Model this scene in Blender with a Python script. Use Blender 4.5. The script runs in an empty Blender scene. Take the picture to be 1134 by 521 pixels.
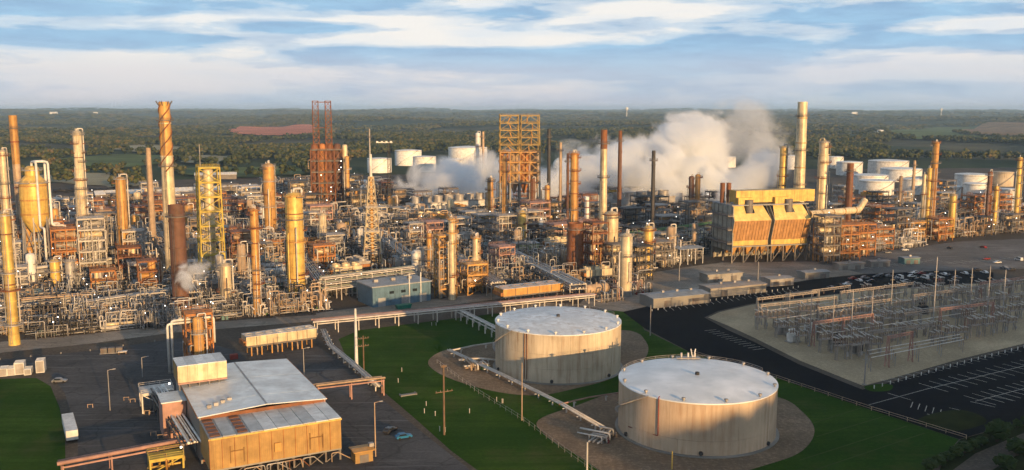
import bpy, bmesh, math, random
import numpy as np
from mathutils import Matrix, Vector, Quaternion

R = math.radians
rnd = random.Random(7)
S = bpy.context.scene
COL = S.collection

# ------------------------------------------------------------------ camera
CAM_H = 88.0
FPX = 1000.0                 # focal length in photograph pixels (photo 1134 x 521)
TILT = math.atan(138.0 / FPX)
cam = bpy.data.cameras.new('camera')
cam_o = bpy.data.objects.new('camera', cam)
COL.objects.link(cam_o)
cam_o.location = (0, 0, CAM_H)
cam_o.rotation_euler = (math.pi / 2 - TILT, 0, 0)
cam.sensor_width = 36.0
cam.lens = 36.0 * FPX / 1134.0
cam.clip_start = 1.0
cam.clip_end = 90000.0
S.camera = cam_o

# ------------------------------------------------------------------ sun and sky
SUN_EL, SUN_AZ = R(7.5), R(150)
sun = bpy.data.lights.new('sun', 'SUN')
sun.energy = 5.0
sun.angle = R(0.6)
sun.color = (1.0, 0.62, 0.27)
sun_o = bpy.data.objects.new('sun', sun)
COL.objects.link(sun_o)
sd = Vector((math.sin(SUN_AZ) * math.cos(SUN_EL), math.cos(SUN_AZ) * math.cos(SUN_EL), math.sin(SUN_EL)))
sun_o.rotation_euler = sd.to_track_quat('Z', 'Y').to_euler()
sun_o.location = (300, -400, 300)

W = bpy.data.worlds.new('World')
S.world = W
W.use_nodes = True
nt = W.node_tree
for n in list(nt.nodes):
    nt.nodes.remove(n)


class NB:
    """tiny node-building helper"""
    def __init__(self, tree):
        self.t = tree

    def n(self, kind, **kw):
        x = self.t.nodes.new(kind)
        for k, v in kw.items():
            setattr(x, k, v)
        return x

    def l(self, a, b):
        self.t.links.new(a, b)

    def put(self, sock, v):
        if hasattr(v, 'is_linked') or hasattr(v, 'links'):
            self.l(v, sock)
        else:
            sock.default_value = v

    def math(self, op, a, b=None, c=None, clamp=False):
        m = self.n('ShaderNodeMath', operation=op)
        m.use_clamp = clamp
        self.put(m.inputs[0], a)
        if b is not None:
            self.put(m.inputs[1], b)
        if c is not None:
            self.put(m.inputs[2], c)
        return m.outputs[0]

    def mix(self, fac, a, b, blend='MIX'):
        m = self.n('ShaderNodeMix', data_type='RGBA', blend_type=blend)
        self.put(m.inputs[0], fac)
        self.put(m.inputs[6], a if not isinstance(a, tuple) else (*a[:3], 1))
        self.put(m.inputs[7], b if not isinstance(b, tuple) else (*b[:3], 1))
        return m.outputs[2]

    def ramp(self, fac, stops, interp='LINEAR'):
        r = self.n('ShaderNodeValToRGB')
        r.color_ramp.interpolation = interp
        el = r.color_ramp.elements
        while len(el) < len(stops):
            el.new(0.5)
        for e, (p, c) in zip(el, stops):
            e.position = p
            e.color = (*c, 1) if isinstance(c, tuple) else (c, c, c, 1)
        self.put(r.inputs[0], fac)
        return r.outputs[0]

    def noise(self, vec, scale, detail=4, rough=0.55, dist=0.0):
        x = self.n('ShaderNodeTexNoise')
        if vec is not None:
            self.l(vec, x.inputs['Vector'])
        x.inputs['Scale'].default_value = scale
        x.inputs['Detail'].default_value = detail
        x.inputs['Roughness'].default_value = rough
        x.inputs['Distortion'].default_value = dist
        return x.outputs[0]


b = NB(nt)
SKY_STR = 0.11
sky = b.n('ShaderNodeTexSky', sky_type='NISHITA', sun_disc=False)
sky.sun_elevation = SUN_EL
sky.sun_rotation = SUN_AZ
sky.altitude = 100
sky.dust_density = 1.5
tc = b.n('ShaderNodeTexCoord')
sep = b.n('ShaderNodeSeparateXYZ')
b.l(tc.outputs['Generated'], sep.inputs[0])
az = b.math('ARCTAN2', sep.outputs[0], sep.outputs[1])
el = b.math('ARCSINE', sep.outputs[2])
comb = b.n('ShaderNodeCombineXYZ')
b.l(b.math('MULTIPLY', az, 2.6), comb.inputs[0])
b.l(b.math('MULTIPLY', el, 16.0), comb.inputs[1])
comb.inputs[2].default_value = 3.7
vec = comb.outputs[0]
f1 = b.noise(vec, 1.6, 6, 0.55, 0.2)
comb2 = b.n('ShaderNodeCombineXYZ')
b.l(b.math('MULTIPLY', az, 7.0), comb2.inputs[0])
b.l(b.math('MULTIPLY', el, 42.0), comb2.inputs[1])
comb2.inputs[2].default_value = 1.3
f2 = b.noise(comb2.outputs[0], 1.5, 5, 0.6, 0.3)
field = b.math('ADD', b.math('MULTIPLY', f1, 0.70), b.math('MULTIPLY', f2, 0.46))


def sky_blob(acc, px, py, sx, sy, wgt):
    """a cloud bank (positive) or a gap of blue (negative), given where it stands in the photograph"""
    a0 = math.atan((px - 567) / FPX)
    e0 = math.atan((122.5 - py) / FPX * math.cos(a0))
    da = b.math('DIVIDE', b.math('SUBTRACT', az, a0), sx / FPX)
    de = b.math('DIVIDE', b.math('SUBTRACT', el, e0), sy / FPX)
    r2 = b.math('ADD', b.math('MULTIPLY', da, da), b.math('MULTIPLY', de, de))
    g = b.math('MULTIPLY', b.math('EXPONENT', b.math('MULTIPLY', r2, -1.0)), wgt)
    return b.math('ADD', acc, g)


for blob in [
        (60, 12, 190, 13, -0.30), (30, 46, 130, 9, -0.20), (180, 44, 90, 5, -0.20), (215, 25, 150, 12, 0.20),
        (400, 4, 80, 10, -0.20), (330, 34, 75, 7, -0.30), (490, 46, 170, 9, 0.30), (440, 26, 80, 5, 0.18),
        (560, 20, 120, 6, -0.10), (700, 14, 110, 12, 0.22), (640, 72, 190, 14, -0.28), (790, 60, 110, 15, -0.22),
        (850, 30, 60, 10, 0.12), (920, 22, 120, 10, -0.28), (985, 46, 60, 9, -0.26), (1100, 50, 50, 8, -0.25),
        (1040, 30, 60, 7, 0.16), (1060, 82, 160, 14, 0.26), (1125, 28, 40, 7, 0.22), (150, 85, 330, 22, 0.14)]:
    field = sky_blob(field, *blob)
white = b.ramp(field, [(0.50, 0.0), (0.59, 0.45), (0.68, 1.0)], 'EASE')
# colours of the layers (radiance); warm white tops, blue-grey undersides and gaps
tint = b.noise(vec, 3.1, 3, 0.5)
blue_c = b.ramp(f2, [(0.30, (0.27, 0.44, 0.68)), (0.70, (0.38, 0.63, 0.87))])
white_c = b.ramp(tint, [(0.35, (0.78, 0.82, 0.88)), (0.62, (0.94, 0.90, 0.87))])
lay = b.mix(white, blue_c, white_c)
# towards the horizon the layers merge into a pale lilac veil
veil = b.ramp(b.math('DIVIDE', el, 0.075), [(0.0, 1.0), (0.45, 0.72), (1.0, 0.0)], 'EASE')
lilac = b.ramp(b.noise(vec, 0.9, 2, 0.5), [(0.40, (0.50, 0.61, 0.72)), (0.62, (0.66, 0.64, 0.71))])
lay = b.mix(b.math('MULTIPLY', veil, 0.80), lay, lilac)
skyc = b.n('ShaderNodeVectorMath', operation='SCALE')
b.l(sky.outputs[0], skyc.inputs[0])
skyc.inputs[3].default_value = SKY_STR
# cloud deck covers most of the sky low down, thins out overhead
cover = b.ramp(el, [(0.0, 0.93), (0.14, 0.88), (0.45, 0.50), (1.0, 0.22)])
lay_s = b.n('ShaderNodeVectorMath', operation='SCALE')
b.l(lay, lay_s.inputs[0])
lay_s.inputs[3].default_value = 0.82
fin = b.mix(cover, skyc.outputs[0], lay_s.outputs[0])
bg = b.n('ShaderNodeBackground')
b.l(fin, bg.inputs[0])
bg.inputs[1].default_value = 1.0
wo = b.n('ShaderNodeOutputWorld')
b.l(bg.outputs[0], wo.inputs[0])

S.view_settings.view_transform = 'Standard'
S.view_settings.look = 'None'
S.view_settings.exposure = 0.38
S.view_settings.gamma = 1.0
S.view_settings.use_curve_mapping = False
S.render.engine = 'CYCLES'
S.cycles.use_denoising = True
S.cycles.use_adaptive_sampling = True
S.cycles.adaptive_threshold = 0.03
S.cycles.max_bounces = 12
S.cycles.diffuse_bounces = 2
S.cycles.glossy_bounces = 2
S.cycles.transmission_bounces = 2
S.cycles.volume_bounces = 10
S.cycles.transparent_max_bounces = 8
S.cycles.sample_clamp_indirect = 4.0
S.cycles.caustics_reflective = False
S.cycles.caustics_refractive = False

# ------------------------------------------------------------------ photograph <-> ground
ct, st = math.cos(TILT), math.sin(TILT)


def G(px, py, z=0.0):
    """where the sight line through a photo pixel meets the level z"""
    k = (py - 260.5) / FPX
    q = CAM_H - z
    Y = q / math.tan(TILT + math.atan(k))
    zc = Y * ct + q * st
    return Vector(((px - 567.0) / FPX * zc, Y, z))


def ZAT(py, p):
    """height of photo row py above the ground point p"""
    return CAM_H - p[1] * math.tan(TILT + math.atan((py - 260.5) / FPX))


def MPP(p, z=0.0):
    """metres per photo pixel at p"""
    return (p[1] * ct + (CAM_H - z) * st) / FPX


def PIX(p):
    q = CAM_H - p[2]
    zc = p[1] * ct + q * st
    return 567 + FPX * p[0] / zc, 260.5 + FPX * (q * ct - p[1] * st) / zc


# ------------------------------------------------------------------ materials
MATS = {}


def mat(name, col, rough=0.65, metal=0.0, var=0.25, scale=0.35, streak=None, amt=0.5, vert=True, bump=0.0, rand=0.12, spec=0.3, col2=None, patch=0.0, fine=0.0, cracks=0.0, dry=None):
    m = bpy.data.materials.new(name)
    m.use_nodes = True
    t = m.node_tree
    q = NB(t)
    p = t.nodes['Principled BSDF']
    geo = q.n('ShaderNodeNewGeometry')
    oi = q.n('ShaderNodeObjectInfo')
    off = q.n('ShaderNodeVectorMath', operation='SCALE')
    q.l(geo.outputs['Position'], off.inputs[0])
    off.inputs[3].default_value = 1.0
    n1 = q.noise(off.outputs[0], scale, 5, 0.6)
    dark = tuple(c * (1 - var) for c in col)
    lite = tuple(min(1, c * (1 + var * 0.6)) for c in col) if col2 is None else col2
    c = q.ramp(n1, [(0.32, dark), (0.68, lite)])
    if patch:
        n3 = q.noise(off.outputs[0], patch, 3, 0.5)
        c = q.mix(q.ramp(n3, [(0.42, 0.0), (0.6, 1.0)]), c, tuple(x * 0.72 for x in col))
    if fine:
        n5 = q.noise(off.outputs[0], 0.9, 8, 0.75)
        c = q.mix(q.math('MULTIPLY', q.ramp(n5, [(0.35, 1.0), (0.55, 0.0)]), fine), c, tuple(x * 0.45 for x in col))
        c = q.mix(q.math('MULTIPLY', q.ramp(n5, [(0.52, 0.0), (0.72, 1.0)]), fine), c, tuple(min(1, x * 1.7) for x in col))
    if dry:
        n6 = q.noise(off.outputs[0], 0.035, 8, 0.7)
        c = q.mix(q.math('MULTIPLY', q.ramp(n6, [(0.52, 0.0), (0.68, 1.0)]), 0.65), c, dry)
        mp3 = q.n('ShaderNodeMapping')
        mp3.inputs['Rotation'].default_value = (0, 0, R(-24))
        mp3.inputs['Scale'].default_value = (0.01, 0.28, 1)
        q.l(geo.outputs['Position'], mp3.inputs[0])
        mw = q.noise(mp3.outputs[0], 1.0, 3, 0.6)
        c = q.mix(q.math('MULTIPLY', q.ramp(mw, [(0.46, 0.0), (0.60, 1.0)]), 0.5), c, tuple(x * 0.6 for x in col))
    if cracks:
        vo = q.n('ShaderNodeTexVoronoi', feature='DISTANCE_TO_EDGE')
        vo.inputs['Scale'].default_value = 0.085
        wob = q.n('ShaderNodeVectorMath', operation='MULTIPLY_ADD')
        nz = q.n('ShaderNodeTexNoise')
        nz.inputs['Scale'].default_value = 0.15
        q.l(geo.outputs['Position'], nz.inputs['Vector'])
        q.l(nz.outputs['Color'], wob.inputs[0])
        wob.inputs[1].default_value = (7, 7, 0)
        q.l(geo.outputs['Position'], wob.inputs[2])
        q.l(wob.outputs[0], vo.inputs['Vector'])
        c = q.mix(q.math('MULTIPLY', q.ramp(vo.outputs['Distance'], [(0.0, 1.0), (0.03, 0.0)]), cracks), c, tuple(x * 0.35 for x in col))
        mp2 = q.n('ShaderNodeMapping')
        mp2.inputs['Rotation'].default_value = (0, 0, R(-27))
        mp2.inputs['Scale'].default_value = (0.035, 0.6, 1)
        q.l(geo.outputs['Position'], mp2.inputs[0])
        tr = q.noise(mp2.outputs[0], 1.0, 4, 0.6)
        c = q.mix(q.math('MULTIPLY', q.ramp(tr, [(0.56, 0.0), (0.70, 1.0)]), cracks), c, tuple(min(1, x * 1.9) for x in col))
    if streak:
        mp = q.n('ShaderNodeMapping')
        mp.inputs['Scale'].default_value = (0.9, 0.9, 0.07) if vert else (0.5, 0.5, 0.5)
        q.l(geo.outputs['Position'], mp.inputs[0])
        n2 = q.noise(mp.outputs[0], 1.0, 5, 0.65)
        n4 = q.noise(off.outputs[0], 0.12, 2, 0.5)
        s = q.math('MULTIPLY', q.ramp(n2, [(0.44, 0.0), (0.70, 1.0)]), q.ramp(n4, [(0.3, 0.2), (0.65, 1.0)]))
        c = q.mix(q.math('MULTIPLY', s, amt), c, streak)
    if rand:
        hsv = q.n('ShaderNodeHueSaturation')
        q.l(q.math('MULTIPLY_ADD', oi.outputs['Random'], 2 * rand, 1 - rand), hsv.inputs['Value'])
        q.l(c, hsv.inputs['Color'])
        c = hsv.outputs[0]
    q.l(c, p.inputs['Base Color'])
    p.inputs['Roughness'].default_value = rough
    p.inputs['Metallic'].default_value = metal
    p.inputs['Specular IOR Level'].default_value = spec
    if bump:
        bp = q.n('ShaderNodeBump')
        bp.inputs['Strength'].default_value = bump
        q.l(q.noise(off.outputs[0], scale * 4, 4, 0.6), bp.inputs['Height'])
        q.l(bp.outputs[0], p.inputs['Normal'])
    MATS[name] = m
    return m


RUSTY = (0.20, 0.075, 0.025)
SOOT = (0.06, 0.05, 0.045)
mat('cream', (0.66, 0.55, 0.36), streak=RUSTY, amt=0.6, metal=0.12, rough=0.45)
mat('yellow', (0.66, 0.45, 0.12), streak=RUSTY, amt=0.65, metal=0.12, rough=0.45)
mat('yellow_steel', (0.55, 0.42, 0.08), streak=RUSTY, amt=0.3)
mat('dull_yellow', (0.40, 0.28, 0.09), streak=RUSTY, amt=0.6)
mat('ochre', (0.55, 0.30, 0.09), streak=(0.16,0.06,0.02), amt=0.7, metal=0.1, rough=0.5)
mat('orange_steel', (0.42, 0.17, 0.05), streak=SOOT, amt=0.5)
mat('rust', (0.22, 0.085, 0.035), streak=SOOT, amt=0.6)
mat('brown', (0.15, 0.072, 0.045), streak=SOOT, amt=0.6)
mat('red', (0.24, 0.04, 0.028), streak=SOOT, amt=0.3)
mat('white', (0.72, 0.71, 0.68), streak=(0.35, 0.28, 0.2), amt=0.35, rough=0.5)
mat('tank_white', (0.78, 0.77, 0.74), streak=(0.45, 0.4, 0.33), amt=0.25, rough=0.45)
mat('galvanised', (0.36, 0.345, 0.33), streak=RUSTY, amt=0.35, rough=0.5, metal=0.25)
mat('pipe_grey', (0.42, 0.41, 0.40), streak=RUSTY, amt=0.35, rough=0.45, metal=0.3)
mat('pipe_white', (0.62, 0.58, 0.53), streak=RUSTY, amt=0.3, rough=0.5)
mat('pipe_tan', (0.46, 0.33, 0.22), streak=SOOT, amt=0.4)
mat('dark_steel', (0.055, 0.052, 0.052), rough=0.6, metal=0.2)
mat('mid_steel', (0.17, 0.16, 0.15), rough=0.6, metal=0.2, streak=RUSTY, amt=0.5)
mat('pink_steel', (0.42, 0.24, 0.19), streak=SOOT, amt=0.3)
mat('black', (0.018, 0.018, 0.02), rough=0.5, rand=0.3)
mat('concrete', (0.30, 0.28, 0.25), scale=0.15, patch=0.05, bump=0.1)
mat('teal', (0.10, 0.20, 0.21), rough=0.5)
mat('blue_wall', (0.10, 0.18, 0.25), rough=0.5, streak=SOOT, amt=0.2)
mat('roof_grey', (0.30, 0.31, 0.32), rough=0.5, streak=SOOT, amt=0.3, vert=False)
mat('roof_teal', (0.15, 0.22, 0.23), rough=0.5)
mat('green_paint', (0.10, 0.20, 0.07), streak=RUSTY, amt=0.3)
mat('blue_paint', (0.02, 0.16, 0.32), rough=0.35, rand=0.0)
mat('bin_green', (0.02, 0.17, 0.12), rough=0.5)
mat('green_wall', (0.36, 0.40, 0.24))
mat('tank_beige', (0.58, 0.49, 0.36), streak=(0.24, 0.12, 0.06), amt=0.75, scale=0.08, rand=0.03, rough=0.7, spec=0.2)
mat('tank_tan', (0.58, 0.44, 0.31), streak=(0.32, 0.17, 0.09), amt=0.6, scale=0.07, rand=0.03, rough=0.7, spec=0.2)
mat('tank_roof', (0.80, 0.83, 0.85), streak=(0.34, 0.27, 0.2), amt=0.75, vert=False, scale=0.12, rough=0.4, rand=0, bump=0.05)
mat('tank_roof_clean', (0.88, 0.91, 0.92), streak=(0.70, 0.70, 0.69), amt=0.4, vert=False, scale=0.1, rough=0.4, rand=0)
mat('clad_ochre', (0.40, 0.245, 0.085), streak=(0.2, 0.1, 0.04), amt=0.55, rough=0.5, rand=0.10)
mat('roof_sheet', (0.74, 0.80, 0.82), streak=(0.40, 0.38, 0.36), amt=0.5, vert=False, scale=0.15, rough=0.4, rand=0.05)
mat('roof_strip', (0.60, 0.62, 0.62), streak=(0.3, 0.27, 0.24), amt=0.5, vert=False, scale=0.3, rough=0.4, rand=0.35)
mat('asphalt', (0.100, 0.097, 0.098), fine=0.35, cracks=0.6, rough=0.95, spec=0.1, scale=0.06, patch=0.025, var=0.35, rand=0, bump=0.1)
mat('lot_asphalt', (0.20, 0.185, 0.172), fine=0.3, cracks=0.5, rough=0.95, spec=0.1, scale=0.05, patch=0.02, var=0.35, rand=0)
mat('fresh_asphalt', (0.010, 0.010, 0.012), fine=0.3, cracks=0.3, rough=0.95, spec=0.06, scale=0.1, rand=0, var=0.25)
mat('gravel_yard', (0.13, 0.105, 0.082), fine=0.6, rough=0.95, spec=0.1, scale=0.05, patch=0.02, var=0.4, rand=0, bump=0.15)
mat('apron', (0.33, 0.285, 0.235), fine=0.35, cracks=0.5, rough=0.9, spec=0.1, scale=0.08, patch=0.03, rand=0, var=0.3)
mat('dirt', (0.27, 0.195, 0.13), fine=0.6, rough=0.95, spec=0.1, scale=0.09, patch=0.04, var=0.4, rand=0, bump=0.2)
mat('sand', (0.50, 0.39, 0.25), fine=0.35, rough=0.95, spec=0.1, scale=0.05, patch=0.02, var=0.3, rand=0, bump=0.15)
mat('lawn', (0.036, 0.090, 0.010), dry=(0.085, 0.085, 0.028), fine=0.4, rough=1.0, scale=0.05, patch=0.02, var=0.4, rand=0, bump=0.2, spec=0.02, col2=(0.066, 0.118, 0.017))
mat('scrub', (0.028, 0.034, 0.011), rough=1.0, scale=0.1, var=0.5, rand=0, spec=0.03)
mat('paint_line', (0.50, 0.48, 0.43), rough=0.8, var=0.4, scale=0.8)
mat('tyre', (0.015, 0.015, 0.015), rough=0.8)
mat('glass_dark', (0.02, 0.025, 0.03), rough=0.1, spec=0.6)
mat('car_white', (0.70, 0.70, 0.69), rough=0.25, spec=0.5, rand=0.05)
mat('car_dark', (0.035, 0.035, 0.04), rough=0.25, spec=0.5, rand=0.3)
mat('car_red', (0.22, 0.02, 0.02), rough=0.25, spec=0.5)
mat('car_silver', (0.30, 0.30, 0.31), rough=0.3, metal=0.4)
mat('wood', (0.16, 0.105, 0.065), rough=0.85, scale=0.6)
mat('porcelain', (0.28, 0.20, 0.15), rough=0.3)
mat('bark', (0.07, 0.05, 0.035), rough=0.95)
m = bpy.data.materials.new('lamp_glow')
m.use_nodes = True
pb_ = m.node_tree.nodes['Principled BSDF']
pb_.inputs['Emission Color'].default_value = (1.0, 0.93, 0.80, 1)
pb_.inputs['Emission Strength'].default_value = 5.0
MATS['lamp_glow'] = m

# ------------------------------------------------------------------ mesh helpers
MESH = {}


def mesh_from(name, verts, faces, mt=None, smooth=False):
    me = bpy.data.meshes.new(name)
    me.from_pydata([tuple(v) for v in verts], [], faces)
    if smooth:
        me.polygons.foreach_set('use_smooth', [True] * len(me.polygons))
    if mt:
        me.materials.append(MATS[mt])
    return me


def unit_box(mt):
    k = ('box', mt)
    if k not in MESH:
        v = [(x, y, z) for z in (-.5, .5) for y in (-.5, .5) for x in (-.5, .5)]
        f = [(0, 2, 3, 1), (4, 5, 7, 6), (0, 1, 5, 4), (2, 6, 7, 3), (0, 4, 6, 2), (1, 3, 7, 5)]
        MESH[k] = mesh_from('box_' + mt, v, f, mt)
    return MESH[k]


def unit_cyl(mt, n=10):
    k = ('cyl', mt, n)
    if k not in MESH:
        v = [(math.cos(2 * math.pi * i / n), math.sin(2 * math.pi * i / n), z) for z in (0, 1) for i in range(n)]
        f = [(i, (i + 1) % n, n + (i + 1) % n, n + i) for i in range(n)]
        f += [tuple(range(n))[::-1], tuple(range(n, 2 * n))]
        me = mesh_from('cyl_' + mt, v, f, mt)
        me.polygons.foreach_set('use_smooth', [True] * n + [False, False])
        MESH[k] = me
    return MESH[k]


def new(name, me, par, mtx=None):
    o = bpy.data.objects.new(name, me)
    COL.objects.link(o)
    if par is not None:
        o.parent = par
    if mtx is not None:
        o.matrix_basis = mtx
    return o


def box(name, par, c, s, mt, rz=0.0):
    return new(name, unit_box(mt), par, Matrix.LocRotScale(Vector(c), Quaternion((0, 0, 1), rz), Vector(s)))


def cyl(name, par, p0, p1, r, mt, n=10):
    p0, p1 = Vector(p0), Vector(p1)
    d = p1 - p0
    return new(name, unit_cyl(mt, n), par, Matrix.LocRotScale(p0, d.to_track_quat('Z', 'Y'), Vector((r, r, d.length))))


def beam(name, par, p0, p1, w, mt, h=None):
    p0, p1 = Vector(p0), Vector(p1)
    d = p1 - p0
    return new(name, unit_box(mt), par, Matrix.LocRotScale((p0 + p1) / 2, d.to_track_quat('Z', 'Y'), Vector((w, h or w, d.length))))


class MB:
    """collects shapes into one mesh"""
    def __init__(self):
        self.v, self.f, self.sm = [], [], []

    def add(self, v, f, sm=False):
        o = len(self.v)
        self.v += [tuple(x) for x in v]
        self.f += [tuple(i + o for i in q) for q in f]
        self.sm += [sm] * len(f)

    def box(self, c, s, rz=0.0):
        ca, sa = math.cos(rz), math.sin(rz)
        v = []
        for z in (-.5, .5):
            for y in (-.5, .5):
                for x in (-.5, .5):
                    a, b_ = x * s[0], y * s[1]
                    v.append((c[0] + a * ca - b_ * sa, c[1] + a * sa + b_ * ca, c[2] + z * s[2]))
        self.add(v, [(0, 2, 3, 1), (4, 5, 7, 6), (0, 1, 5, 4), (2, 6, 7, 3), (0, 4, 6, 2), (1, 3, 7, 5)])

    def bar(self, p0, p1, w, h=None):
        p0, p1 = Vector(p0), Vector(p1)
        d = p1 - p0
        q = d.to_track_quat('Z', 'Y')
        a, b_ = q @ Vector((w / 2, 0, 0)), q @ Vector((0, (h or w) / 2, 0))
        v = [p + s1 * a + s2 * b_ for p in (p0, p1) for s2 in (-1, 1) for s1 in (-1, 1)]
        self.add(v, [(0, 2, 3, 1), (4, 5, 7, 6), (0, 1, 5, 4), (2, 6, 7, 3), (0, 4, 6, 2), (1, 3, 7, 5)])

    def tube(self, pts, r, n=8, bend=None):
        pts = [Vector(p) for p in pts]
        if bend is None:
            bend = 2.2 * r
        out = [pts[0]]
        for i in range(1, len(pts) - 1):
            a, c, e = pts[i - 1], pts[i], pts[i + 1]
            d1, d2 = (a - c), (e - c)
            k = min(bend, d1.length * 0.45, d2.length * 0.45)
            s, t = c + d1.normalized() * k, c + d2.normalized() * k
            for u in (0, 0.5, 1):
                out.append((1 - u) ** 2 * s + 2 * u * (1 - u) * c + u * u * t)
        out.append(pts[-1])
        rings, prev = [], None
        for i, p in enumerate(out):
            d = (out[min(i + 1, len(out) - 1)] - out[max(i - 1, 0)]).normalized()
            if prev is None:
                x = d.orthogonal().normalized()
            else:
                x = (prev - d * prev.dot(d)).normalized()
            prev = x
            y = d.cross(x)
            rings.append([p + r * (math.cos(2 * math.pi * k / n) * x + math.sin(2 * math.pi * k / n) * y) for k in range(n)])
        v = [p for q in rings for p in q]
        f = [(i * n + k, i * n + (k + 1) % n, (i + 1) * n + (k + 1) % n, (i + 1) * n + k) for i in range(len(rings) - 1) for k in range(n)]
        f += [tuple(range(n))[::-1], tuple(range((len(rings) - 1) * n, len(rings) * n))]
        self.add(v, f, True)

    def lathe(self, prof, n=24, c=(0, 0, 0)):
        v, f = [], []
        for (r, z) in prof:
            v += [(c[0] + r * math.cos(2 * math.pi * i / n), c[1] + r * math.sin(2 * math.pi * i / n), c[2] + z) for i in range(n)]
        for j in range(len(prof) - 1):
            f += [(j * n + i, j * n + (i + 1) % n, (j + 1) * n + (i + 1) % n, (j + 1) * n + i) for i in range(n)]
        f.append(tuple(range(n))[::-1])
        f.append(tuple(range((len(prof) - 1) * n, len(prof) * n)))
        self.add(v, f, True)

    def mesh(self, name, mt):
        me = bpy.data.meshes.new(name)
        me.from_pydata(self.v, [], self.f)
        me.polygons.foreach_set('use_smooth', self.sm)
        me.materials.append(MATS[mt])
        return me

    def build(self, name, par, mt, mtx=None, auto=True):
        me = self.mesh(name, mt)
        if auto and any(self.sm):
            try:
                me.set_sharp_from_angle(angle=R(40))
            except Exception:
                pass
        return new(name, me, par, mtx)


def tube(name, par, pts, r, mt, n=8, bend=None):
    q = MB()
    q.tube(pts, r, n, bend)
    return q.build(name, par, mt, auto=False)


def lathe(name, par, prof, mt, n=24, c=(0, 0, 0)):
    q = MB()
    q.lathe(prof, n, c)
    return q.build(name, par, mt)


# ------------------------------------------------------------------ things and labels
GA = R(27)          # the plant's street grid against the camera's axes
HAZE = 6.0e-5
LABELS = {}
OCC = []            # (x, y, r) taken ground
LAND = []           # landmarks for saying what stands beside what


def tag(o, label, cat, group=None):
    assert label not in LABELS or (group and LABELS[label] == group), label
    n = len(label.split())
    assert 4 <= n <= 16, (n, label)
    LABELS[label] = group
    o['label'] = label
    o['category'] = cat
    if group:
        o['group'] = group
    return o


def thing(name, label, cat, loc, rot=GA, group=None, occ=None, land=None):
    o = bpy.data.objects.new(name, None)
    COL.objects.link(o)
    o.location = loc
    o.rotation_euler = (0, 0, rot)
    o.empty_display_size = 1
    tag(o, label, cat, group)
    if occ:
        OCC.append((loc[0], loc[1], occ))
    if land:
        LAND.append((land, loc[0], loc[1]))
    return o


ORD = ['', 'second ', 'third ', 'fourth ', 'fifth ', 'sixth ', 'seventh ', 'eighth ', 'ninth ', 'tenth ', 'eleventh ', 'twelfth ']


def placed_label(desc, x, y):
    """say where a lesser thing stands by the landmarks next to it"""
    near = sorted(LAND, key=lambda a: (a[1] - x) ** 2 + (a[2] - y) ** 2)[:9]
    cands = []
    for nm, ax, ay in near[:4]:
        dx, dy = x - ax, y - ay
        rel = 'in front of' if dy < -abs(dx) * 0.8 else ('behind' if dy > abs(dx) * 0.8 else 'beside')
        cands.append(f'{desc} {rel} {nm}')
    for i in range(3):
        for j in range(i + 1, 5):
            if j < len(near):
                cands.append(f'{desc} between {near[i][0]} and {near[j][0]}')
    for c in cands:
        if c not in LABELS and len(c.split()) <= 16:
            return c
    for k in range(1, 12):
        for nm, ax, ay in near:
            c = f'{ORD[k]}{desc} out from {nm}'
            if c not in LABELS and len(c.split()) <= 16:
                return c
    raise RuntimeError(desc)


def structure(o):
    o['kind'] = 'structure'
    return o


def stuff(o, label=None, cat=None):
    o['kind'] = 'stuff'
    if label:
        o['label'] = label
        o['category'] = cat
    return o


def smooth_poly(pts, k=6):
    out, n = [], len(pts)
    for i in range(n):
        p0, p1, p2, p3 = pts[i - 1], pts[i], pts[(i + 1) % n], pts[(i + 2) % n]
        for j in range(k):
            t = j / k
            out.append(0.5 * ((2 * p1) + (p2 - p0) * t + (2 * p0 - 5 * p1 + 4 * p2 - p3) * t * t + (3 * p1 - p0 - 3 * p2 + p3) * t ** 3))
    return out


def sheet(name, px, z, mt, smooth=False):
    pts = [G(*p) for p in px]
    if smooth:
        pts = smooth_poly(pts)
    bm = bmesh.new()
    f = bm.faces.new([bm.verts.new((p.x, p.y, z)) for p in pts])
    bm.normal_update()
    if f.normal.z < 0:
        f.normal_flip()
    bmesh.ops.triangulate(bm, faces=[f])
    me = bpy.data.meshes.new(name)
    bm.to_mesh(me)
    bm.free()
    me.materials.append(MATS[mt])
    return structure(new(name, me, None))

# ================================================================== TERRAIN
def waves(x, y, seed, wl, octs=4):
    r_ = np.random.RandomState(seed)
    out, a, tot = 0.0, 1.0, 0.0
    for o in range(octs):
        for k in range(3):
            th, ph = r_.uniform(0, 6.283, 2)
            f = 2 * math.pi / wl * r_.uniform(0.8, 1.25)
            out = out + a * np.sin((x * math.cos(th) + y * math.sin(th)) * f + ph + 0.7 * np.sin((x * math.sin(th) - y * math.cos(th)) * f * 0.6 + ph * 2))
        tot += 3 * a
        a *= 0.5
        wl *= 0.5
    return out / tot * 1.8


def ss(a, b_, x):
    t = np.clip((x - a) / (b_ - a), 0, 1)
    return t * t * (3 - 2 * t)


def hgt(x, y):
    x, y = np.asarray(x, float), np.asarray(y, float)
    r = np.hypot(x, y)
    azi = np.arctan2(x, y)
    h = ss(1500, 5200, r) * (8 + 22 * waves(x, y, 3, 2600))
    h = h + ss(4500, 13000, r) * (42 - 26 * azi + 24 * waves(x, y, 5, 4200))
    h = h + ss(11000, 19000, r) * (20 + 14 * waves(x, y, 9, 4200, 5))
    front = ss(-500, 300, y)                       # rolling country only ahead; behind the camera the land stays low
    h = h * (0.3 + 0.7 * front)
    # unseen wooded hill behind the camera, shaped to shade the tanks and substation
    h = h + 66 * np.exp(-((x - 345) / 165) ** 2 - ((y + 165) / 85) ** 2)
    h = h + 88 * np.exp(-((x - 595) / 140) ** 2 - ((y + 165) / 85) ** 2)
    return h


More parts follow.
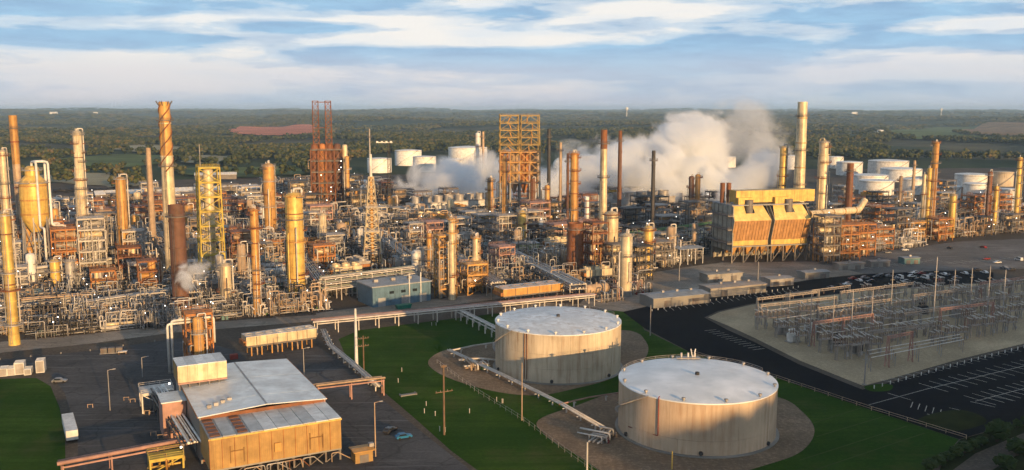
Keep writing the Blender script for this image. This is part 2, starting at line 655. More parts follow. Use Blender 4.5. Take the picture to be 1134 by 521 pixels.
NR, NA = 120, 480
rr = np.concatenate([[0.0], np.geomspace(40, 23000, NR)])
aa = np.linspace(-math.pi, math.pi, NA, endpoint=False)
RR, AA = np.meshgrid(rr[1:], aa, indexing='ij')
X, Y = RR * np.sin(AA), RR * np.cos(AA)
Z = hgt(X, Y) - 0.06
V = np.concatenate([[[0, 0, float(hgt(0, 0)) - 0.06]], np.stack([X, Y, Z], -1).reshape(-1, 3)])
F = [(0, 1 + (k + 1) % NA, 1 + k) for k in range(NA)]
for j in range(NR - 1):
    a0 = 1 + j * NA
    F += [(a0 + k, a0 + (k + 1) % NA, a0 + NA + (k + 1) % NA, a0 + NA + k) for k in range(NA)]
me = bpy.data.meshes.new('ground')
me.from_pydata(V.tolist(), [], F)
me.polygons.foreach_set('use_smooth', [True] * len(me.polygons))
gm = bpy.data.materials.new('countryside')
gm.use_nodes = True
q = NB(gm.node_tree)
p = gm.node_tree.nodes['Principled BSDF']
geo = q.n('ShaderNodeNewGeometry')
vor = q.n('ShaderNodeTexVoronoi')
vor.inputs['Scale'].default_value = 0.0026
q.l(geo.outputs['Position'], vor.inputs['Vector'])
sepc = q.n('ShaderNodeSeparateColor')
q.l(vor.outputs['Color'], sepc.inputs[0])
fc = q.ramp(sepc.outputs[0], [(0.0, (0.05, 0.075, 0.022)), (0.35, (0.075, 0.10, 0.03)), (0.55, (0.15, 0.13, 0.07)), (0.8, (0.18, 0.15, 0.085)), (1.0, (0.08, 0.10, 0.035))], 'CONSTANT')
n1 = q.noise(geo.outputs['Position'], 0.004, 6, 0.6)
fc = q.mix(q.ramp(n1, [(0.35, 0.0), (0.6, 0.7)]), fc, (0.025, 0.032, 0.013))
n2 = q.noise(geo.outputs['Position'], 0.05, 4, 0.6)
fc = q.mix(q.ramp(n2, [(0.3, 0.0), (0.7, 0.5)]), fc, (0.018, 0.022, 0.009))
q.l(fc, p.inputs['Base Color'])
p.inputs['Roughness'].default_value = 0.95
p.inputs['Specular IOR Level'].default_value = 0.1
me.materials.append(gm)
structure(new('ground', me, None))


def GT(px, py):
    """photo pixel -> point on the rolling terrain"""
    z = 0.0
    for _ in range(12):
        p_ = G(px, max(py, 124.5), min(z, 80))
        z = 0.5 * z + 0.5 * float(hgt(p_.x, p_.y))
    return Vector((p_.x, p_.y, float(hgt(p_.x, p_.y))))


def in_poly(x, y, poly):
    c, n = False, len(poly)
    j = n - 1
    for i in range(n):
        xi, yi, xj, yj = poly[i][0], poly[i][1], poly[j][0], poly[j][1]
        if (yi > y) != (yj > y) and x < (xj - xi) * (y - yi) / (yj - yi) + xi:
            c = not c
        j = i
    return c


CLEAR = []


def far_patch(name, px, mt, lift=2.5):
    """an open field or slope far out, laid over the rolling ground"""
    pts = smooth_poly([GT(*p_) for p_ in px], 5)
    jit = np.random.RandomState(len(CLEAR))
    pts = [p_ + Vector((jit.uniform(-14, 14), jit.uniform(-30, 30), 0)) for p_ in pts]
    CLEAR.append([(p_.x, p_.y) for p_ in pts])
    bm = bmesh.new()
    f = bm.faces.new([bm.verts.new((p_.x, p_.y, 0)) for p_ in pts])
    bmesh.ops.triangulate(bm, faces=[f])
    for _ in range(3):
        bmesh.ops.subdivide_edges(bm, edges=bm.edges[:], cuts=1, use_grid_fill=True)
    hz_ = hgt([v_.co.x for v_ in bm.verts], [v_.co.y for v_ in bm.verts])
    for v_, h_ in zip(bm.verts, hz_):
        v_.co.z = float(h_) + lift
    bm.normal_update()
    for f in bm.faces:
        if f.normal.z < 0:
            f.normal_flip()
    me_ = bpy.data.meshes.new(name)
    bm.to_mesh(me_)
    bm.free()
    me_.materials.append(MATS[mt])
    return structure(new(name, me_, None))


mat('clay', (0.72, 0.24, 0.13), rough=0.95, scale=0.012, var=0.4, rand=0, spec=0.1, patch=0.006)
mat('meadow', (0.12, 0.155, 0.05), rough=0.95, scale=0.01, var=0.35, rand=0, spec=0.1)
mat('stubble', (0.27, 0.17, 0.09), rough=0.95, scale=0.01, var=0.35, rand=0, spec=0.1)
mat('pale_field', (0.34, 0.30, 0.19), rough=0.95, scale=0.01, var=0.35, rand=0, spec=0.1)
far_patch('clay_field', [(256, 151), (290, 155), (345, 152), (346, 143), (300, 144), (262, 145)], 'clay', 14)
far_patch('meadow_field', [(985, 152), (1060, 157), (1150, 158), (1200, 150), (1150, 142), (1040, 142), (990, 145)], 'meadow', 4)
far_patch('stubble_field', [(1060, 149), (1150, 153), (1200, 147), (1160, 141), (1085, 142)], 'stubble', 9)
far_patch('hay_field', [(130, 168), (200, 170), (205, 164), (140, 162)], 'pale_field', 3.0)
far_patch('meadow_field', [(205, 196), (330, 194), (330, 186), (215, 187)], 'meadow', 2.0)
far_patch('pale_field', [(45, 203), (150, 207), (150, 197), (100, 191), (50, 193)], 'pale_field', 1.0)
far_patch('pasture_field', [(60, 186), (130, 188), (190, 178), (150, 172), (70, 176)], 'meadow', 2.0)
far_patch('hay_field', [(205, 182), (260, 184), (262, 175), (210, 174)], 'pale_field', 2.5)

# ================================================================== FOREST (a mass nobody could count)
rs = np.random.RandomState(11)


def clump_template(nc, seed, squash=0.85):
    """a crown made of nc jittered leaf clumps (octahedra), unit height"""
    r_ = np.random.RandomState(seed)
    base = np.array([(1, 0, 0), (-1, 0, 0), (0, 1, 0), (0, -1, 0), (0, 0, 1), (0, 0, -1)], float)
    bf = np.array([(0, 2, 4), (2, 1, 4), (1, 3, 4), (3, 0, 4), (2, 0, 5), (1, 2, 5), (3, 1, 5), (0, 3, 5)])
    vs, fs = [], []
    for i in range(nc):
        d = r_.normal(size=3)
        d /= np.linalg.norm(d)
        c = d * r_.uniform(0.15, 0.36) * np.array([1, 1, 0.9]) + np.array([0, 0, 0.55])
        s = r_.uniform(0.15, 0.27)
        qz = r_.normal(size=(3, 3))
        qz, _ = np.linalg.qr(qz)
        v_ = (base * r_.uniform(0.75, 1.25, (6, 1))) @ qz.T * s
        v_[:, 2] *= squash
        vs.append(v_ + c)
        fs.append(bf + 6 * i)
    return np.concatenate(vs), np.concatenate(fs)


def scatter_mesh(name, pos, size, temps, wide, mt):
    vs, fs, off = [], [], 0
    pick = rs.randint(0, len(temps), len(pos))
    for t, (tv, tf) in enumerate(temps):
        idx = np.nonzero(pick == t)[0]
        if not len(idx):
            continue
        th = rs.uniform(0, 6.283, len(idx))
        s, w_ = size[idx], wide[idx]
        c, sn = np.cos(th), np.sin(th)
        x = (tv[None, :, 0] * c[:, None] - tv[None, :, 1] * sn[:, None]) * (s * w_)[:, None] + pos[idx, 0][:, None]
        y = (tv[None, :, 0] * sn[:, None] + tv[None, :, 1] * c[:, None]) * (s * w_)[:, None] + pos[idx, 1][:, None]
        z = tv[None, :, 2] * s[:, None] + pos[idx, 2][:, None]
        vs.append(np.stack([x, y, z], -1).reshape(-1, 3))
        fs.append((tf[None] + (np.arange(len(idx)) * len(tv))[:, None, None] + off).reshape(-1, 3))
        off += len(idx) * len(tv)
    v_, f_ = np.concatenate(vs), np.concatenate(fs)
    me_ = bpy.data.meshes.new(name)
    me_.vertices.add(len(v_))
    me_.vertices.foreach_set('co', v_.ravel())
    me_.loops.add(len(f_) * 3)
    me_.loops.foreach_set('vertex_index', f_.ravel().astype(np.int32))
    me_.polygons.add(len(f_))
    me_.polygons.foreach_set('loop_start', np.arange(0, len(f_) * 3, 3, dtype=np.int32))
    me_.update(calc_edges=True)
    me_.materials.append(MATS[mt])
    return new(name, me_, None)


def foliage_mat(name, stops):
    m_ = bpy.data.materials.new(name)
    m_.use_nodes = True
    q_ = NB(m_.node_tree)
    p_ = m_.node_tree.nodes['Principled BSDF']
    g_ = q_.n('ShaderNodeNewGeometry')
    big = q_.noise(g_.outputs['Position'], 0.006, 4, 0.6)
    isl = g_.outputs['Random Per Island']
    f_ = q_.math('ADD', q_.math('MULTIPLY', isl, 0.35), q_.math('MULTIPLY', q_.math('SUBTRACT', big, 0.17), 1.0))
    c_ = q_.ramp(f_, stops)
    q_.l(c_, p_.inputs['Base Color'])
    p_.inputs['Roughness'].default_value = 0.9
    p_.inputs['Specular IOR Level'].default_value = 0.15
    MATS[name] = m_


foliage_mat('forest_leaves', [(0.15, (0.013, 0.020, 0.009)), (0.38, (0.026, 0.038, 0.014)), (0.52, (0.060, 0.072, 0.024)), (0.68, (0.105, 0.098, 0.035)), (0.88, (0.150, 0.098, 0.040))])
foliage_mat('bush_leaves', [(0.1, (0.014, 0.026, 0.007)), (0.5, (0.030, 0.050, 0.012)), (0.9, (0.06, 0.07, 0.02))])


def wood_positions(n, r0, r1, azmax, thresh, wl, seed):
    u = rs.uniform(0, 1, n)
    r = np.sqrt(r0 ** 2 + u * (r1 ** 2 - r0 ** 2))
    a = rs.uniform(-azmax, azmax, n)
    x, y = r * np.sin(a), r * np.cos(a)
    m_ = waves(x, y, seed, wl, 3)
    keep = m_ > thresh
    for poly in CLEAR:
        xs, ys = [c[0] for c in poly], [c[1] for c in poly]
        cand = np.nonzero(keep & (x > min(xs)) & (x < max(xs)) & (y > min(ys)) & (y < max(ys)))[0]
        xc, yc = x[cand], y[cand]
        ins = np.zeros(len(cand), bool)
        for i in range(len(poly)):
            (xi, yi), (xj, yj) = poly[i], poly[i - 1]
            if yi != yj:
                ins ^= ((yi > yc) != (yj > yc)) & (xc < (xj - xi) * (yc - yi) / (yj - yi) + xi)
        keep[cand[ins]] = False
    x, y = x[keep], y[keep]
    return np.stack([x, y, hgt(x, y)], -1)


AZM = R(37)
T8 = [clump_template(9, s) for s in range(6)]
T4 = [clump_template(4, 20 + s, 0.7) for s in range(6)]
T3 = [clump_template(3, 40 + s, 0.6) for s in range(4)]
pn = wood_positions(27000, 1500, 3000, AZM, -0.02, 700, 21)
# keep the far tank farm and the yards free of trees
pxs = 567 + FPX * pn[:, 0] / (pn[:, 1] * ct + CAM_H * st)
keep = ~((pn[:, 1] < 1610) & (pxs > 385) & (pxs < 1134)) & ~((pn[:, 1] < 1560) & (pxs < 385))
pn = pn[keep]
hedge = []
for poly in CLEAR:            # hedgerow trees along the field edges
    for i in range(len(poly)):
        a_, b_ = Vector((*poly[i], 0)), Vector((*poly[i - 1], 0))
        for k in range(int((a_ - b_).length / 9)):
            if rs.uniform() < .55 and a_.y < 3600:
                c_ = a_.lerp(b_, rs.uniform())
                hedge.append((c_.x + rs.uniform(-8, 8), c_.y + rs.uniform(-14, 14), float(hgt(c_.x, c_.y))))
pn = np.concatenate([pn, np.array(hedge)])
o = scatter_mesh('forest', pn, rs.uniform(11, 21, len(pn)), T8, rs.uniform(0.8, 1.15, len(pn)), 'forest_leaves')
stuff(o, 'dense autumn woodland right behind the refinery and its white tanks', 'woodland')
pm = wood_positions(26000, 2900, 6500, AZM, 0.02, 1100, 22)
o = scatter_mesh('forest', pm, rs.uniform(14, 25, len(pm)), T4, rs.uniform(1.2, 2.2, len(pm)), 'forest_leaves')
stuff(o, 'olive and dark green woods in the middle distance', 'woodland')
pf = wood_positions(30000, 6300, 22000, AZM, -0.55, 4000, 23)
o = scatter_mesh('forest', pf, rs.uniform(18, 34, len(pf)), T3, rs.uniform(3.0, 5.5, len(pf)), 'forest_leaves')
stuff(o, 'hazy blue wooded ridges along the horizon', 'woodland')
# trees of the added shade hill, out of view behind the camera
xb, yb = rs.uniform(60, 860, 3600), rs.uniform(-340, -60, 3600)
zb = hgt(xb, yb)
kp = zb > 14
pb3 = np.stack([xb, yb, zb], -1)[kp]
o = scatter_mesh('forest', pb3, rs.uniform(10, 17, len(pb3)), T8, rs.uniform(0.8, 1.15, len(pb3)), 'forest_leaves')
stuff(o, 'woodland on the unseen hill added to shade the tank field', 'woodland')

# ================================================================== GROUND SHEETS OF THE PLANT
sheet('plant_yard', [(-500, 700), (1650, 700), (1900, 260), (1500, 188), (1134, 186), (600, 190), (330, 196), (0, 204), (-300, 204), (-700, 260)], 0.02, 'gravel_yard')
sheet('asphalt_yard', [(-120, 418), (0, 399), (100, 389), (205, 374), (275, 392), (352, 384), (382, 404), (420, 440), (470, 481), (516, 517), (560, 560), (88, 560), (86, 490), (72, 436), (55, 414), (0, 414), (-120, 430)], 0.06, 'asphalt')
sheet('concrete_apron', [(-120, 408), (0, 391), (100, 381), (190, 369), (350, 356), (352, 349), (190, 360), (100, 370), (0, 379), (-120, 392)], 0.07, 'apron')
sheet('front_road', [(350, 358), (420, 348), (540, 333), (640, 321), (700, 308), (640, 312), (540, 325), (420, 338), (350, 347)], 0.06, 'apron')
sheet('lawn', [(375, 376), (398, 366), (470, 357), (545, 348), (640, 342), (700, 346), (714, 366), (765, 391), (860, 419), (960, 453), (1062, 487), (1048, 503), (1000, 560), (600, 620), (530, 522), (500, 500), (462, 466), (420, 430), (386, 402)], 0.05, 'lawn')
sheet('corner_lawn', [(-200, 437), (-60, 422), (40, 419), (56, 428), (66, 452), (72, 485), (74, 600), (-300, 600)], 0.08, 'lawn')
sheet('tank_pad', [(474, 402), (488, 390), (520, 384), (590, 376), (690, 366), (716, 380), (712, 400), (676, 420), (640, 430), (600, 438), (560, 436), (520, 427), (488, 415)], 0.09, 'dirt', True)
sheet('tank_pad', [(596, 466), (640, 449), (690, 434), (780, 430), (860, 440), (890, 458), (902, 478), (888, 500), (850, 515), (780, 532), (690, 532), (640, 505), (606, 484)], 0.09, 'dirt', True)
sheet('service_road', [(690, 346), (730, 337), (780, 328), (830, 321), (900, 310), (960, 304), (1040, 300), (1100, 302), (1100, 312), (1040, 316), (960, 322), (880, 331), (830, 337), (795, 345), (780, 352), (806, 366), (835, 379), (885, 404), (955, 432), (990, 423), (1060, 403), (1134, 384), (1300, 350), (1400, 440), (1200, 462), (1100, 476), (1062, 487), (960, 453), (860, 419), (765, 391), (714, 364)], 0.10, 'fresh_asphalt')
sheet('substation_yard', [(784, 352), (797, 346), (832, 338), (880, 332), (960, 323), (1040, 317), (1134, 312), (1300, 306), (1280, 350), (1134, 381), (1060, 399), (990, 419), (956, 428), (886, 400), (836, 375), (808, 362)], 0.12, 'sand')
sheet('grass_verge', [(957, 429), (972, 426), (988, 427), (985, 433), (966, 434)], 0.13, 'lawn', True)
sheet('plant_street', [(640, 338), (655, 325), (700, 306), (760, 296), (800, 291), (905, 290), (960, 281), (960, 303), (900, 309.5), (830, 320.5), (780, 327.5), (730, 336.5), (690, 345.5)], 0.05, 'apron')
sheet('parking_lot', [(905, 292), (960, 281), (1060, 268), (1200, 262), (1300, 285), (1134, 298), (1040, 300), (960, 304)], 0.08, 'lot_asphalt')
sheet('grass_verge', [(1016, 466), (1040, 457), (1066, 455), (1088, 462), (1090, 470), (1060, 478), (1036, 474)], 0.13, 'scrub', True)
sheet('field_road', [(1030, 540), (1080, 503), (1134, 480), (1200, 455), (1210, 470), (1134, 500), (1060, 545)], 0.14, 'gravel_yard')
sheet('scrub_verge', [(1048, 503), (1064, 487), (1100, 477), (1200, 462), (1400, 440), (1600, 620), (1000, 620)], 0.11, 'scrub')

# thin strips of paler green across the lawn beside the nearest tank
mat('pale_grass', (0.055, 0.085, 0.024), rough=1.0, spec=0.02, rand=0)
lawn_o = bpy.data.objects['lawn']
for (a_, b_) in [((894, 471), (954, 452)), ((904, 484), (981, 461)), ((886, 510), (1005, 472)), ((902, 521), (1024, 480))]:
    A, B = G(*a_), G(*b_)
    d_ = B - A
    box('pale_strip', lawn_o, ((A.x + B.x) / 2, (A.y + B.y) / 2, .056), (d_.length, .45, .006), 'pale_grass', math.atan2(d_.y, d_.x))

# ================================================================== GENERATORS
PLAT = {}
NADIR = 260.5 + FPX / math.tan(TILT)


def upright(px, pb, pt):
    """column of the foot of a plumb line whose top shows at (px, pt)"""
    return 567 + (px - 567) * (NADIR - pb) / (NADIR - pt)


def platform_mesh(r0, r1, a0, a1, mt):
    """a ring platform round a vessel: floor plate, toe board and handrail"""
    k = (round(r0, 1), round(r1, 1), round(a0, 1), round(a1, 1), mt)
    if k in PLAT:
        return PLAT[k]
    q_ = MB()
    n = 14
    an = [a0 + (a1 - a0) * i / n for i in range(n + 1)]
    v_, f_ = [], []
    for a in an:
        c, s = math.cos(a), math.sin(a)
        v_ += [(r0 * c, r0 * s, -.5), (r1 * c, r1 * s, -.3), (r0 * c, r0 * s, .1), (r1 * c, r1 * s, .1)]
    for i in range(n):
        o_ = i * 4
        f_ += [(o_, o_ + 4, o_ + 5, o_ + 1), (o_ + 2, o_ + 3, o_ + 7, o_ + 6), (o_ + 1, o_ + 5, o_ + 7, o_ + 3), (o_, o_ + 2, o_ + 6, o_ + 4)]
    f_ += [(0, 1, 3, 2), (4 * n, 4 * n + 2, 4 * n + 3, 4 * n + 1)]
    q_.add(v_, f_)
    for h in (0.6, 1.2):
        q_.tube([(r1 * math.cos(a), r1 * math.sin(a), h) for a in an], 0.08, 4, 0.01)
    for a in an[::2]:
        q_.bar((r1 * math.cos(a), r1 * math.sin(a), 0), (r1 * math.cos(a), r1 * math.sin(a), 1.2), 0.09)
    PLAT[k] = q_.mesh('platform', mt)
    return PLAT[k]


def ladder(par, x, y, z0, z1, ang, mt, name='ladder'):
    q_ = MB()
    px_, py_ = -math.sin(ang) * 0.35, math.cos(ang) * 0.35
    q_.bar((x + px_, y + py_, z0), (x + px_, y + py_, z1), 0.12)
    q_.bar((x - px_, y - py_, z0), (x - px_, y - py_, z1), 0.12)
    z = z0 + 0.6
    while z < z1:
        q_.bar((x + px_, y + py_, z), (x - px_, y - py_, z), 0.08)
        z += 1.2
    ox, oy = math.cos(ang) * 0.7, math.sin(ang) * 0.7
    z = z0 + 2.5
    while z < z1:
        q_.tube([(x + px_, y + py_, z), (x + px_ * 1.3 + ox, y + py_ * 1.3 + oy, z), (x - px_ * 1.3 + ox, y - py_ * 1.3 + oy, z), (x - px_, y - py_, z)], 0.05, 4, 0.2)
        z += 2.4
    return q_.build(name, par, mt)


def dome(r, z, k=0.5, n=5):
    return [(r * math.cos(math.pi / 2 * i / n), z + r * k * math.sin(math.pi / 2 * i / n)) for i in range(n)] + [(0.02, z + r * k)]


def column(px, pb, pt, w, label, mt='cream', name='distillation_column', plats=4, pipe=1, sections=None, land=None, steel='galvanised', pmt='pipe_white',
           skirt_mt=None, group=None, rungs=True, bands=True, cat='column', top_rail=True, occ=True, stripes=None):
    """a tall process vessel standing in the yard: shell, skirt, ring platforms, caged ladder, overhead line"""
    p_ = G(upright(px, pb, pt), pb)
    m_ = MPP(p_, 20)
    r = w * m_ / 2 * (.84 if plats >= 4 else .94)
    plats = int(plats * 1.5) if plats > 2 else plats
    pipe = pipe + (2 if plats else 0)
    H = ZAT(pt, p_)
    rot = rnd.uniform(-0.5, 0.5) + R(-90)
    t = thing(name, label, cat, p_, rot, group, occ=r + 4 if occ else None, land=land)
    n = 28 if w > 11 else 18
    sk = min(4.0, H * 0.1)
    lathe('skirt', t, [(r * 1.12, 0), (r * 1.04, sk), (0.05, sk)], skirt_mt or mt, n)
    if sections:
        prof = [(r * sections[0][1], sk)]
        for i, (fz, fr) in enumerate(sections):
            if i and abs(sections[i - 1][1] - fr) > 0.01:
                prof.append((r * sections[i - 1][1], H * fz - r * 0.5))
            prof.append((r * fr, H * fz if fz else sk + 0.01))
        rt = r * sections[-1][1]
    else:
        prof = [(r, sk)]
        rt = r
    prof = prof + dome(rt, H - rt * 0.5)
    shell = lathe('shell', t, prof, mt, n)

    def rad(z):
        if not sections:
            return r
        rr_ = sections[0][1]
        for fz, fr in sections:
            if z >= H * fz:
                rr_ = fr
        return r * rr_
    if bands:
        nb = max(2, int(H / 7))
        for i in range(1, nb):
            z = sk + (H - sk - rt) * i / nb
            rz = rad(z)
            lathe('band', shell, [(rz * 1.0, z), (rz * 1.0 + .14, z + .02), (rz + .14, z + .5), (rz, z + .52)], stripes or rnd.choice([mt, mt, 'rust']), n)
    zs = [sk + (H - sk) * (i + 0.6) / plats for i in range(plats)] if plats else []
    for i, z in enumerate(zs):
        z = min(z, H - rt * 0.5)
        rz = rad(z)
        a0 = rnd.choice([-1.2, -0.4, 0.5, 1.4, 2.4])
        new('platform', platform_mesh(rz + .05, rz + 1.7, a0, a0 + rnd.choice([2.6, 3.4, 4.6]), rnd.choice([steel, 'mid_steel', 'rust', 'rust'])), t, Matrix.Translation((0, 0, z)))
    if top_rail and w > 7:
        new('top_platform', platform_mesh(rt * .55, rt + .9, 0, 2 * math.pi - 0.05, steel), t, Matrix.Translation((0, 0, H - rt * 0.42)))
        for k in range(2):
            a = rnd.uniform(0, 6.28)
            cyl('vent', t, (rt * .4 * math.cos(a), rt * .4 * math.sin(a), H - rt * .3), (rt * .4 * math.cos(a), rt * .4 * math.sin(a), H + rnd.uniform(.6, 1.8)), .22, pmt, 6)
    if rungs:
        rm = max(rad(z) for z in (sk + 1, H * .5, H - rt))
        a = rnd.uniform(-0.7, 1.6)
        ladder(t, (rm + .6) * math.cos(a), (rm + .6) * math.sin(a), 0.5, H - rt * .5, a, steel)
    for k in range(pipe):
        a = [2.6, -1.5, 0.6, -0.3][k % 4] + rnd.uniform(-.4, .4)
        pr = max(.28, r * .14)
        rm = max(rad(z) for z in (sk + 1, H * .5, H - rt)) + pr + .5
        c, s = math.cos(a), math.sin(a)
        z1 = H + 1.2 * pr + .8
        zb_ = rnd.uniform(1.5, H * .25)
        if k == 0:
            tube('overhead_pipe', t, [(0, 0, H - .2), (0, 0, z1), (rm * c, rm * s, z1), (rm * c, rm * s, zb_), ((rm + 3) * c, (rm + 3) * s, zb_)], pr, pmt, 8)
        else:
            zt_ = H * rnd.uniform(.5, .85)
            tube('side_pipe', t, [(rad(zt_) * .9 * c, rad(zt_) * .9 * s, zt_), (rm * c, rm * s, zt_), (rm * c, rm * s, zb_), ((rm + 3) * c, (rm + 3) * s, zb_)], pr * rnd.uniform(.5, .85), rnd.choice([pmt, 'pipe_grey', 'mid_steel', mt]), 8)
    return t


def stack(px, pb, pt, w0, w1, label, mt='cream', name='chimney', rings=3, top=None, land=None, helix=False, plat=1, steel='mid_steel', group=None, crown=False, bandmt=None, cat='chimney', two=None):
    """a slim chimney: tapered shaft, stiffening rings, platform, ladder; two=(fraction, material) paints the upper part"""
    p_ = G(upright(px, pb, pt), pb)
    m_ = MPP(p_, 30)
    r0, r1 = w0 * m_ / 2, w1 * m_ / 2
    H = ZAT(pt, p_)
    t = thing(name, label, cat, p_, rnd.uniform(-1.9, -1.2), group, occ=r0 + 3, land=land)
    f = two[0] if two else 1.0
    rm = r0 + (r1 - r0) * f
    lathe('base', t, [(r0 * 1.5, 0), (r0 * 1.5, 1.5), (r0 * 1.02, 3.5), (0.05, 3.5)], 'concrete', 20)
    if two:
        shaft = lathe('shaft', t, [(r0, 1), (rm, H * f), (rm * .8, H * f)], mt, 24)
        upper = lathe('upper_shaft', t, [(rm * 1.005, H * f), (r1, H), (r1 * .86, H), (r1 * .86, H - 2)], two[1], 24)
    else:
        shaft = upper = lathe('shaft', t, [(r0, 1), (r1, H), (r1 * .86, H), (r1 * .86, H - 2)], mt, 24)
    rad = lambda z: r0 + (r1 - r0) * z / H
    for i in range(rings):
        z = H * (0.25 + 0.72 * (i + 0.5) / rings)
        rz = rad(z)
        lathe('ring', shaft if z < H * f else upper, [(rz, z), (rz + .3, z + .05), (rz + .3, z + .6), (rz, z + .65)], bandmt or mt, 24)
    if helix:
        zt, zb_ = H * .985, H * .62
        for k in range(3):
            pts = []
            for i in range(37):
                u = i / 36
                z = zb_ + (zt - zb_) * u
                a = 2 * math.pi * (k / 3 + u * 1.6)
                rz = rad(z) + .12
                pts.append((rz * math.cos(a), rz * math.sin(a), z))
            tube('strake', upper, pts, max(.3, r1 * .13), helix if isinstance(helix, str) else mt, 5, .01)
    if crown:
        for k in range(8):
            a = k * math.pi / 4
            beam('crown_arm', upper, (r1 * math.cos(a), r1 * math.sin(a), H - 2.0), ((r1 + 1.5) * math.cos(a), (r1 + 1.5) * math.sin(a), H + .4), .28, 'mid_steel')
    for i in range(plat):
        z = H * (0.9 - 0.25 * i)
        rz = rad(z)
        new('platform', platform_mesh(rz, rz + 1.5, 0, 2 * math.pi - .05, steel), t, Matrix.Translation((0, 0, z)))
    if w0 > 4:
        ladder(t, (r0 + .5), 0, 2, H * .93, 0, steel)
    return t


DECK = {}


def deck_mesh(dx, dy, mt):
    k = (round(dx), round(dy), mt)
    if k not in DECK:
        q_ = MB()
        q_.box((0, 0, 0), (dx, dy, .2))
        for s in (-1, 1):
            q_.box((0, s * (dy / 2 - .15), -.4), (dx, .3, .6))
            q_.box((s * (dx / 2 - .15), 0, -.4), (.3, dy - .6, .6))
            for h in (.6, 1.15):
                q_.box((0, s * dy / 2, h), (dx, .09, .09))
                q_.box((s * dx / 2, 0, h), (.09, dy, .09))
        nx, ny = max(2, int(dx / 3)), max(2, int(dy / 3))
        for i in range(nx + 1):
            for s in (-1, 1):
                q_.box((-dx / 2 + dx * i / nx, s * dy / 2, .6), (.1, .1, 1.2))
        for i in range(1, ny):
            for s in (-1, 1):
                q_.box((s * dx / 2, -dy / 2 + dy * i / ny, .6), (.1, .1, 1.2))
        DECK[k] = q_.mesh('deck', mt)
    return DECK[k]


def hvessel(par, c, L, r, mt, ax=0, name='drum', saddle='concrete'):
    """a horizontal drum with dished ends on two saddles"""
    q_ = MB()
    n = 14
    prof = [(0.02, -L / 2 - r * .45), (r * .6, -L / 2 - r * .33), (r * .92, -L / 2 - r * .1), (r, -L / 2), (r, L / 2), (r * .92, L / 2 + r * .1), (r * .6, L / 2 + r * .33), (0.02, L / 2 + r * .45)]
    q_.lathe(prof, n)
    rot = Matrix.Rotation(math.pi / 2, 4, 'Y') if ax == 0 else Matrix.Rotation(math.pi / 2, 4, 'X')
    o_ = q_.build(name, par, mt, Matrix.Translation(c) @ rot)
    for s in (-1, 1):
        d = (s * L * .32, 0) if ax == 0 else (0, s * L * .32)
        box('saddle', par, (c[0] + d[0], c[1] + d[1], c[2] - r * .95), (.6 if ax == 0 else r * 1.5, r * 1.5 if ax == 0 else .6, r * .7), saddle)
    return o_


def pipe_run(par, dx, dy, H, n, mts, r=(.16, .34), ground=0.4):
    """loose process piping wandering through a unit"""
    for i in range(n):
        x0, y0 = rnd.uniform(-dx / 2, dx / 2), rnd.uniform(-dy / 2, dy / 2)
        pts = [Vector((x0, y0, ground))]
        z = rnd.uniform(H * .25, H * 1.02)
        pts.append(Vector((x0, y0, z)))
        for k in range(rnd.randint(1, 3)):
            q_ = pts[-1].copy()
            if k % 2 == 0:
                if rnd.random() < .55:
                    q_.x = rnd.uniform(-dx * .62, dx * .62)
                else:
                    q_.y = rnd.uniform(-dy * .62, dy * .62)
            else:
                q_.z = rnd.uniform(H * .1, H)
            if (q_ - pts[-1]).length > 1.2:
                pts.append(q_)
        if rnd.random() < .5 and pts[-1].z > 2:
            q_ = pts[-1].copy()
            q_.z = ground
            if abs(q_.z - pts[-1].z) > 1.2:
                pts.append(q_)
        tube('pipe', par, pts, rnd.uniform(*r), rnd.choice(mts), 6)


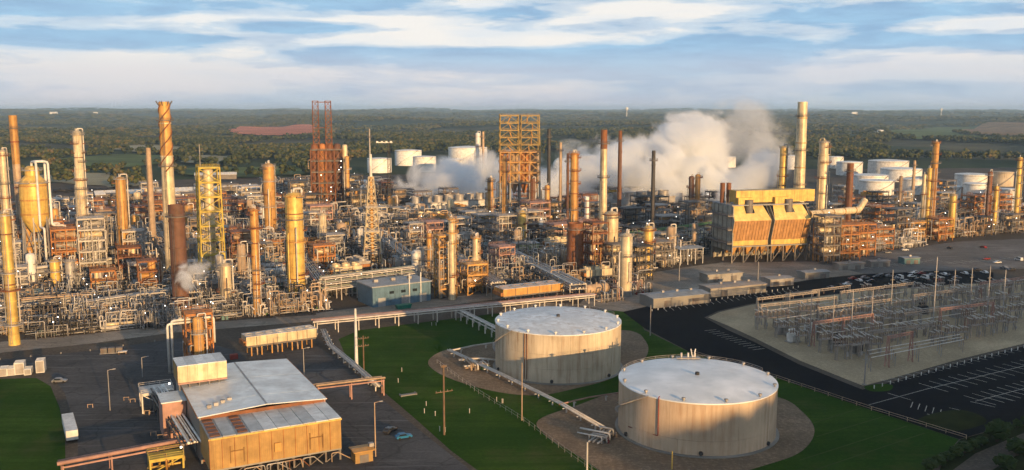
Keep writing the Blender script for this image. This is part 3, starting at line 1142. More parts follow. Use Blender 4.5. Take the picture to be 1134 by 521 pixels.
def mod_structure(x, y, dx, dy, nl, lh, steel, mts, label, rot=GA, detail=1.0, name='process_structure', vmt='cream', deckmt=None, land=None, group=None):
    """an open steel process structure: posts, decks with rails, braces, vessels, exchangers, piping, lamps"""
    t = thing(name, label, 'structure', (x, y, 0), rot, group, occ=max(dx, dy) * .62, land=land)
    H = nl * lh
    nx = 2 if dx < 12 else 3
    for i in range(nx):
        for s in (-1, 1):
            box('post', t, (-dx / 2 + .2 + (dx - .4) * i / (nx - 1), s * (dy / 2 - .2), H / 2), (.4, .4, H), steel)
    for l_ in range(1, nl + 1):
        new('deck', deck_mesh(dx, dy, deckmt or steel), t, Matrix.Translation((0, 0, l_ * lh)))
    for l_ in range(nl):
        if rnd.random() < .75 * detail:
            s = -1
            a, b_ = rnd.choice([(-1, 1), (1, -1)])
            w2 = dx / 2 - .3
            beam('brace', t, (a * w2, s * (dy / 2 - .2), l_ * lh), (b_ * w2, s * (dy / 2 - .2), l_ * lh + lh - .4), .22, steel)
            if detail >= 1:
                beam('brace', t, (-(dx / 2 - .2), a * (dy / 2 - .3), l_ * lh), (-(dx / 2 - .2), b_ * (dy / 2 - .3), l_ * lh + lh - .4), .22, steel)
    for l_ in range(nl):
        k = rnd.random()
        z = l_ * lh + .2
        if k < .45:
            rr_ = min(lh * .28, dy * .16)
            hvessel(t, (rnd.uniform(-.1, .1) * dx, rnd.uniform(-.2, .2) * dy, z + rr_ * 1.3), dx * rnd.uniform(.5, .75), rr_, rnd.choice([vmt, 'galvanised', 'pipe_tan']), 0, 'exchanger', steel)
        elif k < .75:
            rv = min(lh * .25, dx * .14)
            for s in range(rnd.randint(1, 2)):
                lathe('vessel', t, [(rv * .5, z)] + [(rv, z + rv * .4)] + dome(rv, z + lh * .75), rnd.choice([vmt, 'cream', 'galvanised', 'ochre']), 12, (rnd.uniform(-.32, .32) * dx, rnd.uniform(-.25, .25) * dy, 0))
    pipe_run(t, dx, dy, H, max(2, int((4 + nl * 1.6) * detail)), mts)
    if rnd.random() < .8:
        lam = rnd.randint(1, 2)
        for _ in range(lam):
            l_ = rnd.randint(1, nl)
            lx, ly = rnd.uniform(-.45, .45) * dx, -dy / 2 - .15
            cyl('lamp', t, (lx, ly, l_ * lh + 2.0), (lx, ly, l_ * lh + 2.35), .22, 'lamp_glow', 6)
    return t


def mod_drums(x, y, L, r, n, mt, label, rot=GA, zc=None, name='horizontal_drum', land=None):
    t = thing(name, label, 'vessel', (x, y, 0), rot, occ=L * .6, land=land)
    z = zc or r + 1.6
    hvessel(t, (0, 0, z), L, r, mt, 0, 'drum_shell')
    for s in (-1, 1):
        box('pier', t, (s * L * .32, 0, (z - r) / 2), (.9, r * 1.6, z - r), 'concrete')
    tube('pipe', t, [(L * .2, 0, z + r * .9), (L * .2, 0, z + r + 1.4), (L * .2, -r - 1.5, z + r + 1.4), (L * .2, -r - 1.5, .3)], r * .16, 'pipe_white', 6)
    tube('pipe', t, [(-L * .25, 0, z + r * .9), (-L * .25, 0, z + r + .9), (-L * .25, r + 2, z + r + .9), (-L * .25, r + 2, .3)], r * .16, 'pipe_grey', 6)
    cyl('manway', t, (0, 0, z + r * .9), (0, 0, z + r + .7), .5, mt, 8)
    return t


def mod_vessel(x, y, r, H, mt, label, rot=GA, name='upright_vessel', land=None):
    t = thing(name, label, 'vessel', (x, y, 0), rot, occ=r + 3, land=land)
    lathe('skirt', t, [(r * 1.05, 0), (r * 1.02, H * .12), (.05, H * .12)], 'concrete', 16)
    lathe('shell', t, [(r, H * .12)] + dome(r, H - r * .5), mt, 20)
    new('platform', platform_mesh(r + .05, r + 1.2, -2.6, 1.2, 'galvanised'), t, Matrix.Translation((0, 0, H * .72)))
    ladder(t, 0, -(r + .5), .4, H, -math.pi / 2, 'galvanised')
    tube('pipe', t, [(0, 0, H - .2), (0, 0, H + .9), (r + .9, 0, H + .9), (r + .9, 0, 1.0), (r + 4, 0, 1.0)], max(.2, r * .14), 'pipe_white', 6)
    tube('pipe', t, [(-r * .9, 0, H * .5), (-r - 1.2, 0, H * .5), (-r - 1.2, 0, .4)], max(.18, r * .12), 'pipe_grey', 6)
    return t


def mod_manifold(x, y, L, n, H, mts, label, rot=GA, name='pipe_manifold', land=None):
    """a row of upright pipe loops over a low rack"""
    t = thing(name, label, 'pipework', (x, y, 0), rot, occ=L * .5, land=land)
    for i in range(n):
        xx = -L / 2 + L * (i + .5) / n
        h = H * rnd.uniform(.6, 1.05)
        r_ = rnd.uniform(.16, .30)
        d = rnd.uniform(1.0, 3.2)
        k = rnd.random()
        if k < .5:
            pts = [(xx, -d, .3), (xx, -d, h), (xx, d, h), (xx, d, .3)]
        elif k < .8:
            pts = [(xx, -d, .3), (xx, -d, h), (xx + L / n * 1.6, -d, h), (xx + L / n * 1.6, -d, .3)]
        else:
            pts = [(xx, -d, .3), (xx, -d, h * 1.2), (xx, d + 4, h * 1.2)]
        tube('pipe_loop', t, pts, r_, rnd.choice(mts), 6)
    for yy, zz in ((-1.2, .8), (.2, .8), (1.4, .8), (0, H * .5)):
        cyl('header_pipe', t, (-L / 2 - 1, yy, zz), (L / 2 + 1, yy, zz), rnd.uniform(.18, .3), rnd.choice(mts), 8)
    for i in range(3):
        xx = -L / 2 + L * (i + .5) / 3
        box('support', t, (xx, 0, .3), (.4, 4, .6), 'concrete')
        q_ = MB()
        q_.lathe([(.45, 0), (.5, .9), (.2, 1.0), (.2, 1.5)], 10, (xx + 1, -2.6, 0))
        q_.build('pump', t, rnd.choice(['red', 'dark_steel', 'mid_steel', 'green_paint']))
    return t


def mod_cooler(x, y, L, D, z, nf, mt, label, rot=GA, name='air_cooler', legs='galvanised', land=None, ring=1.2, flat=False):
    """a bank of air coolers: long louvred box on legs with fan rings on top"""
    t = thing(name, label, 'cooler', (x, y, 0), rot, occ=L * .5, land=land)
    box('plenum', t, (0, 0, z + 1.6), (L, D, 3.2), mt)
    if flat:
        for i in range(nf):
            box('roof_panel', t, (-L / 2 + L * (i + .5) / nf, 0, z + 3.3), (L / nf - .1, D + .4, .15), 'pipe_white')
    box('tube_bundle', t, (0, 0, z - .35), (L * .985, D * .94, .7), 'mid_steel')
    box('header_box', t, (-L / 2 - .5, 0, z + .9), (1, D * .9, 1.6), 'orange_steel')
    for i in range(nf):
        xx = -L / 2 + L * (i + .5) / nf
        rr_ = min(L / nf, D) * .42
        lathe('fan_ring', t, [(rr_ * 1.08, z + 3.2), (rr_, z + 3.2 + ring), (rr_ * .94, z + 3.2 + ring), (rr_ * .94, z + 3.3)], mt, 18, (xx, 0, 0))
        for s in (-1, 1):
            beam('leg', t, (xx, s * D * .42, 0), (xx, s * D * .42, z - .7), .4, legs)
        beam('rib', t, (xx + L / nf / 2, -D / 2 - .06, z + .1), (xx + L / nf / 2, -D / 2 - .06, z + 3.1), .2, 'mid_steel')
    for i in range(nf // 2):
        xx = -L / 2 + L * (i * 2 + 1) / nf
        tube('pipe', t, [(xx, -D * .55, .4), (xx, -D * .55, z - 1.2), (xx, 0, z - 1.2), (xx, 0, z - .7)], .25, 'pipe_tan', 6)
    return t


def gable(par, L, D, h, rise, wall, roof, name_w='wall', open_=False):
    """a shed shell: walls (or open posts) and two roof slopes with thickness"""
    if open_:
        for i in range(4):
            for s in (-1, 1):
                box('post', par, (-L / 2 + .4 + (L - .8) * i / 3, s * (D / 2 - .3), h / 2), (.35, .35, h), 'white')
    else:
        q_ = MB()
        v = [(-L / 2, -D / 2, 0), (L / 2, -D / 2, 0), (L / 2, D / 2, 0), (-L / 2, D / 2, 0), (-L / 2, -D / 2, h), (L / 2, -D / 2, h), (L / 2, D / 2, h), (-L / 2, D / 2, h), (-L / 2, 0, h + rise), (L / 2, 0, h + rise)]
        q_.add(v, [(0, 1, 5, 4), (2, 3, 7, 6), (1, 2, 6, 9, 5), (3, 0, 4, 8, 7)])
        q_.build(name_w, par, wall)
    for s in (-1, 1):
        q_ = MB()
        e = .5
        y0, z0, y1, z1 = s * (D / 2 + e), h - rise * e / (D / 2), 0, h + rise
        v = [(-L / 2 - e, y0, z0 + .05), (L / 2 + e, y0, z0 + .05), (L / 2 + e, y1, z1 + .05), (-L / 2 - e, y1, z1 + .05)]
        v += [(a, b_, c + .22) for a, b_, c in v]
        q_.add(v, [(0, 1, 2, 3), (7, 6, 5, 4), (0, 4, 5, 1), (1, 5, 6, 2), (2, 6, 7, 3), (3, 7, 4, 0)])
        q_.build('roof', par, roof)


def mod_shed(x, y, L, D, h, wall, roof, label, rot=GA, rise=None, open_=False, name='shed', land=None, doors=2):
    t = thing(name, label, 'shed', (x, y, 0), rot, occ=L * .5, land=land)
    gable(t, L, D, h, D * .16 if rise is None else rise, wall, roof, open_=open_)
    if not open_:
        for i in range(doors):
            xx = -L / 2 + L * (i + .5) / doors
            box('door', t, (xx, -D / 2 - .06, h * .35), (min(3.5, L / doors * .5), .12, h * .7), 'mid_steel')
        for i in range(max(1, int(L / 9))):
            xx = -L / 2 + L * (i + 1) / (int(L / 9) + 1)
            box('roof_vent', t, (xx, -D * .12, h + D * .13 + .5), (1.2, 1.2, .9), 'galvanised')
    return t


def rack(pA, pB, z, width, levels, npipe, label, steel='galvanised', mts=('pipe_white', 'pipe_grey'), r=.32, step=8.0, name='pipe_rack', land=None, top_beam=True, gap=2.2, occ=True):
    """an elevated pipe rack between two ground points: portal bents and parallel lines on each level"""
    A, B = Vector((pA[0], pA[1], 0)), Vector((pB[0], pB[1], 0))
    L = (B - A).length
    rot = math.atan2(B.y - A.y, B.x - A.x)
    mid = (A + B) / 2
    t = thing(name, label, 'pipe rack', mid, rot, land=land)
    if occ:
        nO = max(1, int(L / 8))
        for i in range(nO + 1):
            w_ = A.lerp(B, i / nO)
            OCC.append((w_.x, w_.y, width * .5 + 3))
    q_ = MB()
    zt = z + (levels - 1) * gap
    for s in (-1, 1):
        q_.box((0, s * width / 2, zt / 2), (.35, .35, zt))
    for l_ in range(levels):
        q_.box((0, 0, z + l_ * gap - .2), (.4, width + .8, .4))
    bent = q_.mesh('bent', steel)
    nb = max(2, int(L / step) + 1)
    for i in range(nb):
        new('bent', bent, t, Matrix.Translation((-L / 2 + L * i / (nb - 1), 0, 0)))
    for l_ in range(levels):
        for k in range(npipe):
            yy = -width / 2 + width * (k + .5) / npipe + rnd.uniform(-.1, .1)
            rr_ = r * rnd.uniform(.55, 1.15)
            cyl('pipe', t, (-L / 2 - rnd.uniform(0, 2), yy, z + l_ * gap + rr_), (L / 2 + rnd.uniform(0, 2), yy, z + l_ * gap + rr_), rr_, rnd.choice(mts), 8)
        if top_beam:
            for s in (-1, 1):
                beam('runner', t, (-L / 2, s * (width / 2 + .3), z + l_ * gap - .35), (L / 2, s * (width / 2 + .3), z + l_ * gap - .35), .25, steel, .4)
    return t


def lattice_mast(par, x, y, z0, z1, w0, w1, steel, name='lattice', th=.3, nseg=None, cross=True):
    """a tapered square lattice tower as one welded part"""
    q_ = MB()
    H = z1 - z0
    nseg = nseg or max(3, int(H / 5))
    co = [(-1, -1), (1, -1), (1, 1), (-1, 1)]
    W_ = lambda u: (w0 + (w1 - w0) * u) / 2
    P_ = lambda c, u: (x + c[0] * W_(u), y + c[1] * W_(u), z0 + H * u)
    for c in co:
        q_.bar(P_(c, 0), P_(c, 1), th)
    for i in range(nseg):
        u0, u1 = i / nseg, (i + 1) / nseg
        for k in range(4):
            a, b_ = co[k], co[(k + 1) % 4]
            q_.bar(P_(a, u1), P_(b_, u1), th * .7)
            q_.bar(P_(a, u0), P_(b_, u1), th * .6)
            if cross:
                q_.bar(P_(b_, u0), P_(a, u1), th * .6)
    return q_.build(name, par, steel)


def pole(px, pb, pt, label, mt='wood', arms=((.9, 2.4),), r=.16, name='utility_pole', lamp=False, group=None, cat='pole', rot=None):
    p_ = G(px, pb)
    H = ZAT(pt, p_)
    t = thing(name, label, cat, p_, GA if rot is None else rot, group)
    lathe('shaft', t, [(r * 1.25, 0), (r, H), (.01, H + .05)], mt, 10)
    for f, w_ in arms:
        beam('crossarm', t, (-w_ / 2, -.2, H * f), (w_ / 2, -.2, H * f), .16, mt, .22)
        for s in (-1, -.45, .45, 1):
            cyl('insulator', t, (s * w_ * .46, -.2, H * f + .1), (s * w_ * .46, -.2, H * f + .5), .09, 'porcelain', 6)
    if lamp:
        beam('lamp_arm', t, (0, 0, H - .1), (1.6, 0, H + .15), .1, mt)
        box('lamp_head', t, (1.7, 0, H + .1), (.9, .4, .18), 'galvanised')
    return t


TANGLE = {}


def tangle_mesh(var, mt):
    """a dense thicket of process piping, far too fine to pick apart pipe by pipe"""
    k = (var, mt)
    if k in TANGLE:
        return TANGLE[k]
    r_ = random.Random(100 + var * 7 + len(mt))
    q_ = MB()
    for i in range(26):
        x, y = r_.uniform(-7, 7), r_.uniform(-5.5, 5.5)
        z = r_.uniform(.5, 5.5) if r_.random() < .75 else r_.uniform(5, 9)
        pts = [Vector((x, y, .1)), Vector((x, y, z))]
        for j in range(r_.randint(1, 3)):
            p_ = pts[-1].copy()
            if j % 2 == 0:
                if r_.random() < .6:
                    p_.x = max(-7.5, min(7.5, p_.x + r_.choice([-1, 1]) * r_.uniform(1.2, 7)))
                else:
                    p_.y = max(-6, min(6, p_.y + r_.choice([-1, 1]) * r_.uniform(1.2, 5)))
            else:
                p_.z = r_.uniform(.4, 6)
            if (p_ - pts[-1]).length > .9:
                pts.append(p_)
        if r_.random() < .6 and pts[-1].z > 1.2:
            p_ = pts[-1].copy()
            p_.z = .1
            pts.append(p_)
        q_.tube(pts, r_.uniform(.09, .24), 5)
    for i in range(5):
        y = r_.uniform(-5, 5)
        z = r_.uniform(.5, 3.5)
        q_.tube([(-7.5, y, z), (7.5, y, z)], r_.uniform(.12, .3), 5)
    TANGLE[k] = q_.mesh('pipe_tangle', mt)
    return TANGLE[k]


def mod_tangle(x, y, sc, mts, label, rot):
    t = thing('pipework', label, 'pipework', (x, y, 0), rot)
    for i, m_ in enumerate(rnd.sample(mts, 2)):
        o_ = new('pipe_tangle', tangle_mesh(rnd.randrange(5), m_), t, Matrix.LocRotScale(Vector((0, 0, 0)), Quaternion((0, 0, 1), math.pi * rnd.randrange(2)), Vector((sc, sc, sc * rnd.uniform(.7, 1.25)))))
        o_['kind'] = 'stuff'
    for i in range(3):
        px_ = rnd.uniform(-5, 5) * sc
        q = rnd.random()
        if q < .4:
            lathe('pump', t, [(.5, .05), (.6, 1.0), (.25, 1.2), (.25, 1.9)], rnd.choice(['red', 'dark_steel', 'green_paint', 'mid_steel']), 10, (px_, rnd.uniform(-4, 4) * sc, 0))
        elif q < .7:
            hvessel(t, (px_, rnd.uniform(-3, 3) * sc, 2.2), rnd.uniform(3, 6), rnd.uniform(.5, .9), rnd.choice(['galvanised', 'cream', 'white', 'rust']), 0, 'exchanger', 'concrete')
        else:
            box('cabinet', t, (px_, rnd.uniform(-4, 4) * sc, 1.1), (rnd.uniform(1, 3), rnd.uniform(.8, 1.6), 2.1), rnd.choice(['galvanised', 'white', 'mid_steel', 'green_wall', 'teal']))
    if rnd.random() < .55:
        h_ = rnd.uniform(3, 8)
        ax_ = rnd.uniform(-5, 5) * sc
        cyl('lamp_post', t, (ax_, -5.5, 0), (ax_, -5.5, h_), .08, 'galvanised', 6)
        cyl('lamp', t, (ax_, -5.5, h_), (ax_, -5.5, h_ + .35), .2, 'lamp_glow', 6)
    return t

# ================================================================== LANDMARK COLUMNS AND STACKS
column(5, 382, 236, 13, 'thick yellow column standing at the edge of the yard beside the pipe loops', 'yellow', plats=5, pipe=1, land='the thick yellow edge column')
stack(14, 268, 128, 7, 8.5, 'short two-tone stack, orange above a red ring and beige below', 'pipe_tan', rings=2, two=(.62, 'ochre'), bandmt='red', land='the two-tone stack')
column(2, 282, 166, 8, 'slender cream column close beside the two-tone stack', 'cream', plats=5, pipe=1)
column(85, 282, 145, 11, 'tall cream column hung with pipes and many landings near the tall chimney', 'cream', plats=9, pipe=3, land='the pipe-hung cream column')
column(133, 305, 196, 13, 'stout orange column with one looped overhead pipe beside grey steel frames', 'ochre', plats=4, pipe=2, land='the stout orange column')
stack(164, 280, 164, 8, 5, 'plain tapered tan stack beside the tall chimney', 'pipe_tan', rings=0, plat=0, land='the tapered tan stack')
stack(181.5, 312, 113, 15, 11.5, 'tall cream chimney with a spiral-ribbed orange top and a ring of arms', 'cream', rings=4, two=(.70, 'ochre'), helix='rust', crown=True, plat=2, land='the tall chimney')
stack(195, 350, 227, 18, 17, 'wide rust brown stack in front of the tall chimney', 'brown', rings=3, plat=1, land='the rust brown stack')
column(297, 272, 181, 15, 'orange column with a white pipe looped over its top', 'ochre', plats=4, pipe=2, land='the white-looped orange column')
column(281, 348, 231, 11, 'slim orange column in front of the big yellow column', 'ochre', plats=5, pipe=2, steel='orange_steel', land='the slim orange column')
column(325, 332, 213, 23, 'big bright yellow column with rust streaks, thickest of the yard', 'yellow', plats=6, pipe=2, steel='ochre', land='the big yellow column')
column(249, 342, 291, 13, 'short cream column between the rust brown stack and the slim orange column', 'cream', plats=2, pipe=1, land='the short cream column')
column(60, 324, 287, 11, 'small yellow upright drum beside an equal grey one', 'yellow', name='upright_drum', plats=1, pipe=1, cat='vessel', rungs=False, land='the small yellow drum')
column(77, 324, 287, 11, 'small grey upright drum beside an equal yellow one', 'galvanised', name='upright_drum', plats=1, pipe=1, cat='vessel', rungs=False)
column(384, 240, 173, 6, 'thin ochre column beside the dark derrick tower', 'ochre', plats=4, pipe=1, land='the thin ochre column')
column(500, 332, 241, 9, 'slim cream column with an orange frame beside the blue shed', 'cream', plats=5, pipe=1, steel='ochre', land='the slim cream column')
column(475, 314, 258, 6, 'short slender orange column behind the blue shed', 'ochre', plats=3, pipe=1)
column(543, 260, 197, 8, 'orange column at the end of the cooling tower bank', 'ochre', plats=4, pipe=1, land='the cooling bank end column')
column(559, 266, 173, 5.5, 'tall very slim orange column with a dark bulb in front of the twin drum tower', 'ochre', plats=5, pipe=1, sections=[(0, 1.0), (.12, 1.9), (.2, 1.0)], land='the bulbed slim column')
column(529, 218, 147, 6, 'slim white column beside the far white tanks', 'white', plats=4, pipe=1)
stack(535, 217, 146, 3, 2.6, 'needle thin stack next to the slim white column', 'pipe_tan', rings=1, plat=1)
column(578, 278, 233, 9, 'short yellow column with a dark foot below the twin drum tower', 'yellow', plats=3, pipe=1, skirt_mt='dark_steel', land='the short yellow column')
stack(608, 232, 143, 4, 4, 'dark slim stack behind the steam beside the twin drum tower', 'dark_steel', rings=3)
stack(621, 246, 158, 4, 3, 'thin beige stack just behind the tall orange column', 'pipe_tan', rings=2)
stack(629, 262, 170, 3.5, 3, 'thin brown stack hidden partly by the tall orange column', 'brown', rings=2)
column(636, 305, 169, 10, 'tall orange column rising from the brown furnace', 'ochre', plats=6, pipe=2, steel='orange_steel', land='the tall orange column')
stack(637, 312, 247, 19, 17, 'wide brown furnace stack at the foot of the tall orange column', 'rust', name='furnace_stack', rings=3, land='the brown furnace stack')
stack(650, 268, 218, 5.5, 5, 'short stack striped red and white', 'white', rings=5, bandmt='red', plat=0, land='the striped stack')
stack(669, 292, 144, 10, 7, 'tall cream chimney with a dark red top in front of the steam', 'cream', rings=3, two=(.86, 'rust'), plat=2, land='the red-topped chimney')
column(677, 305, 234, 17, 'fat cream vessel with a railed top under the red-topped chimney', 'cream', plats=3, pipe=2, steel='rust', sections=[(0, .7), (.45, 1.0)], land='the fat cream vessel')
column(694, 328, 258, 14, 'plain tan column with a grey foot and a white side pipe', 'cream', plats=1, pipe=1, skirt_mt='concrete', land='the plain tan column')
column(718, 305, 250, 11, 'short ochre column on a dark frame beside the thin black stack', 'yellow', plats=3, pipe=1, land='the short ochre column')
stack(687, 258, 145, 5, 4, 'thin rusty stack at the edge of the great steam cloud', 'rust', rings=2)
stack(724, 275, 167, 5, 4, 'thin black stack standing in front of the great steam cloud', 'dark_steel', rings=3, land='the thin black stack')
column(766, 254, 195, 7, 'dark column paired with a brighter orange one beside the steam', 'brown', plats=4, pipe=1)
column(773, 254, 193, 7, 'bright orange column paired with a dark one beside the steam', 'ochre', plats=4, pipe=1, land='the paired columns')
stack(889, 264, 113, 13, 10.5, 'tall banded cream chimney behind the bunker building', 'cream', rings=4, plat=3, bandmt='ochre', land='the banded chimney')
column(868, 262, 162, 8, 'short ochre stack with a capped top beside the banded chimney', 'yellow', plats=3, pipe=0)
column(913, 264, 156, 14, 'thick cream vessel with a curved pipe on top beside the banded chimney', 'cream', plats=4, pipe=2, pmt='cream', sections=[(0, 1.0), (.86, .8)], land='the curved-pipe vessel')
stack(942, 268, 181, 8, 7, 'short rusty red stack at the end of the fat duct', 'rust', rings=3, land='the rusty red stack')
column(1037, 262, 157, 8, 'tall orange column with a dark side, highest of the far units', 'ochre', plats=7, pipe=2, steel='orange_steel', land='the highest far column')
column(1030, 262, 186, 6, 'yellow column leaning close to the highest far column', 'yellow', plats=5, pipe=1)
column(1024, 262, 193, 4.5, 'thin cream column in front of the white tank rows', 'cream', plats=3, pipe=1)
column(1056, 263, 215, 7.5, 'short plain yellow column beside the highest far column', 'yellow', plats=2, pipe=1, land='the short plain column')
stack(1013, 232, 178, 4, 3, 'thin tan stack among the white tanks', 'pipe_tan', rings=2)
column(1097, 258, 190, 6, 'rusty column with a pointed head beside the last lot', 'rust', plats=4, pipe=1, land='the rusty far column')
column(1104, 258, 206, 5, 'small yellow column hugging the rusty far column', 'yellow', plats=3, pipe=1)
column(1130, 256, 174, 6, 'tall yellow column at the far edge of the plant', 'yellow', plats=6, pipe=1, land='the far edge column')
column(998, 250, 195, 4, 'pale thin column behind the orange frames', 'pipe_tan', name='distillation_column', plats=3, pipe=1)
column(27, 305, 205, 9, 'dull orange column beside the domed orange vessel', 'ochre', plats=4, pipe=2)
column(112, 290, 232, 7, 'thin tan column among the grey steel frames', 'pipe_tan', plats=3, pipe=1)
column(357, 290, 236, 9, 'short peach column behind the big yellow column', 'cream', plats=3, pipe=2)
column(527, 318, 262, 14, 'squat orange heater shell with a cream cap beside the slim cream column', 'cream', name='fired_heater', plats=3, pipe=1, steel='ochre', sections=[(0, 1.0), (.6, .6)], cat='heater', land='the squat orange heater')
column(606, 258, 205, 6, 'peach column standing in the drifting steam', 'ochre', plats=3, pipe=1)
column(590, 244, 198, 6, 'rusty column behind the drifting steam', 'rust', plats=3, pipe=1)

# ------------------------------------------------------------------ domed orange vessel on its frame
p_ = G(44, 310)
m_ = MPP(p_, 20)
t = thing('reactor_vessel', 'big domed orange reactor with white pipes over its neck on a steel frame', 'vessel', p_, R(-70), occ=14, land='the domed orange reactor')
zt, zs, zb_ = ZAT(184, p_), ZAT(200, p_), ZAT(244, p_)
r_ = 14 * m_
lathe('shell', t, [(r_ * .35, zb_ - r_ * .9), (r_, zb_ + 1), (r_, zs - 2), (r_ * .9, zs), (r_ * .52, zs + (zt - zs) * .35), (r_ * .5, zt - 1), (r_ * .3, zt)], 'yellow', 30)
for z in (zb_ + 3, (zb_ + zs) / 2, zs - 3):
    lathe('band', t, [(r_, z), (r_ + .25, z + .05), (r_ + .25, z + .8), (r_, z + .85)], 'ochre', 30)
new('platform', platform_mesh(r_, r_ + 1.8, 0, 6.2, 'galvanised'), t, Matrix.Translation((0, 0, zs - 1)))
new('platform', platform_mesh(r_ * .5, r_ * .5 + 1.6, 0, 6.2, 'galvanised'), t, Matrix.Translation((0, 0, zt - 2)))
for a in (0.4, 1.4, 2.4):
    c, s = math.cos(a), math.sin(a)
    tube('overhead_pipe', t, [(0, 0, zt - 1), (0, 0, zt + 2.2), (c * r_ * 1.2, s * r_ * 1.2, zt + 2.2), (c * r_ * 1.2, s * r_ * 1.2, zb_ - 3), (c * r_ * 2.2, s * r_ * 2.2, zb_ - 3), (c * r_ * 2.2, s * r_ * 2.2, 1)], .6, 'white', 8)
for k in range(6):
    a = k * math.pi / 3
    beam('leg', t, (r_ * 1.1 * math.cos(a), r_ * 1.1 * math.sin(a), 0), (r_ * .98 * math.cos(a), r_ * .98 * math.sin(a), zb_ + 2), .6, 'galvanised')
    a2 = a + math.pi / 3
    beam('brace', t, (r_ * 1.08 * math.cos(a), r_ * 1.08 * math.sin(a), 1), (r_ * math.cos(a2), r_ * math.sin(a2), zb_ * .5), .3, 'galvanised')
    beam('brace', t, (r_ * 1.04 * math.cos(a2), r_ * 1.04 * math.sin(a2), zb_ * .5), (r_ * math.cos(a), r_ * math.sin(a), zb_), .3, 'galvanised')

# ------------------------------------------------------------------ yellow lattice tower
p_ = G(upright(230, 312, 185), 312)
m_ = MPP(p_, 20)
t = thing('lattice_tower', 'yellow open lattice tower wrapped round a pale column, mast on top', 'tower', p_, GA, occ=12, land='the yellow lattice tower')
H = ZAT(185, p_)
wd = 26 * m_
for i, s1 in enumerate((-1, 1)):
    for s2 in (-1, 1):
        beam('post', t, (s1 * wd / 2, s2 * wd * .42, 0), (s1 * wd * .42, s2 * wd * .38, H), .55, 'yellow_steel')
nl = 8
for l_ in range(1, nl + 1):
    z = H * l_ / nl
    k = 1 - .16 * l_ / nl
    new('deck', deck_mesh(wd * k, wd * .84 * k, 'yellow_steel'), t, Matrix.Translation((0, 0, z)))
    z0 = H * (l_ - 1) / nl
    a = wd * k / 2
    for s2 in (-1, 1):
        beam('brace', t, (-a, s2 * wd * .41, z0), (a, s2 * wd * .41, z - .6), .28, 'yellow_steel')
        beam('brace', t, (a, s2 * wd * .41, z0), (-a, s2 * wd * .41, z - .6), .28, 'yellow_steel')
    beam('brace', t, (-a, -wd * .41, z0), (-a, wd * .41, z - .6), .28, 'yellow_steel')
lathe('column_shell', t, [(wd * .2, 0)] + dome(wd * .2, H * .97), 'cream', 20)
cyl('mast', t, (-wd * .3, 0, H), (-wd * .3, 0, ZAT(160, p_)), .22, 'galvanised', 6)
pipe_run(t, wd, wd * .8, H, 8, ['yellow', 'pipe_white'])

# ------------------------------------------------------------------ lattice flare tower
p_ = G(413, 302)
H = ZAT(171, p_)
m_ = MPP(p_, 20)
t = thing('flare_tower', 'tapered lattice flare tower with a slender white tip in the yard centre', 'tower', p_, R(10), occ=12, land='the lattice flare tower')
zl = ZAT(196, p_)
lattice_mast(t, 0, 0, 0, zl, 22 * m_, 5 * m_, 'cream', 'lattice', .5, 14)
cyl('riser', t, (0, 0, 0), (0, 0, zl), .9, 'ochre', 12)
cyl('tip', t, (0, 0, zl), (0, 0, H), .75, 'white', 10)
for f in (.22, .45, .7):
    w_ = (22 + (5 - 22) * f) * m_
    new('deck', deck_mesh(w_ + 1.5, w_ + 1.5, 'galvanised'), t, Matrix.Translation((0, 0, zl * f)))
pipe_run(t, 9, 9, 14, 7, ['ochre', 'pipe_white', 'pipe_grey'])
ladder(t, 1.4, 0, 1, zl, 0, 'galvanised')

# ------------------------------------------------------------------ dark derrick coker
p_ = G(363, 238)
m_ = MPP(p_, 40)
t = thing('coker_structure', 'dark orange drum structure with two tall red lattice derricks joined on top', 'structure', p_, GA * .5, occ=26, land='the dark derrick tower')
zd, zv = ZAT(112, p_), ZAT(160, p_)
wd = 34 * m_
for l_ in range(1, 7):
    z = zv * l_ / 6 * .93
    new('deck', deck_mesh(wd, 16, 'mid_steel'), t, Matrix.Translation((0, 0, z)))
for i in range(5):
    for s in (-1, 1):
        box('post', t, (-wd / 2 + wd * i / 4, s * 8, zv * .465), (.8, .8, zv * .93), 'rust')
for i, mt_ in enumerate(('rust', 'orange_steel', 'rust', 'brown')):
    xx = -wd * .36 + wd * .24 * i
    lathe('coke_drum', t, [(1.2, 12), (3.4, 20), (3.4, zv - 3), (2.6, zv), (.4, zv + 1)], mt_, 18, (xx, .5, 0))
    for k in range(6):
        za, zc_ = zv * .93 * k / 6, zv * .93 * (k + 1) / 6
        beam('brace', t, (xx - 3.2, -8.4, za), (xx + 3.2, -8.4, zc_ - .6), .4, 'rust')
        beam('brace', t, (xx + 3.2, -8.5, za), (xx - 3.2, -8.5, zc_ - .6), .4, 'brown')
for s in (-1, 1):
    lattice_mast(t, s * 5.2 - wd * .1, 0, zv * .93, zd, 5.0, 4.6, 'rust', 'derrick', .45, 8)
beam('top_beam', t, (-9.5 - wd * .1 + 4, 0, zd - 1), (8 - wd * .1, 0, zd - 1), .7, 'rust')
beam('top_beam', t, (-wd * .1 - 5, 0, zv * .93 + (zd - zv) * .5), (-wd * .1 + 5, 0, zv * .93 + (zd - zv) * .5), .5, 'rust')
lathe('side_column', t, [(2.2, 0)] + dome(2.2, zv * .98), 'cream', 16, (wd * .5 + 2.5, -2, 0))
pipe_run(t, wd, 20, zv, 14, ['rust', 'pipe_tan', 'mid_steel'], (.3, .6))
for k in range(9):
    lx, lz = rnd.uniform(-.5, .5) * wd, zv * rnd.uniform(.08, .9)
    cyl('lamp', t, (lx, -8.8, lz), (lx, -8.8, lz + .5), .35, 'lamp_glow', 6)

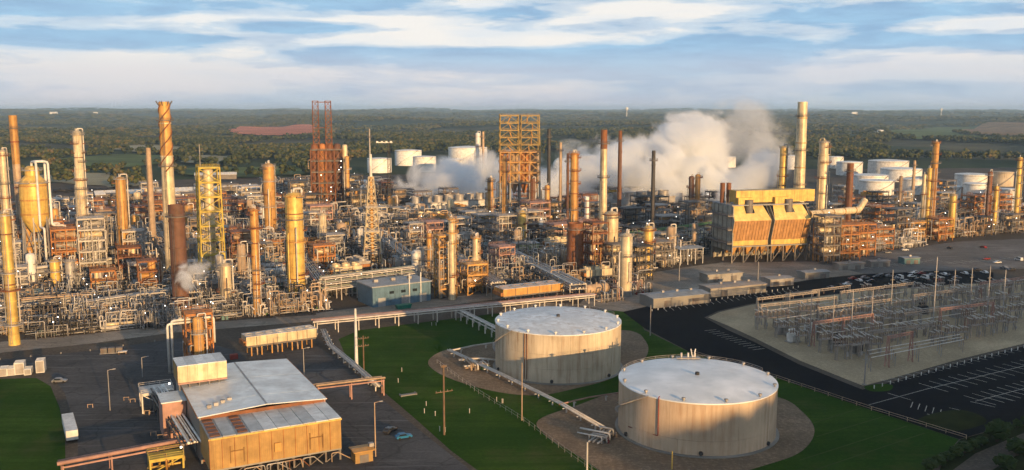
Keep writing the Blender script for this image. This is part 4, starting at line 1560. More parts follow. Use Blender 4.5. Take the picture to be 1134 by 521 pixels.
# ------------------------------------------------------------------ twin drum tower with yellow derricks
p_ = G(575, 240)
m_ = MPP(p_, 40)
t = thing('coker_structure', 'twin drum tower, orange drums under two tiered yellow steel derricks', 'structure', p_, R(4), occ=28, land='the twin drum tower')
z1, z2, z3 = ZAT(202, p_), ZAT(168, p_), ZAT(128, p_)
wd = 45 * m_
for i in range(5):
    for s in (-1, 1):
        box('leg', t, (-wd / 2 + .6 + (wd - 1.2) * i / 4, s * 9, z1 / 2), (1.3, 1.3, z1), 'concrete')
for l_ in range(2):
    new('deck', deck_mesh(wd, 18, 'mid_steel'), t, Matrix.Translation((0, 0, z1 * (l_ + 1) / 2)))
for l_ in range(3):
    new('deck', deck_mesh(wd, 18, 'ochre'), t, Matrix.Translation((0, 0, z1 + (z2 - z1) * (l_ + 1) / 3)))
for i in range(4):
    xx = -wd * .375 + wd * .25 * i
    lathe('coke_drum', t, [(1, z1 - 9), (4.0, z1), (4.0, z2 - 2), (3, z2), (.5, z2 + .6)], 'pipe_tan' if i % 2 else 'orange_steel', 20, (xx, 1.5, 0))
    for k in range(3):
        za, zc_ = z1 + (z2 - z1) * k / 3, z1 + (z2 - z1) * (k + 1) / 3
        beam('brace', t, (xx - wd * .12, -8.8, za), (xx + wd * .12, -8.8, zc_ - .6), .45, 'dull_yellow')
        beam('brace', t, (xx + wd * .12, -8.9, za), (xx - wd * .12, -8.9, zc_ - .6), .45, 'ochre')
for i in range(5):
    box('post', t, (-wd / 2 + .5 + (wd - 1) * i / 4, -9, (z1 + z2) / 2), (.7, .7, z2 - z1), 'ochre')
for d in (-1, 1):
    cx = d * wd * .255
    w_ = wd * .46
    for s1 in (-1, 1):
        for s2 in (-1, 1):
            beam('derrick_post', t, (cx + s1 * w_ / 2, s2 * 7, z2), (cx + s1 * w_ * .47, s2 * 6, z3), .6, 'dull_yellow')
    for l_ in range(1, 6):
        z = z2 + (z3 - z2) * l_ / 5
        new('derrick_deck', deck_mesh(w_, 13, 'dull_yellow'), t, Matrix.Translation((cx, 0, z)))
        za = z2 + (z3 - z2) * (l_ - 1) / 5
        beam('brace', t, (cx - w_ / 2, -6.8, za), (cx, -6.8, z - .5), .35, 'dull_yellow')
        beam('brace', t, (cx + w_ / 2, -6.8, za), (cx, -6.8, z - .5), .35, 'dull_yellow')
        cyl('drill_stem', t, (cx + rnd.uniform(-3, 3), -5, za), (cx + rnd.uniform(-3, 3), -5, z), .5, 'ochre', 8)
pipe_run(t, wd, 22, z1, 12, ['pipe_tan', 'pipe_white', 'ochre'], (.3, .6))

# ------------------------------------------------------------------ cooling tower banks
for k, (xa, ya, xb_, yb_, nf, lab) in enumerate([(455, 243, 548, 236, 8, 'long grey cooling tower bank with a row of round fan stacks, steaming'),
                                                (652, 240, 740, 233, 7, 'dark cooling tower bank half hidden under the great steam cloud')]):
    A, B = G(xa, ya), G(xb_, yb_)
    L = (B - A).length
    rot = math.atan2(B.y - A.y, B.x - A.x)
    t = thing('cooling_tower', lab, 'cooling tower', (A + B) / 2, rot, occ=L * .3, land=['the steaming cooling bank', 'the dark cooling bank'][k])
    for i in range(6):
        w_ = A.lerp(B, i / 5)
        OCC.append((w_.x, w_.y, 14))
    hh = 13.0
    box('basin', t, (0, 0, 1), (L + 2, 17, 2), 'concrete')
    box('louvre_wall', t, (0, 0, 4.9), (L, 14, 5.7), 'dark_steel')
    box('fan_deck', t, (0, 0, 10.3), (L + 1, 16, 5), 'white' if k == 0 else 'galvanised')
    box('parapet', t, (0, -8.1, hh + .1), (L + 1, .2, 1.0), 'galvanised')
    for i in range(nf):
        xx = -L / 2 + L * (i + .5) / nf
        rr_ = L / nf * .36
        lathe('fan_stack', t, [(rr_ * 1.12, hh - .2), (rr_, hh + 2), (rr_ * 1.08, hh + 5.2), (rr_, hh + 5.2), (rr_ * .93, hh + 2), (rr_ * .93, hh)], 'galvanised', 20, (xx, 0, 0))
        beam('pillar', t, (xx, -7.6, 1.8), (xx, -7.6, 8), .6, 'galvanised')

# ------------------------------------------------------------------ far lamp mast
p_ = G(432, 244)
H = ZAT(158, p_)
t = thing('flood_mast', 'dark mast with a pale cross platform high above the yard', 'mast', p_, R(10))
lattice_mast(t, 0, 0, 0, H, 3.2, 1.6, 'dark_steel', 'lattice', .3)
box('platform', t, (-3.5, 0, H), (13, 1.6, .6), 'white')
for i in range(4):
    box('lamp_head', t, (-9 + i * 3.6, -.9, H + .7), (1.6, .5, .9), 'white')
stack(409, 232, 143, 2, 1.6, 'needle mast rising behind the lattice flare tower', 'galvanised', name='mast', rings=1, plat=1, cat='mast')

# ------------------------------------------------------------------ bunker building
BR = R(14)
p_ = G(812, 293)
t = thing('bunker_building', 'big bunker building with two glowing yellow flared fronts above rows of hoppers', 'building', p_, BR, land='the bunker building')
for i in range(8):
    for j in range(4):
        w_ = Vector((p_.x, p_.y, 0)) + Vector((math.cos(BR) * (i * 8) - math.sin(BR) * (j * 8 - 6), math.sin(BR) * (i * 8) + math.cos(BR) * (j * 8 - 6), 0))
        OCC.append((w_.x, w_.y, 7))
uw, gapu = 23.5, 2.2
LB = uw * 2 + gapu
zt, zsh, zbt, zbb = 33.5, 25.0, 13.0, 10.2
mat('bunker_side', (0.36, 0.34, 0.28), streak=SOOT, amt=0.3)
mat('slope_yellow_lit', (0.82, 0.60, 0.22), streak=(0.6, 0.4, 0.1), amt=0.4, rough=0.5)  # upward slope painted brighter, the light it catches put into the colour
mat('face_tan_shaded', (0.50, 0.27, 0.11), streak=(0.34, 0.17, 0.06), amt=0.4, rough=0.5, rand=0.05)  # receding lower face painted darker, its weaker light put into the colour
box('side_wall', t, (.25, 15, 20), (.5, 26, 26), 'bunker_side')
box('rear_wall', t, (LB / 2, 28.2, 17), (LB, .5, 34), 'bunker_side')
box('roof', t, (LB / 2, 16, zt + .1), (LB + .4, 25, .5), 'roof_grey')
box('floor_slab', t, (LB / 2, 15, zbb - .4), (LB, 26, .7), 'concrete')
for i in range(5):
    box('side_rib', t, (-.1, 3.5 + i * 5.6, 20), (.3, .35, 26), 'mid_steel')
for i in range(2):
    x0 = i * (uw + gapu)
    q_ = MB()
    pr = [(7.2, zt), (0.0, zsh), (3.4, zbt), (3.4, zbb), (13, zbb), (13, zt)]

    def front(a, b_, x0_, x1_, th=.25):
        d = Vector((0, b_[0] - a[0], b_[1] - a[1]))
        nrm = Vector((0, -d.z, d.y)).normalized() * th
        v = [(x0_, a[0], a[1]), (x1_, a[0], a[1]), (x1_, b_[0], b_[1]), (x0_, b_[0], b_[1])]
        v += [(x, y + nrm.y, z + nrm.z) for x, y, z in v]
        if a[1] == zt:      # the slope narrows towards the top
            for j in (0, 1, 4, 5):
                xc = x0 + uw / 2
                v[j] = (xc + (v[j][0] - xc) * .80, v[j][1], v[j][2])
        return v, [(0, 1, 2, 3), (7, 6, 5, 4), (0, 4, 5, 1), (1, 5, 6, 2), (2, 6, 7, 3), (3, 7, 4, 0)]
    # upper slope carries a notch in the middle (three strips), lower face is plain panels
    for (a, b_, nm, mt_, cols) in ((pr[0], pr[1], 'slope_panel', 'slope_yellow_lit', [(0, .36), (.64, 1.0)]), (pr[1], pr[2], 'face_panel', 'face_tan_shaded', [(0, .25), (.25, .5), (.5, .75), (.75, 1)]), (pr[2], pr[3], 'sill_panel', 'yellow', [(0, 1)])):
        for c0, c1 in cols:
            q2 = MB()
            g_ = .06 if nm == 'face_panel' else 0
            q2.add(*front(a, b_, x0 + c0 * uw + g_, x0 + c1 * uw - g_))
            pan = q2.build(nm, t, mt_)
            if nm == 'face_panel':
                for k in range(3):
                    xr = x0 + (c0 + (c1 - c0) * (k + .5) / 3) * uw
                    beam('rib', pan, (xr, a[0] - .32, a[1] - .3), (xr, b_[0] - .32, b_[1] + .2), .16, 'face_tan_shaded')
    q2 = MB()
    mid = (pr[0][0] * .45 + pr[1][0] * .55, pr[0][1] * .45 + pr[1][1] * .55)
    q2.add(*front(mid, pr[1], x0 + .36 * uw, x0 + .64 * uw))
    q2.build('slope_panel', t, 'slope_yellow_lit')
    for s, xx in ((0, x0), (1, x0 + uw)):
        q2 = MB()
        vv = [(xx + (-.12 if s == 0 else .12), y, z) for y, z in pr]
        vv2 = [(xx + (.12 if s == 0 else -.12), y, z) for y, z in pr]
        n_ = len(pr)
        q2.add(vv + vv2, [tuple(range(n_)), tuple(range(n_, 2 * n_))[::-1]] + [(k, (k + 1) % n_, n_ + (k + 1) % n_, n_ + k) for k in range(n_)])
        q2.build('end_panel', t, 'bunker_side')
    cyl('notch_duct', t, (x0 + uw / 2, 5.5, 27), (x0 + uw / 2, 5.5, zt + 3), 2.3, 'mid_steel', 12)
    for k in range(5):
        hx = x0 + uw * (k + .5) / 5
        for hy in (5.6, 13):
            q2 = MB()
            a = uw / 10 - .1
            q2.add([(hx - a, hy - 2.2, zbb - .05), (hx + a, hy - 2.2, zbb - .05), (hx + a, hy + 3.4, zbb - .05), (hx - a, hy + 3.4, zbb - .05), (hx - .4, hy, 4.6), (hx + .4, hy, 4.6), (hx + .4, hy + .8, 4.6), (hx - .4, hy + .8, 4.6)],
                   [(0, 1, 2, 3), (0, 4, 5, 1), (1, 5, 6, 2), (2, 6, 7, 3), (3, 7, 4, 0), (7, 6, 5, 4)])
            q2.build('hopper', t, 'ochre')
    for k in range(4):
        hx = x0 + uw * k / 3
        for hy in (3.2, 14, 26):
            box('leg', t, (min(max(hx, .5), LB - .5), hy, zbb / 2 - .3), (.7, .7, zbb - .6), 'mid_steel')
        if k < 3:
            beam('brace', t, (hx + .5, 3.1, .2), (hx + uw / 3 - .5, 3.1, zbb - 1), .35, 'mid_steel')
box('penthouse_duct', t, (LB * .5 + 6, 13, zt + 4.6), (LB + 2, 9, 7.0), 'yellow')
box('penthouse_duct', t, (LB * .20, 9.2, zt + 2.2), (9, 6, 4), 'yellow')
box('penthouse_duct', t, (LB * .68, 9.2, zt + 2.2), (9, 6, 4), 'yellow')
for xx in (2, 6):
    cyl('roof_stack', t, (xx, 20, zt), (xx, 20, zt + 12), 1.4, 'rust', 12)
for k in range(10):
    xx = rnd.uniform(0, LB * .35)
    beam('roof_frame', t, (xx, 11, zt), (xx, 11, zt + rnd.uniform(3, 7)), .3, 'mid_steel')
for z in (12, 20, 28):
    new('walkway', deck_mesh(3, 26, 'mid_steel'), t, Matrix.Translation((-1.6, 15, z)))
# duct and frames at its flank
q0 = G(905, 288)
for k, (px_, py_, dx, dy, nl_, lh_, st_, lab) in enumerate([
        (914, 291, 11, 12, 5, 5.6, 'mid_steel', 'dark five-level steel frame at the flank of the bunker building'),
        (934, 288, 14, 12, 4, 5.4, 'orange_steel', 'orange pipe-filled frame below the rusty red stack'),
        (953, 283, 12, 12, 4, 5.0, 'orange_steel', 'sunlit orange frame with crossing pipes next to the parking lot'),
        (972, 276, 16, 10, 3, 4.6, 'orange_steel', 'low orange frame with cream vessels at the parking lot corner')]):
    w_ = G(px_, py_)
    mod_structure(w_.x, w_.y, dx, dy, nl_, lh_, st_, ['ochre', 'pipe_tan', 'pipe_white'], lab, BR, 1.4, land=['the bunker flank frame', None, 'the sunlit orange frame', None][k])
A, B = G(893, 285), G(955, 277)
t = thing('duct', 'fat cream duct running from the bunker building to the rusty red stack', 'duct', (A + B) / 2, math.atan2(B.y - A.y, B.x - A.x))
L = (B - A).length
za = 26
cyl('duct_shell', t, (-L / 2, 0, za), (L / 2 - 6, 0, za), 2.2, 'cream', 18)
cyl('duct_end', t, (L / 2 - 6, 0, za), (L / 2, 0, za + 6), 2.0, 'cream', 18)
for i in range(5):
    xx = -L / 2 + L * i / 5
    cyl('collar', t, (xx, 0, za), (xx + .6, 0, za), 2.4, 'ochre', 18)
    beam('leg', t, (xx, -1.6, 0), (xx, -1.6, za - 1.4), .5, 'mid_steel')
    beam('leg', t, (xx, 1.6, 0), (xx, 1.6, za - 1.4), .5, 'mid_steel')

# ------------------------------------------------------------------ far white tanks
FT = [(420, 192, 175, 27, 'flat white far tank beside the thin mast'), (452, 184, 166, 30, 'tall white far tank behind the cooling bank, highest of its three'), (470, 191, 173, 26, 'low white far tank beside two others above the steaming bank'),
      (518, 184, 163, 44, 'wide white far tank beside the slim white column'), (503, 196, 176, 20, 'smaller white far tank in front of the wide one'),
      (648, 186, 172, 32, 'white far tank half veiled behind the striped stack'), (804, 186, 173, 22, 'white far tank peeping out beside the great steam cloud'),
      (844, 184, 170, 29, 'white far tank behind the pink steam puff'), (878, 188, 172, 20, 'white far tank behind the banded chimney'), (925, 187, 173, 18, 'small white far tank beside the curved-pipe vessel'),
      (941, 195, 179, 28, 'white far tank above the rusty red stack'), (984, 194, 178, 43, 'widest white tank at the back of the far rows'), (963, 211, 194, 40, 'white tank partly hidden by a nearer one in the far rows'),
      (971, 217, 200, 37, 'nearest white tank of the far rows above the orange frames'), (998, 202, 187, 44, 'broad white tank in the second far row'), (1012, 216, 198, 25, 'white tank behind the thin tan stack'),
      (1051, 220, 206, 25, 'white tank behind the short plain column'), (1077, 208, 193, 36, 'long white tank behind the rusty far column'), (1081, 223, 203, 25, 'tall white tank in front of a longer one'),
      (1117, 225, 209, 23, 'white tank beside the far edge column'), (1111, 207, 190, 22, 'beige far tank at the end of the last row')]
tank_proto = None
for i, (px_, pb, pt, w_, lab) in enumerate(FT):
    p_ = G(upright(px_, pb, pt), pb)
    r_ = w_ * MPP(p_, 10) / 2
    p_ = p_ + Vector((p_.x / p_.y, 1, 0)) * r_
    h_ = max(7, ZAT(pt + 1.2, p_ - Vector((0, r_, 0))))
    mt_ = 'tank_beige' if i == 20 else 'tank_white'
    t = thing('storage_tank', lab, 'tank', p_, 0, 'white tanks of the far tank farm', occ=r_ + 3)
    q_ = MB()
    q_.lathe([(r_, 0), (r_, h_)], 40)
    q_.f.pop()
    q_.sm.pop()
    q_.build('shell', t, mt_)
    lathe('roof', t, [(r_ + .15, h_ - .2), (r_ + .15, h_ + .1), (r_ * .5, h_ + r_ * .05), (.05, h_ + r_ * .08)], mt_, 40)
    lathe('wind_girder', t, [(r_, h_ - 1.6), (r_ + .5, h_ - 1.5), (r_ + .5, h_ - 1.2), (r_, h_ - 1.1)], 'galvanised', 40)
    q_ = MB()
    for k in range(12):
        a0, a1 = -2.4 + k * .14, -2.4 + (k + 1) * .14
        q_.bar(((r_ + .6) * math.cos(a0), (r_ + .6) * math.sin(a0), h_ * k / 12), ((r_ + .6) * math.cos(a1), (r_ + .6) * math.sin(a1), h_ * (k + 1) / 12), 1.0, .3)
    q_.build('stair', t, 'galvanised')
p_ = G(621, 186)
t = thing('dome_tank', 'white hemispherical dome tank behind the steam', 'tank', p_, 0)
lathe('wall', t, [(12, 0), (12, 5), (.05, 5)], 'tank_white', 36)
lathe('dome', t, [(12, 5)] + dome(12, 5.01, .9, 8), 'tank_white', 36)
w_ = G(990, 226)
for k, (px_, py_, lab) in enumerate([(990, 229, 'white bullet tank lying below the far white rows'), (975, 232, 'small white bullet tank beside the larger lying one')]):
    w_ = G(px_, py_)
    t = thing('bullet_tank', lab, 'tank', w_, R(5), 'bullet tanks')
    hvessel(t, (0, 0, 4.6), 24 if k == 0 else 15, 3.1, 'tank_white', 0, 'bullet_shell')
    for s in (-1, 1):
        box('pier', t, (s * (7 if k == 0 else 4.8), 0, 1), (1.2, 4, 2), 'concrete')

# ------------------------------------------------------------------ rail yard and long white roofs behind the left units
NTH = ['first', 'second', 'third', 'fourth', 'fifth', 'sixth', 'seventh', 'eighth', 'ninth', 'tenth', 'eleventh', 'twelfth', 'thirteenth', 'fourteenth', 'fifteenth', 'sixteenth', 'seventeenth', 'eighteenth', 'nineteenth', 'twentieth', 'twenty-first', 'twenty-second']
for row, (ya, n, x0_, x1_) in enumerate([(211, 22, 60, 345), (218, 15, 90, 330)]):
    A, B = G(x0_, ya + 3), G(x1_, ya)
    rot = math.atan2(B.y - A.y, B.x - A.x)
    if row == 0:
        proto = None
    for i in range(n):
        w_ = A.lerp(B, (i + .5) / n)
        gl = (B - A).length / n
        t = bpy.data.objects.new('rail_tank_car', None)
        COL.objects.link(t)
        t.location = w_
        t.rotation_euler = (0, 0, rot)
        tag(t, f'{NTH[i]} black tank car from the domed reactor end of the ' + ('long dark train' if row == 0 else 'shorter train'), 'rail car', ['tank cars of the long dark train', 'tank cars of the shorter train'][row])
        if proto is None:
            proto = []
            hv = hvessel(t, (0, 0, 2.9), 13.5, 1.75, 'black', 0, 'tank_barrel', 'black')
            for nm, c, s_ in (('underframe', (0, 0, 1.0), (15, 1.6, .4)), ('hatch', (0, 0, 4.9), (1.4, 1.2, .7)), ('bogie', (-5.2, 0, .5), (3, 1.9, .8)), ('bogie', (5.2, 0, .5), (3, 1.9, .8))):
                box(nm, t, c, s_, 'black')
            proto = list(t.children)
        else:
            for c in proto:
                d = c.copy()
                COL.objects.link(d)
                d.parent = t
for k, (xa, ya, xb_, yb_, D, lab) in enumerate([(105, 222, 285, 214, 20, 'long low warehouse with a pale roof behind the tall chimney'), (330, 212, 420, 207, 18, 'long pale roofed warehouse behind the thin ochre column'),
                                               (216, 199, 262, 198, 16, 'short white roofed warehouse beyond the train'), (555, 208, 640, 206, 16, 'grey roofed shed behind the steam and the twin drum tower')]):
    A, B = G(xa, ya), G(xb_, yb_)
    mod_shed(((A + B) / 2).x, ((A + B) / 2).y, (B - A).length, D, 6, 'mid_steel', 'tank_white' if k < 3 else 'roof_grey', lab, math.atan2(B.y - A.y, B.x - A.x), name='warehouse', doors=6)

# ------------------------------------------------------------------ main pipe racks
rack(G(350, 369), G(655, 338), 4.6, 5.0, 1, 5, 'long low rack of pale pipes running between the lawn and the plant road', 'pipe_white', ('pipe_white', 'pipe_white', 'pink_steel'), .38, land='the long pale pipe rack')
rack(G(508, 352), G(556, 377), 3.6, 3.2, 1, 3, 'short pipe rack branching off towards the rust-streaked tank', 'pipe_white', ('pipe_white',), .34, step=6)
rack(G(40, 318), G(172, 300), 7.0, 6, 2, 4, 'grey pipe rack with one very thick line behind the small drums', 'galvanised', ('pipe_grey', 'pipe_white'), .7, land='the thick-line rack')
rack(G(262, 292), G(375, 284), 9, 6, 2, 4, 'orange pipe bridge passing behind the big yellow column', 'ochre', ('ochre', 'orange_steel'), .6, land='the orange pipe bridge')
rack(G(358, 334), G(458, 320), 6, 5, 3, 4, 'white three-level pipe rack in front of the lattice flare tower', 'pipe_white', ('pipe_white', 'green_wall', 'pipe_grey'), .3, gap=2.6, land='the white three-level rack')
rack(G(425, 268), G(560, 258), 7, 8, 2, 7, 'broad pipe rack crossing behind the lattice flare tower', 'galvanised', ('pipe_grey', 'pipe_white', 'mid_steel'), .4)
rack(G(640, 334), G(558, 290), 6, 8, 2, 7, 'broad dense pipe rack running back from the orange box', 'galvanised', ('pipe_grey', 'pipe_white', 'pipe_tan'), .34, land='the broad dense rack')
rack(G(552, 332), G(480, 280), 6, 7, 2, 6, 'pipe rack running back beside the squat orange heater', 'galvanised', ('pipe_grey', 'pipe_white', 'pipe_tan'), .34)
rack(G(100, 352), G(200, 336), 5, 5, 2, 5, 'grey pipe rack in front of the rust brown stack', 'galvanised', ('pipe_grey', 'pipe_white'), .3)
rack(G(20, 352), G(96, 345), 5.5, 6, 2, 5, 'grey pipe rack low before the domed orange reactor', 'galvanised', ('pipe_grey', 'pipe_tan'), .3)
rack(G(385, 246), G(520, 248), 8, 7, 2, 6, 'far pipe rack below the steaming cooling bank', 'mid_steel', ('pipe_grey', 'mid_steel'), .4)
rack(G(700, 276), G(800, 262), 8, 7, 2, 6, 'pipe rack behind the short ochre column', 'mid_steel', ('pipe_grey', 'green_paint'), .4)
rack(G(985, 262), G(1110, 250), 6, 7, 2, 5, 'far pipe rack in front of the highest far column', 'mid_steel', ('pipe_grey', 'pipe_tan'), .4)
rack(G(1060, 258), G(1180, 246), 5, 6, 2, 5, 'far pipe rack with upright loops at the end of the lot', 'mid_steel', ('pipe_grey', 'dark_steel'), .4)
rack(G(880, 244), G(1010, 228), 7, 7, 2, 5, 'pipe rack behind the bunker building and its frames', 'mid_steel', ('pipe_grey', 'pipe_tan'), .4)
rack(G(215, 345), G(168, 260), 6.5, 7, 2, 6, 'pipe rack running back beside the tall chimney', 'galvanised', ('pipe_grey', 'pipe_white', 'pipe_tan'), .36)
rack(G(355, 330), G(310, 262), 6.5, 7, 2, 6, 'pipe rack running back beside the big yellow column', 'galvanised', ('pipe_grey', 'pink_steel', 'pipe_tan'), .36)
rack(G(452, 300), G(395, 250), 6.5, 8, 2, 7, 'pipe rack running back beside the lattice flare tower', 'galvanised', ('pipe_grey', 'pipe_white', 'mid_steel'), .36)

# ------------------------------------------------------------------ sheds and boxes of the middle ground
A, B = G(413, 341), G(477, 333)
rot = math.atan2(B.y - A.y, B.x - A.x)
p_ = (A + B) / 2
L, D, h_ = (B - A).length, 17, 9
t = thing('shed', 'blue metal shed with a flat grey roof, bins and vehicles at its front', 'shed', (p_.x - math.sin(rot) * D / 2, p_.y + math.cos(rot) * D / 2, 0), rot, occ=L * .62, land='the blue shed')
box('wall', t, (0, 0, h_ / 2), (L, D, h_), 'blue_wall')
box('roof', t, (0, 0, h_ + .3), (L + 1, D + 1, .5), 'roof_grey')
for i in range(12):
    box('wall_rib', t, (-L / 2 + L * (i + .5) / 12, -D / 2 - .08, h_ / 2), (.18, .16, h_ - .1), 'blue_wall')
for xx in (-L * .35, L * .05, L * .36):
    box('door', t, (xx, -D / 2 - .1, 2), (3.6, .2, 4), 'roof_grey')
for i in range(3):
    box('window', t, (-L * .18 + i * L * .2, -D / 2 - .1, 6), (2.2, .2, 1.2), 'glass_dark')
for xx in (L * .12, L * .32):
    cyl('flue', t, (xx, -D * .52, 0), (xx, -D * .52, h_ + 5), .3, 'white', 8)
for i in range(3):
    box('roof_unit', t, (-L * .3 + i * L * .3, D * .1, h_ + 1.1), (2, 2, 1.3), 'galvanised')
w_ = G(447, 342)
t = thing('skip_bin', 'bright green skip bin in front of the blue shed', 'bin', w_, rot)
q_ = MB()
q_.add([(-3, -1.2, .2), (3, -1.2, .2), (3, 1.2, .2), (-3, 1.2, .2), (-3.6, -1.4, 2), (3.6, -1.4, 2), (3.6, 1.4, 2), (-3.6, 1.4, 2)], [(0, 3, 2, 1), (0, 1, 5, 4), (1, 2, 6, 5), (2, 3, 7, 6), (3, 0, 4, 7), (4, 5, 6, 7)])
q_.build('bin_body', t, 'bin_green')
for s in (-1, 1):
    box('rib', t, (s * 1.2, -1.4, 1.1), (.15, .2, 1.6), 'bin_green')
    box('skid', t, (0, s * .8, .1), (5.6, .2, .2), 'dark_steel')


mat('roof_pink', (0.34, 0.29, 0.25), rough=0.6, streak=SOOT, amt=0.3, vert=False)


def shed_px(px_, py_, L, D, h, wall, roof, lab, rot=GA, **kw):
    w_ = G(px_, py_)
    return mod_shed(w_.x - math.sin(rot) * D / 2, w_.y + math.cos(rot) * D / 2, L, D, h, wall, roof, lab, rot, **kw)


shed_px(357, 303, 20, 13, 7, 'white', 'roof_teal', 'open sided shed with a teal gable roof behind the white three-level rack', open_=True, land='the open teal shed')
shed_px(454, 300, 17, 13, 6, 'white', 'roof_grey', 'open sided shed with a grey gable roof behind the blue shed', open_=True, land='the open grey shed')
shed_px(297, 303, 19, 12, 7, 'teal', 'roof_teal', 'teal gabled shed behind the slim orange column')
shed_px(300, 325, 28, 7, 5, 'teal', 'roof_grey', 'long teal walled shed at the foot of the slim orange column', rise=.6)
shed_px(168, 325, 15, 9, 5, 'galvanised', 'roof_grey', 'small grey roofed shed behind the rust brown stack')
shed_px(585, 287, 15, 11, 9, 'green_wall', 'roof_grey', 'pale green block house under the short yellow column', rise=.5, land='the pale green block house')
shed_px(760, 277, 24, 14, 7, 'green_wall', 'roof_grey', 'olive walled shed beside the bunker building', rise=.8, land='the olive shed')
shed_px(766, 293, 17, 11, 9, 'white', 'roof_grey', 'open loading canopy with a grey roof beside the bunker building', rise=.6, open_=True)
shed_px(755, 339, 30, 12, 4.4, 'concrete', 'roof_grey', 'long grey low building along the black road', rot=R(23), rise=.5, land='the long grey building')
shed_px(818, 327, 32, 10, 4.2, 'concrete', 'roof_pink', 'long pinkish low building along the black road', rot=R(22), rise=.4, land='the long pinkish building')
shed_px(803, 312, 21, 8, 4, 'concrete', 'concrete', 'concrete walled basin house in front of the bunker building', rot=R(20), rise=.2)
shed_px(866, 317, 14, 8, 3.6, 'galvanised', 'roof_grey', 'grey low shed beside the long pinkish building', rot=R(20), rise=.4)
shed_px(905, 309, 15, 7, 3.4, 'concrete', 'roof_grey', 'small grey low building beside the parked cars', rot=R(18), rise=.4)
shed_px(943, 299, 16, 6, 3.4, 'concrete', 'roof_pink', 'pale trailer office in front of the sunlit orange frame', rot=R(14), rise=.3)
shed_px(975, 296, 12, 5, 3.2, 'concrete', 'roof_pink', 'small pale trailer office beside the parked cars', rot=R(12), rise=.3)
shed_px(1010, 293, 10, 6, 3.5, 'teal', 'roof_grey', 'tiny teal hut on the parking lot', rot=R(12), rise=.3)
# orange box with pink frame
A, B = G(552, 339), G(618, 331)
rot = math.atan2(B.y - A.y, B.x - A.x)
mod_cooler(((A + B) / 2).x, ((A + B) / 2).y + 4, (B - A).length, 9, 4.2, 5, 'ochre', 'long peach orange box on pinkish legs behind the rust-streaked tank', rot, legs='pink_steel', ring=.3, flat=True, land='the orange box')
A, B = G(268, 396), G(346, 385)
rot = math.atan2(B.y - A.y, B.x - A.x)
mod_cooler(((A + B) / 2).x, ((A + B) / 2).y + 3, (B - A).length, 6.5, 4.0, 7, 'cream', 'long cream cooler box on legs beside the big roofed building', rot, legs='ochre', ring=.3, flat=True, land='the long cream cooler')
w_ = G(525, 325)
mod_structure(w_.x, w_.y, 11, 9, 3, 5, 'ochre', ['ochre', 'pipe_tan', 'pipe_white'], 'peach orange heater frame with stairs beside the blue shed', GA, 1.2)

# ------------------------------------------------------------------ tall open frames that show between the landmarks
for k, (px_, py_, dx, dy, nl_, lh_, st_, lab, lnd) in enumerate([
        (104, 312, 13, 12, 6, 5.6, 'galvanised', 'tall grey six-level frame laced with pipes behind the thick-line rack', 'the tall grey frame'),
        (121, 300, 12, 11, 6, 5.4, 'mid_steel', 'tall brownish frame next to the tall grey six-level frame', None),
        (150, 306, 11, 11, 5, 5.0, 'galvanised', 'grey five-level frame beside the tapered tan stack', None),
        (76, 312, 14, 12, 5, 5.6, 'orange_steel', 'orange five-level frame crammed with red pipes beside the domed orange reactor', 'the orange crammed frame'),
        (63, 300, 10, 10, 5, 5.6, 'orange_steel', 'slimmer orange frame right behind the domed orange reactor', None),
        (268, 300, 13, 11, 4, 5.6, 'rust', 'rusty four-level frame between the yellow lattice tower and the orange bridge', None),
        (357, 305, 12, 10, 3, 5.6, 'orange_steel', 'peach orange frame beside the open teal shed', None),
        (490, 330, 6, 6, 6, 5.0, 'ochre', 'slim orange stair frame attached to the slim cream column', None),
        (659, 312, 10, 9, 6, 5.2, 'rust', 'rusty six-level frame under the red-topped chimney', 'the rusty six-level frame'),
        (683, 314, 11, 9, 4, 5.2, 'mid_steel', 'dark four-level frame between the fat cream vessel and the plain tan column', None),
        (708, 310, 11, 9, 4, 4.6, 'dark_steel', 'black four-level frame behind the short ochre column', None),
        (730, 296, 12, 10, 3, 5.0, 'mid_steel', 'low dark frame behind the thin black stack', None),
        (1040, 266, 14, 10, 3, 5.0, 'orange_steel', 'orange frame at the foot of the highest far column', None),
        (1010, 268, 14, 10, 3, 4.6, 'ochre', 'ochre frame beside the highest far column', None),
        (1085, 261, 14, 9, 3, 4.6, 'dark_steel', 'dark frame at the foot of the rusty far column', None),
        (1120, 258, 14, 9, 3, 4.6, 'mid_steel', 'dark frame at the foot of the far edge column', None),
        (330, 240, 18, 14, 5, 6, 'dark_steel', 'dark frame beside the dark derrick tower', None),
        (398, 242, 18, 14, 4, 6, 'dark_steel', 'dark frame between the thin ochre column and the mast', None),
        (765, 262, 14, 12, 5, 5, 'mid_steel', 'brownish frame around the paired columns', None)]):
    w_ = G(px_, py_)
    mod_structure(w_.x, w_.y, dx, dy, nl_, lh_, st_, {'galvanised': ['pipe_grey', 'pipe_white'], 'orange_steel': ['ochre', 'orange_steel', 'pipe_white'], 'rust': ['rust', 'pipe_tan', 'ochre']}.get(st_, ['pipe_grey', 'pipe_tan', 'mid_steel']), lab, GA + rnd.uniform(-.05, .05), 1.5, land=lnd)

# ================================================================== THE MASS OF SMALLER UNITS BETWEEN THE LANDMARKS
U, VV = Vector((math.cos(GA), math.sin(GA), 0)), Vector((-math.sin(GA), math.cos(GA), 0))


def free(x, y, r):
    return all((x - a) ** 2 + (y - b_) ** 2 > (r + c) ** 2 * .55 for a, b_, c in OCC)


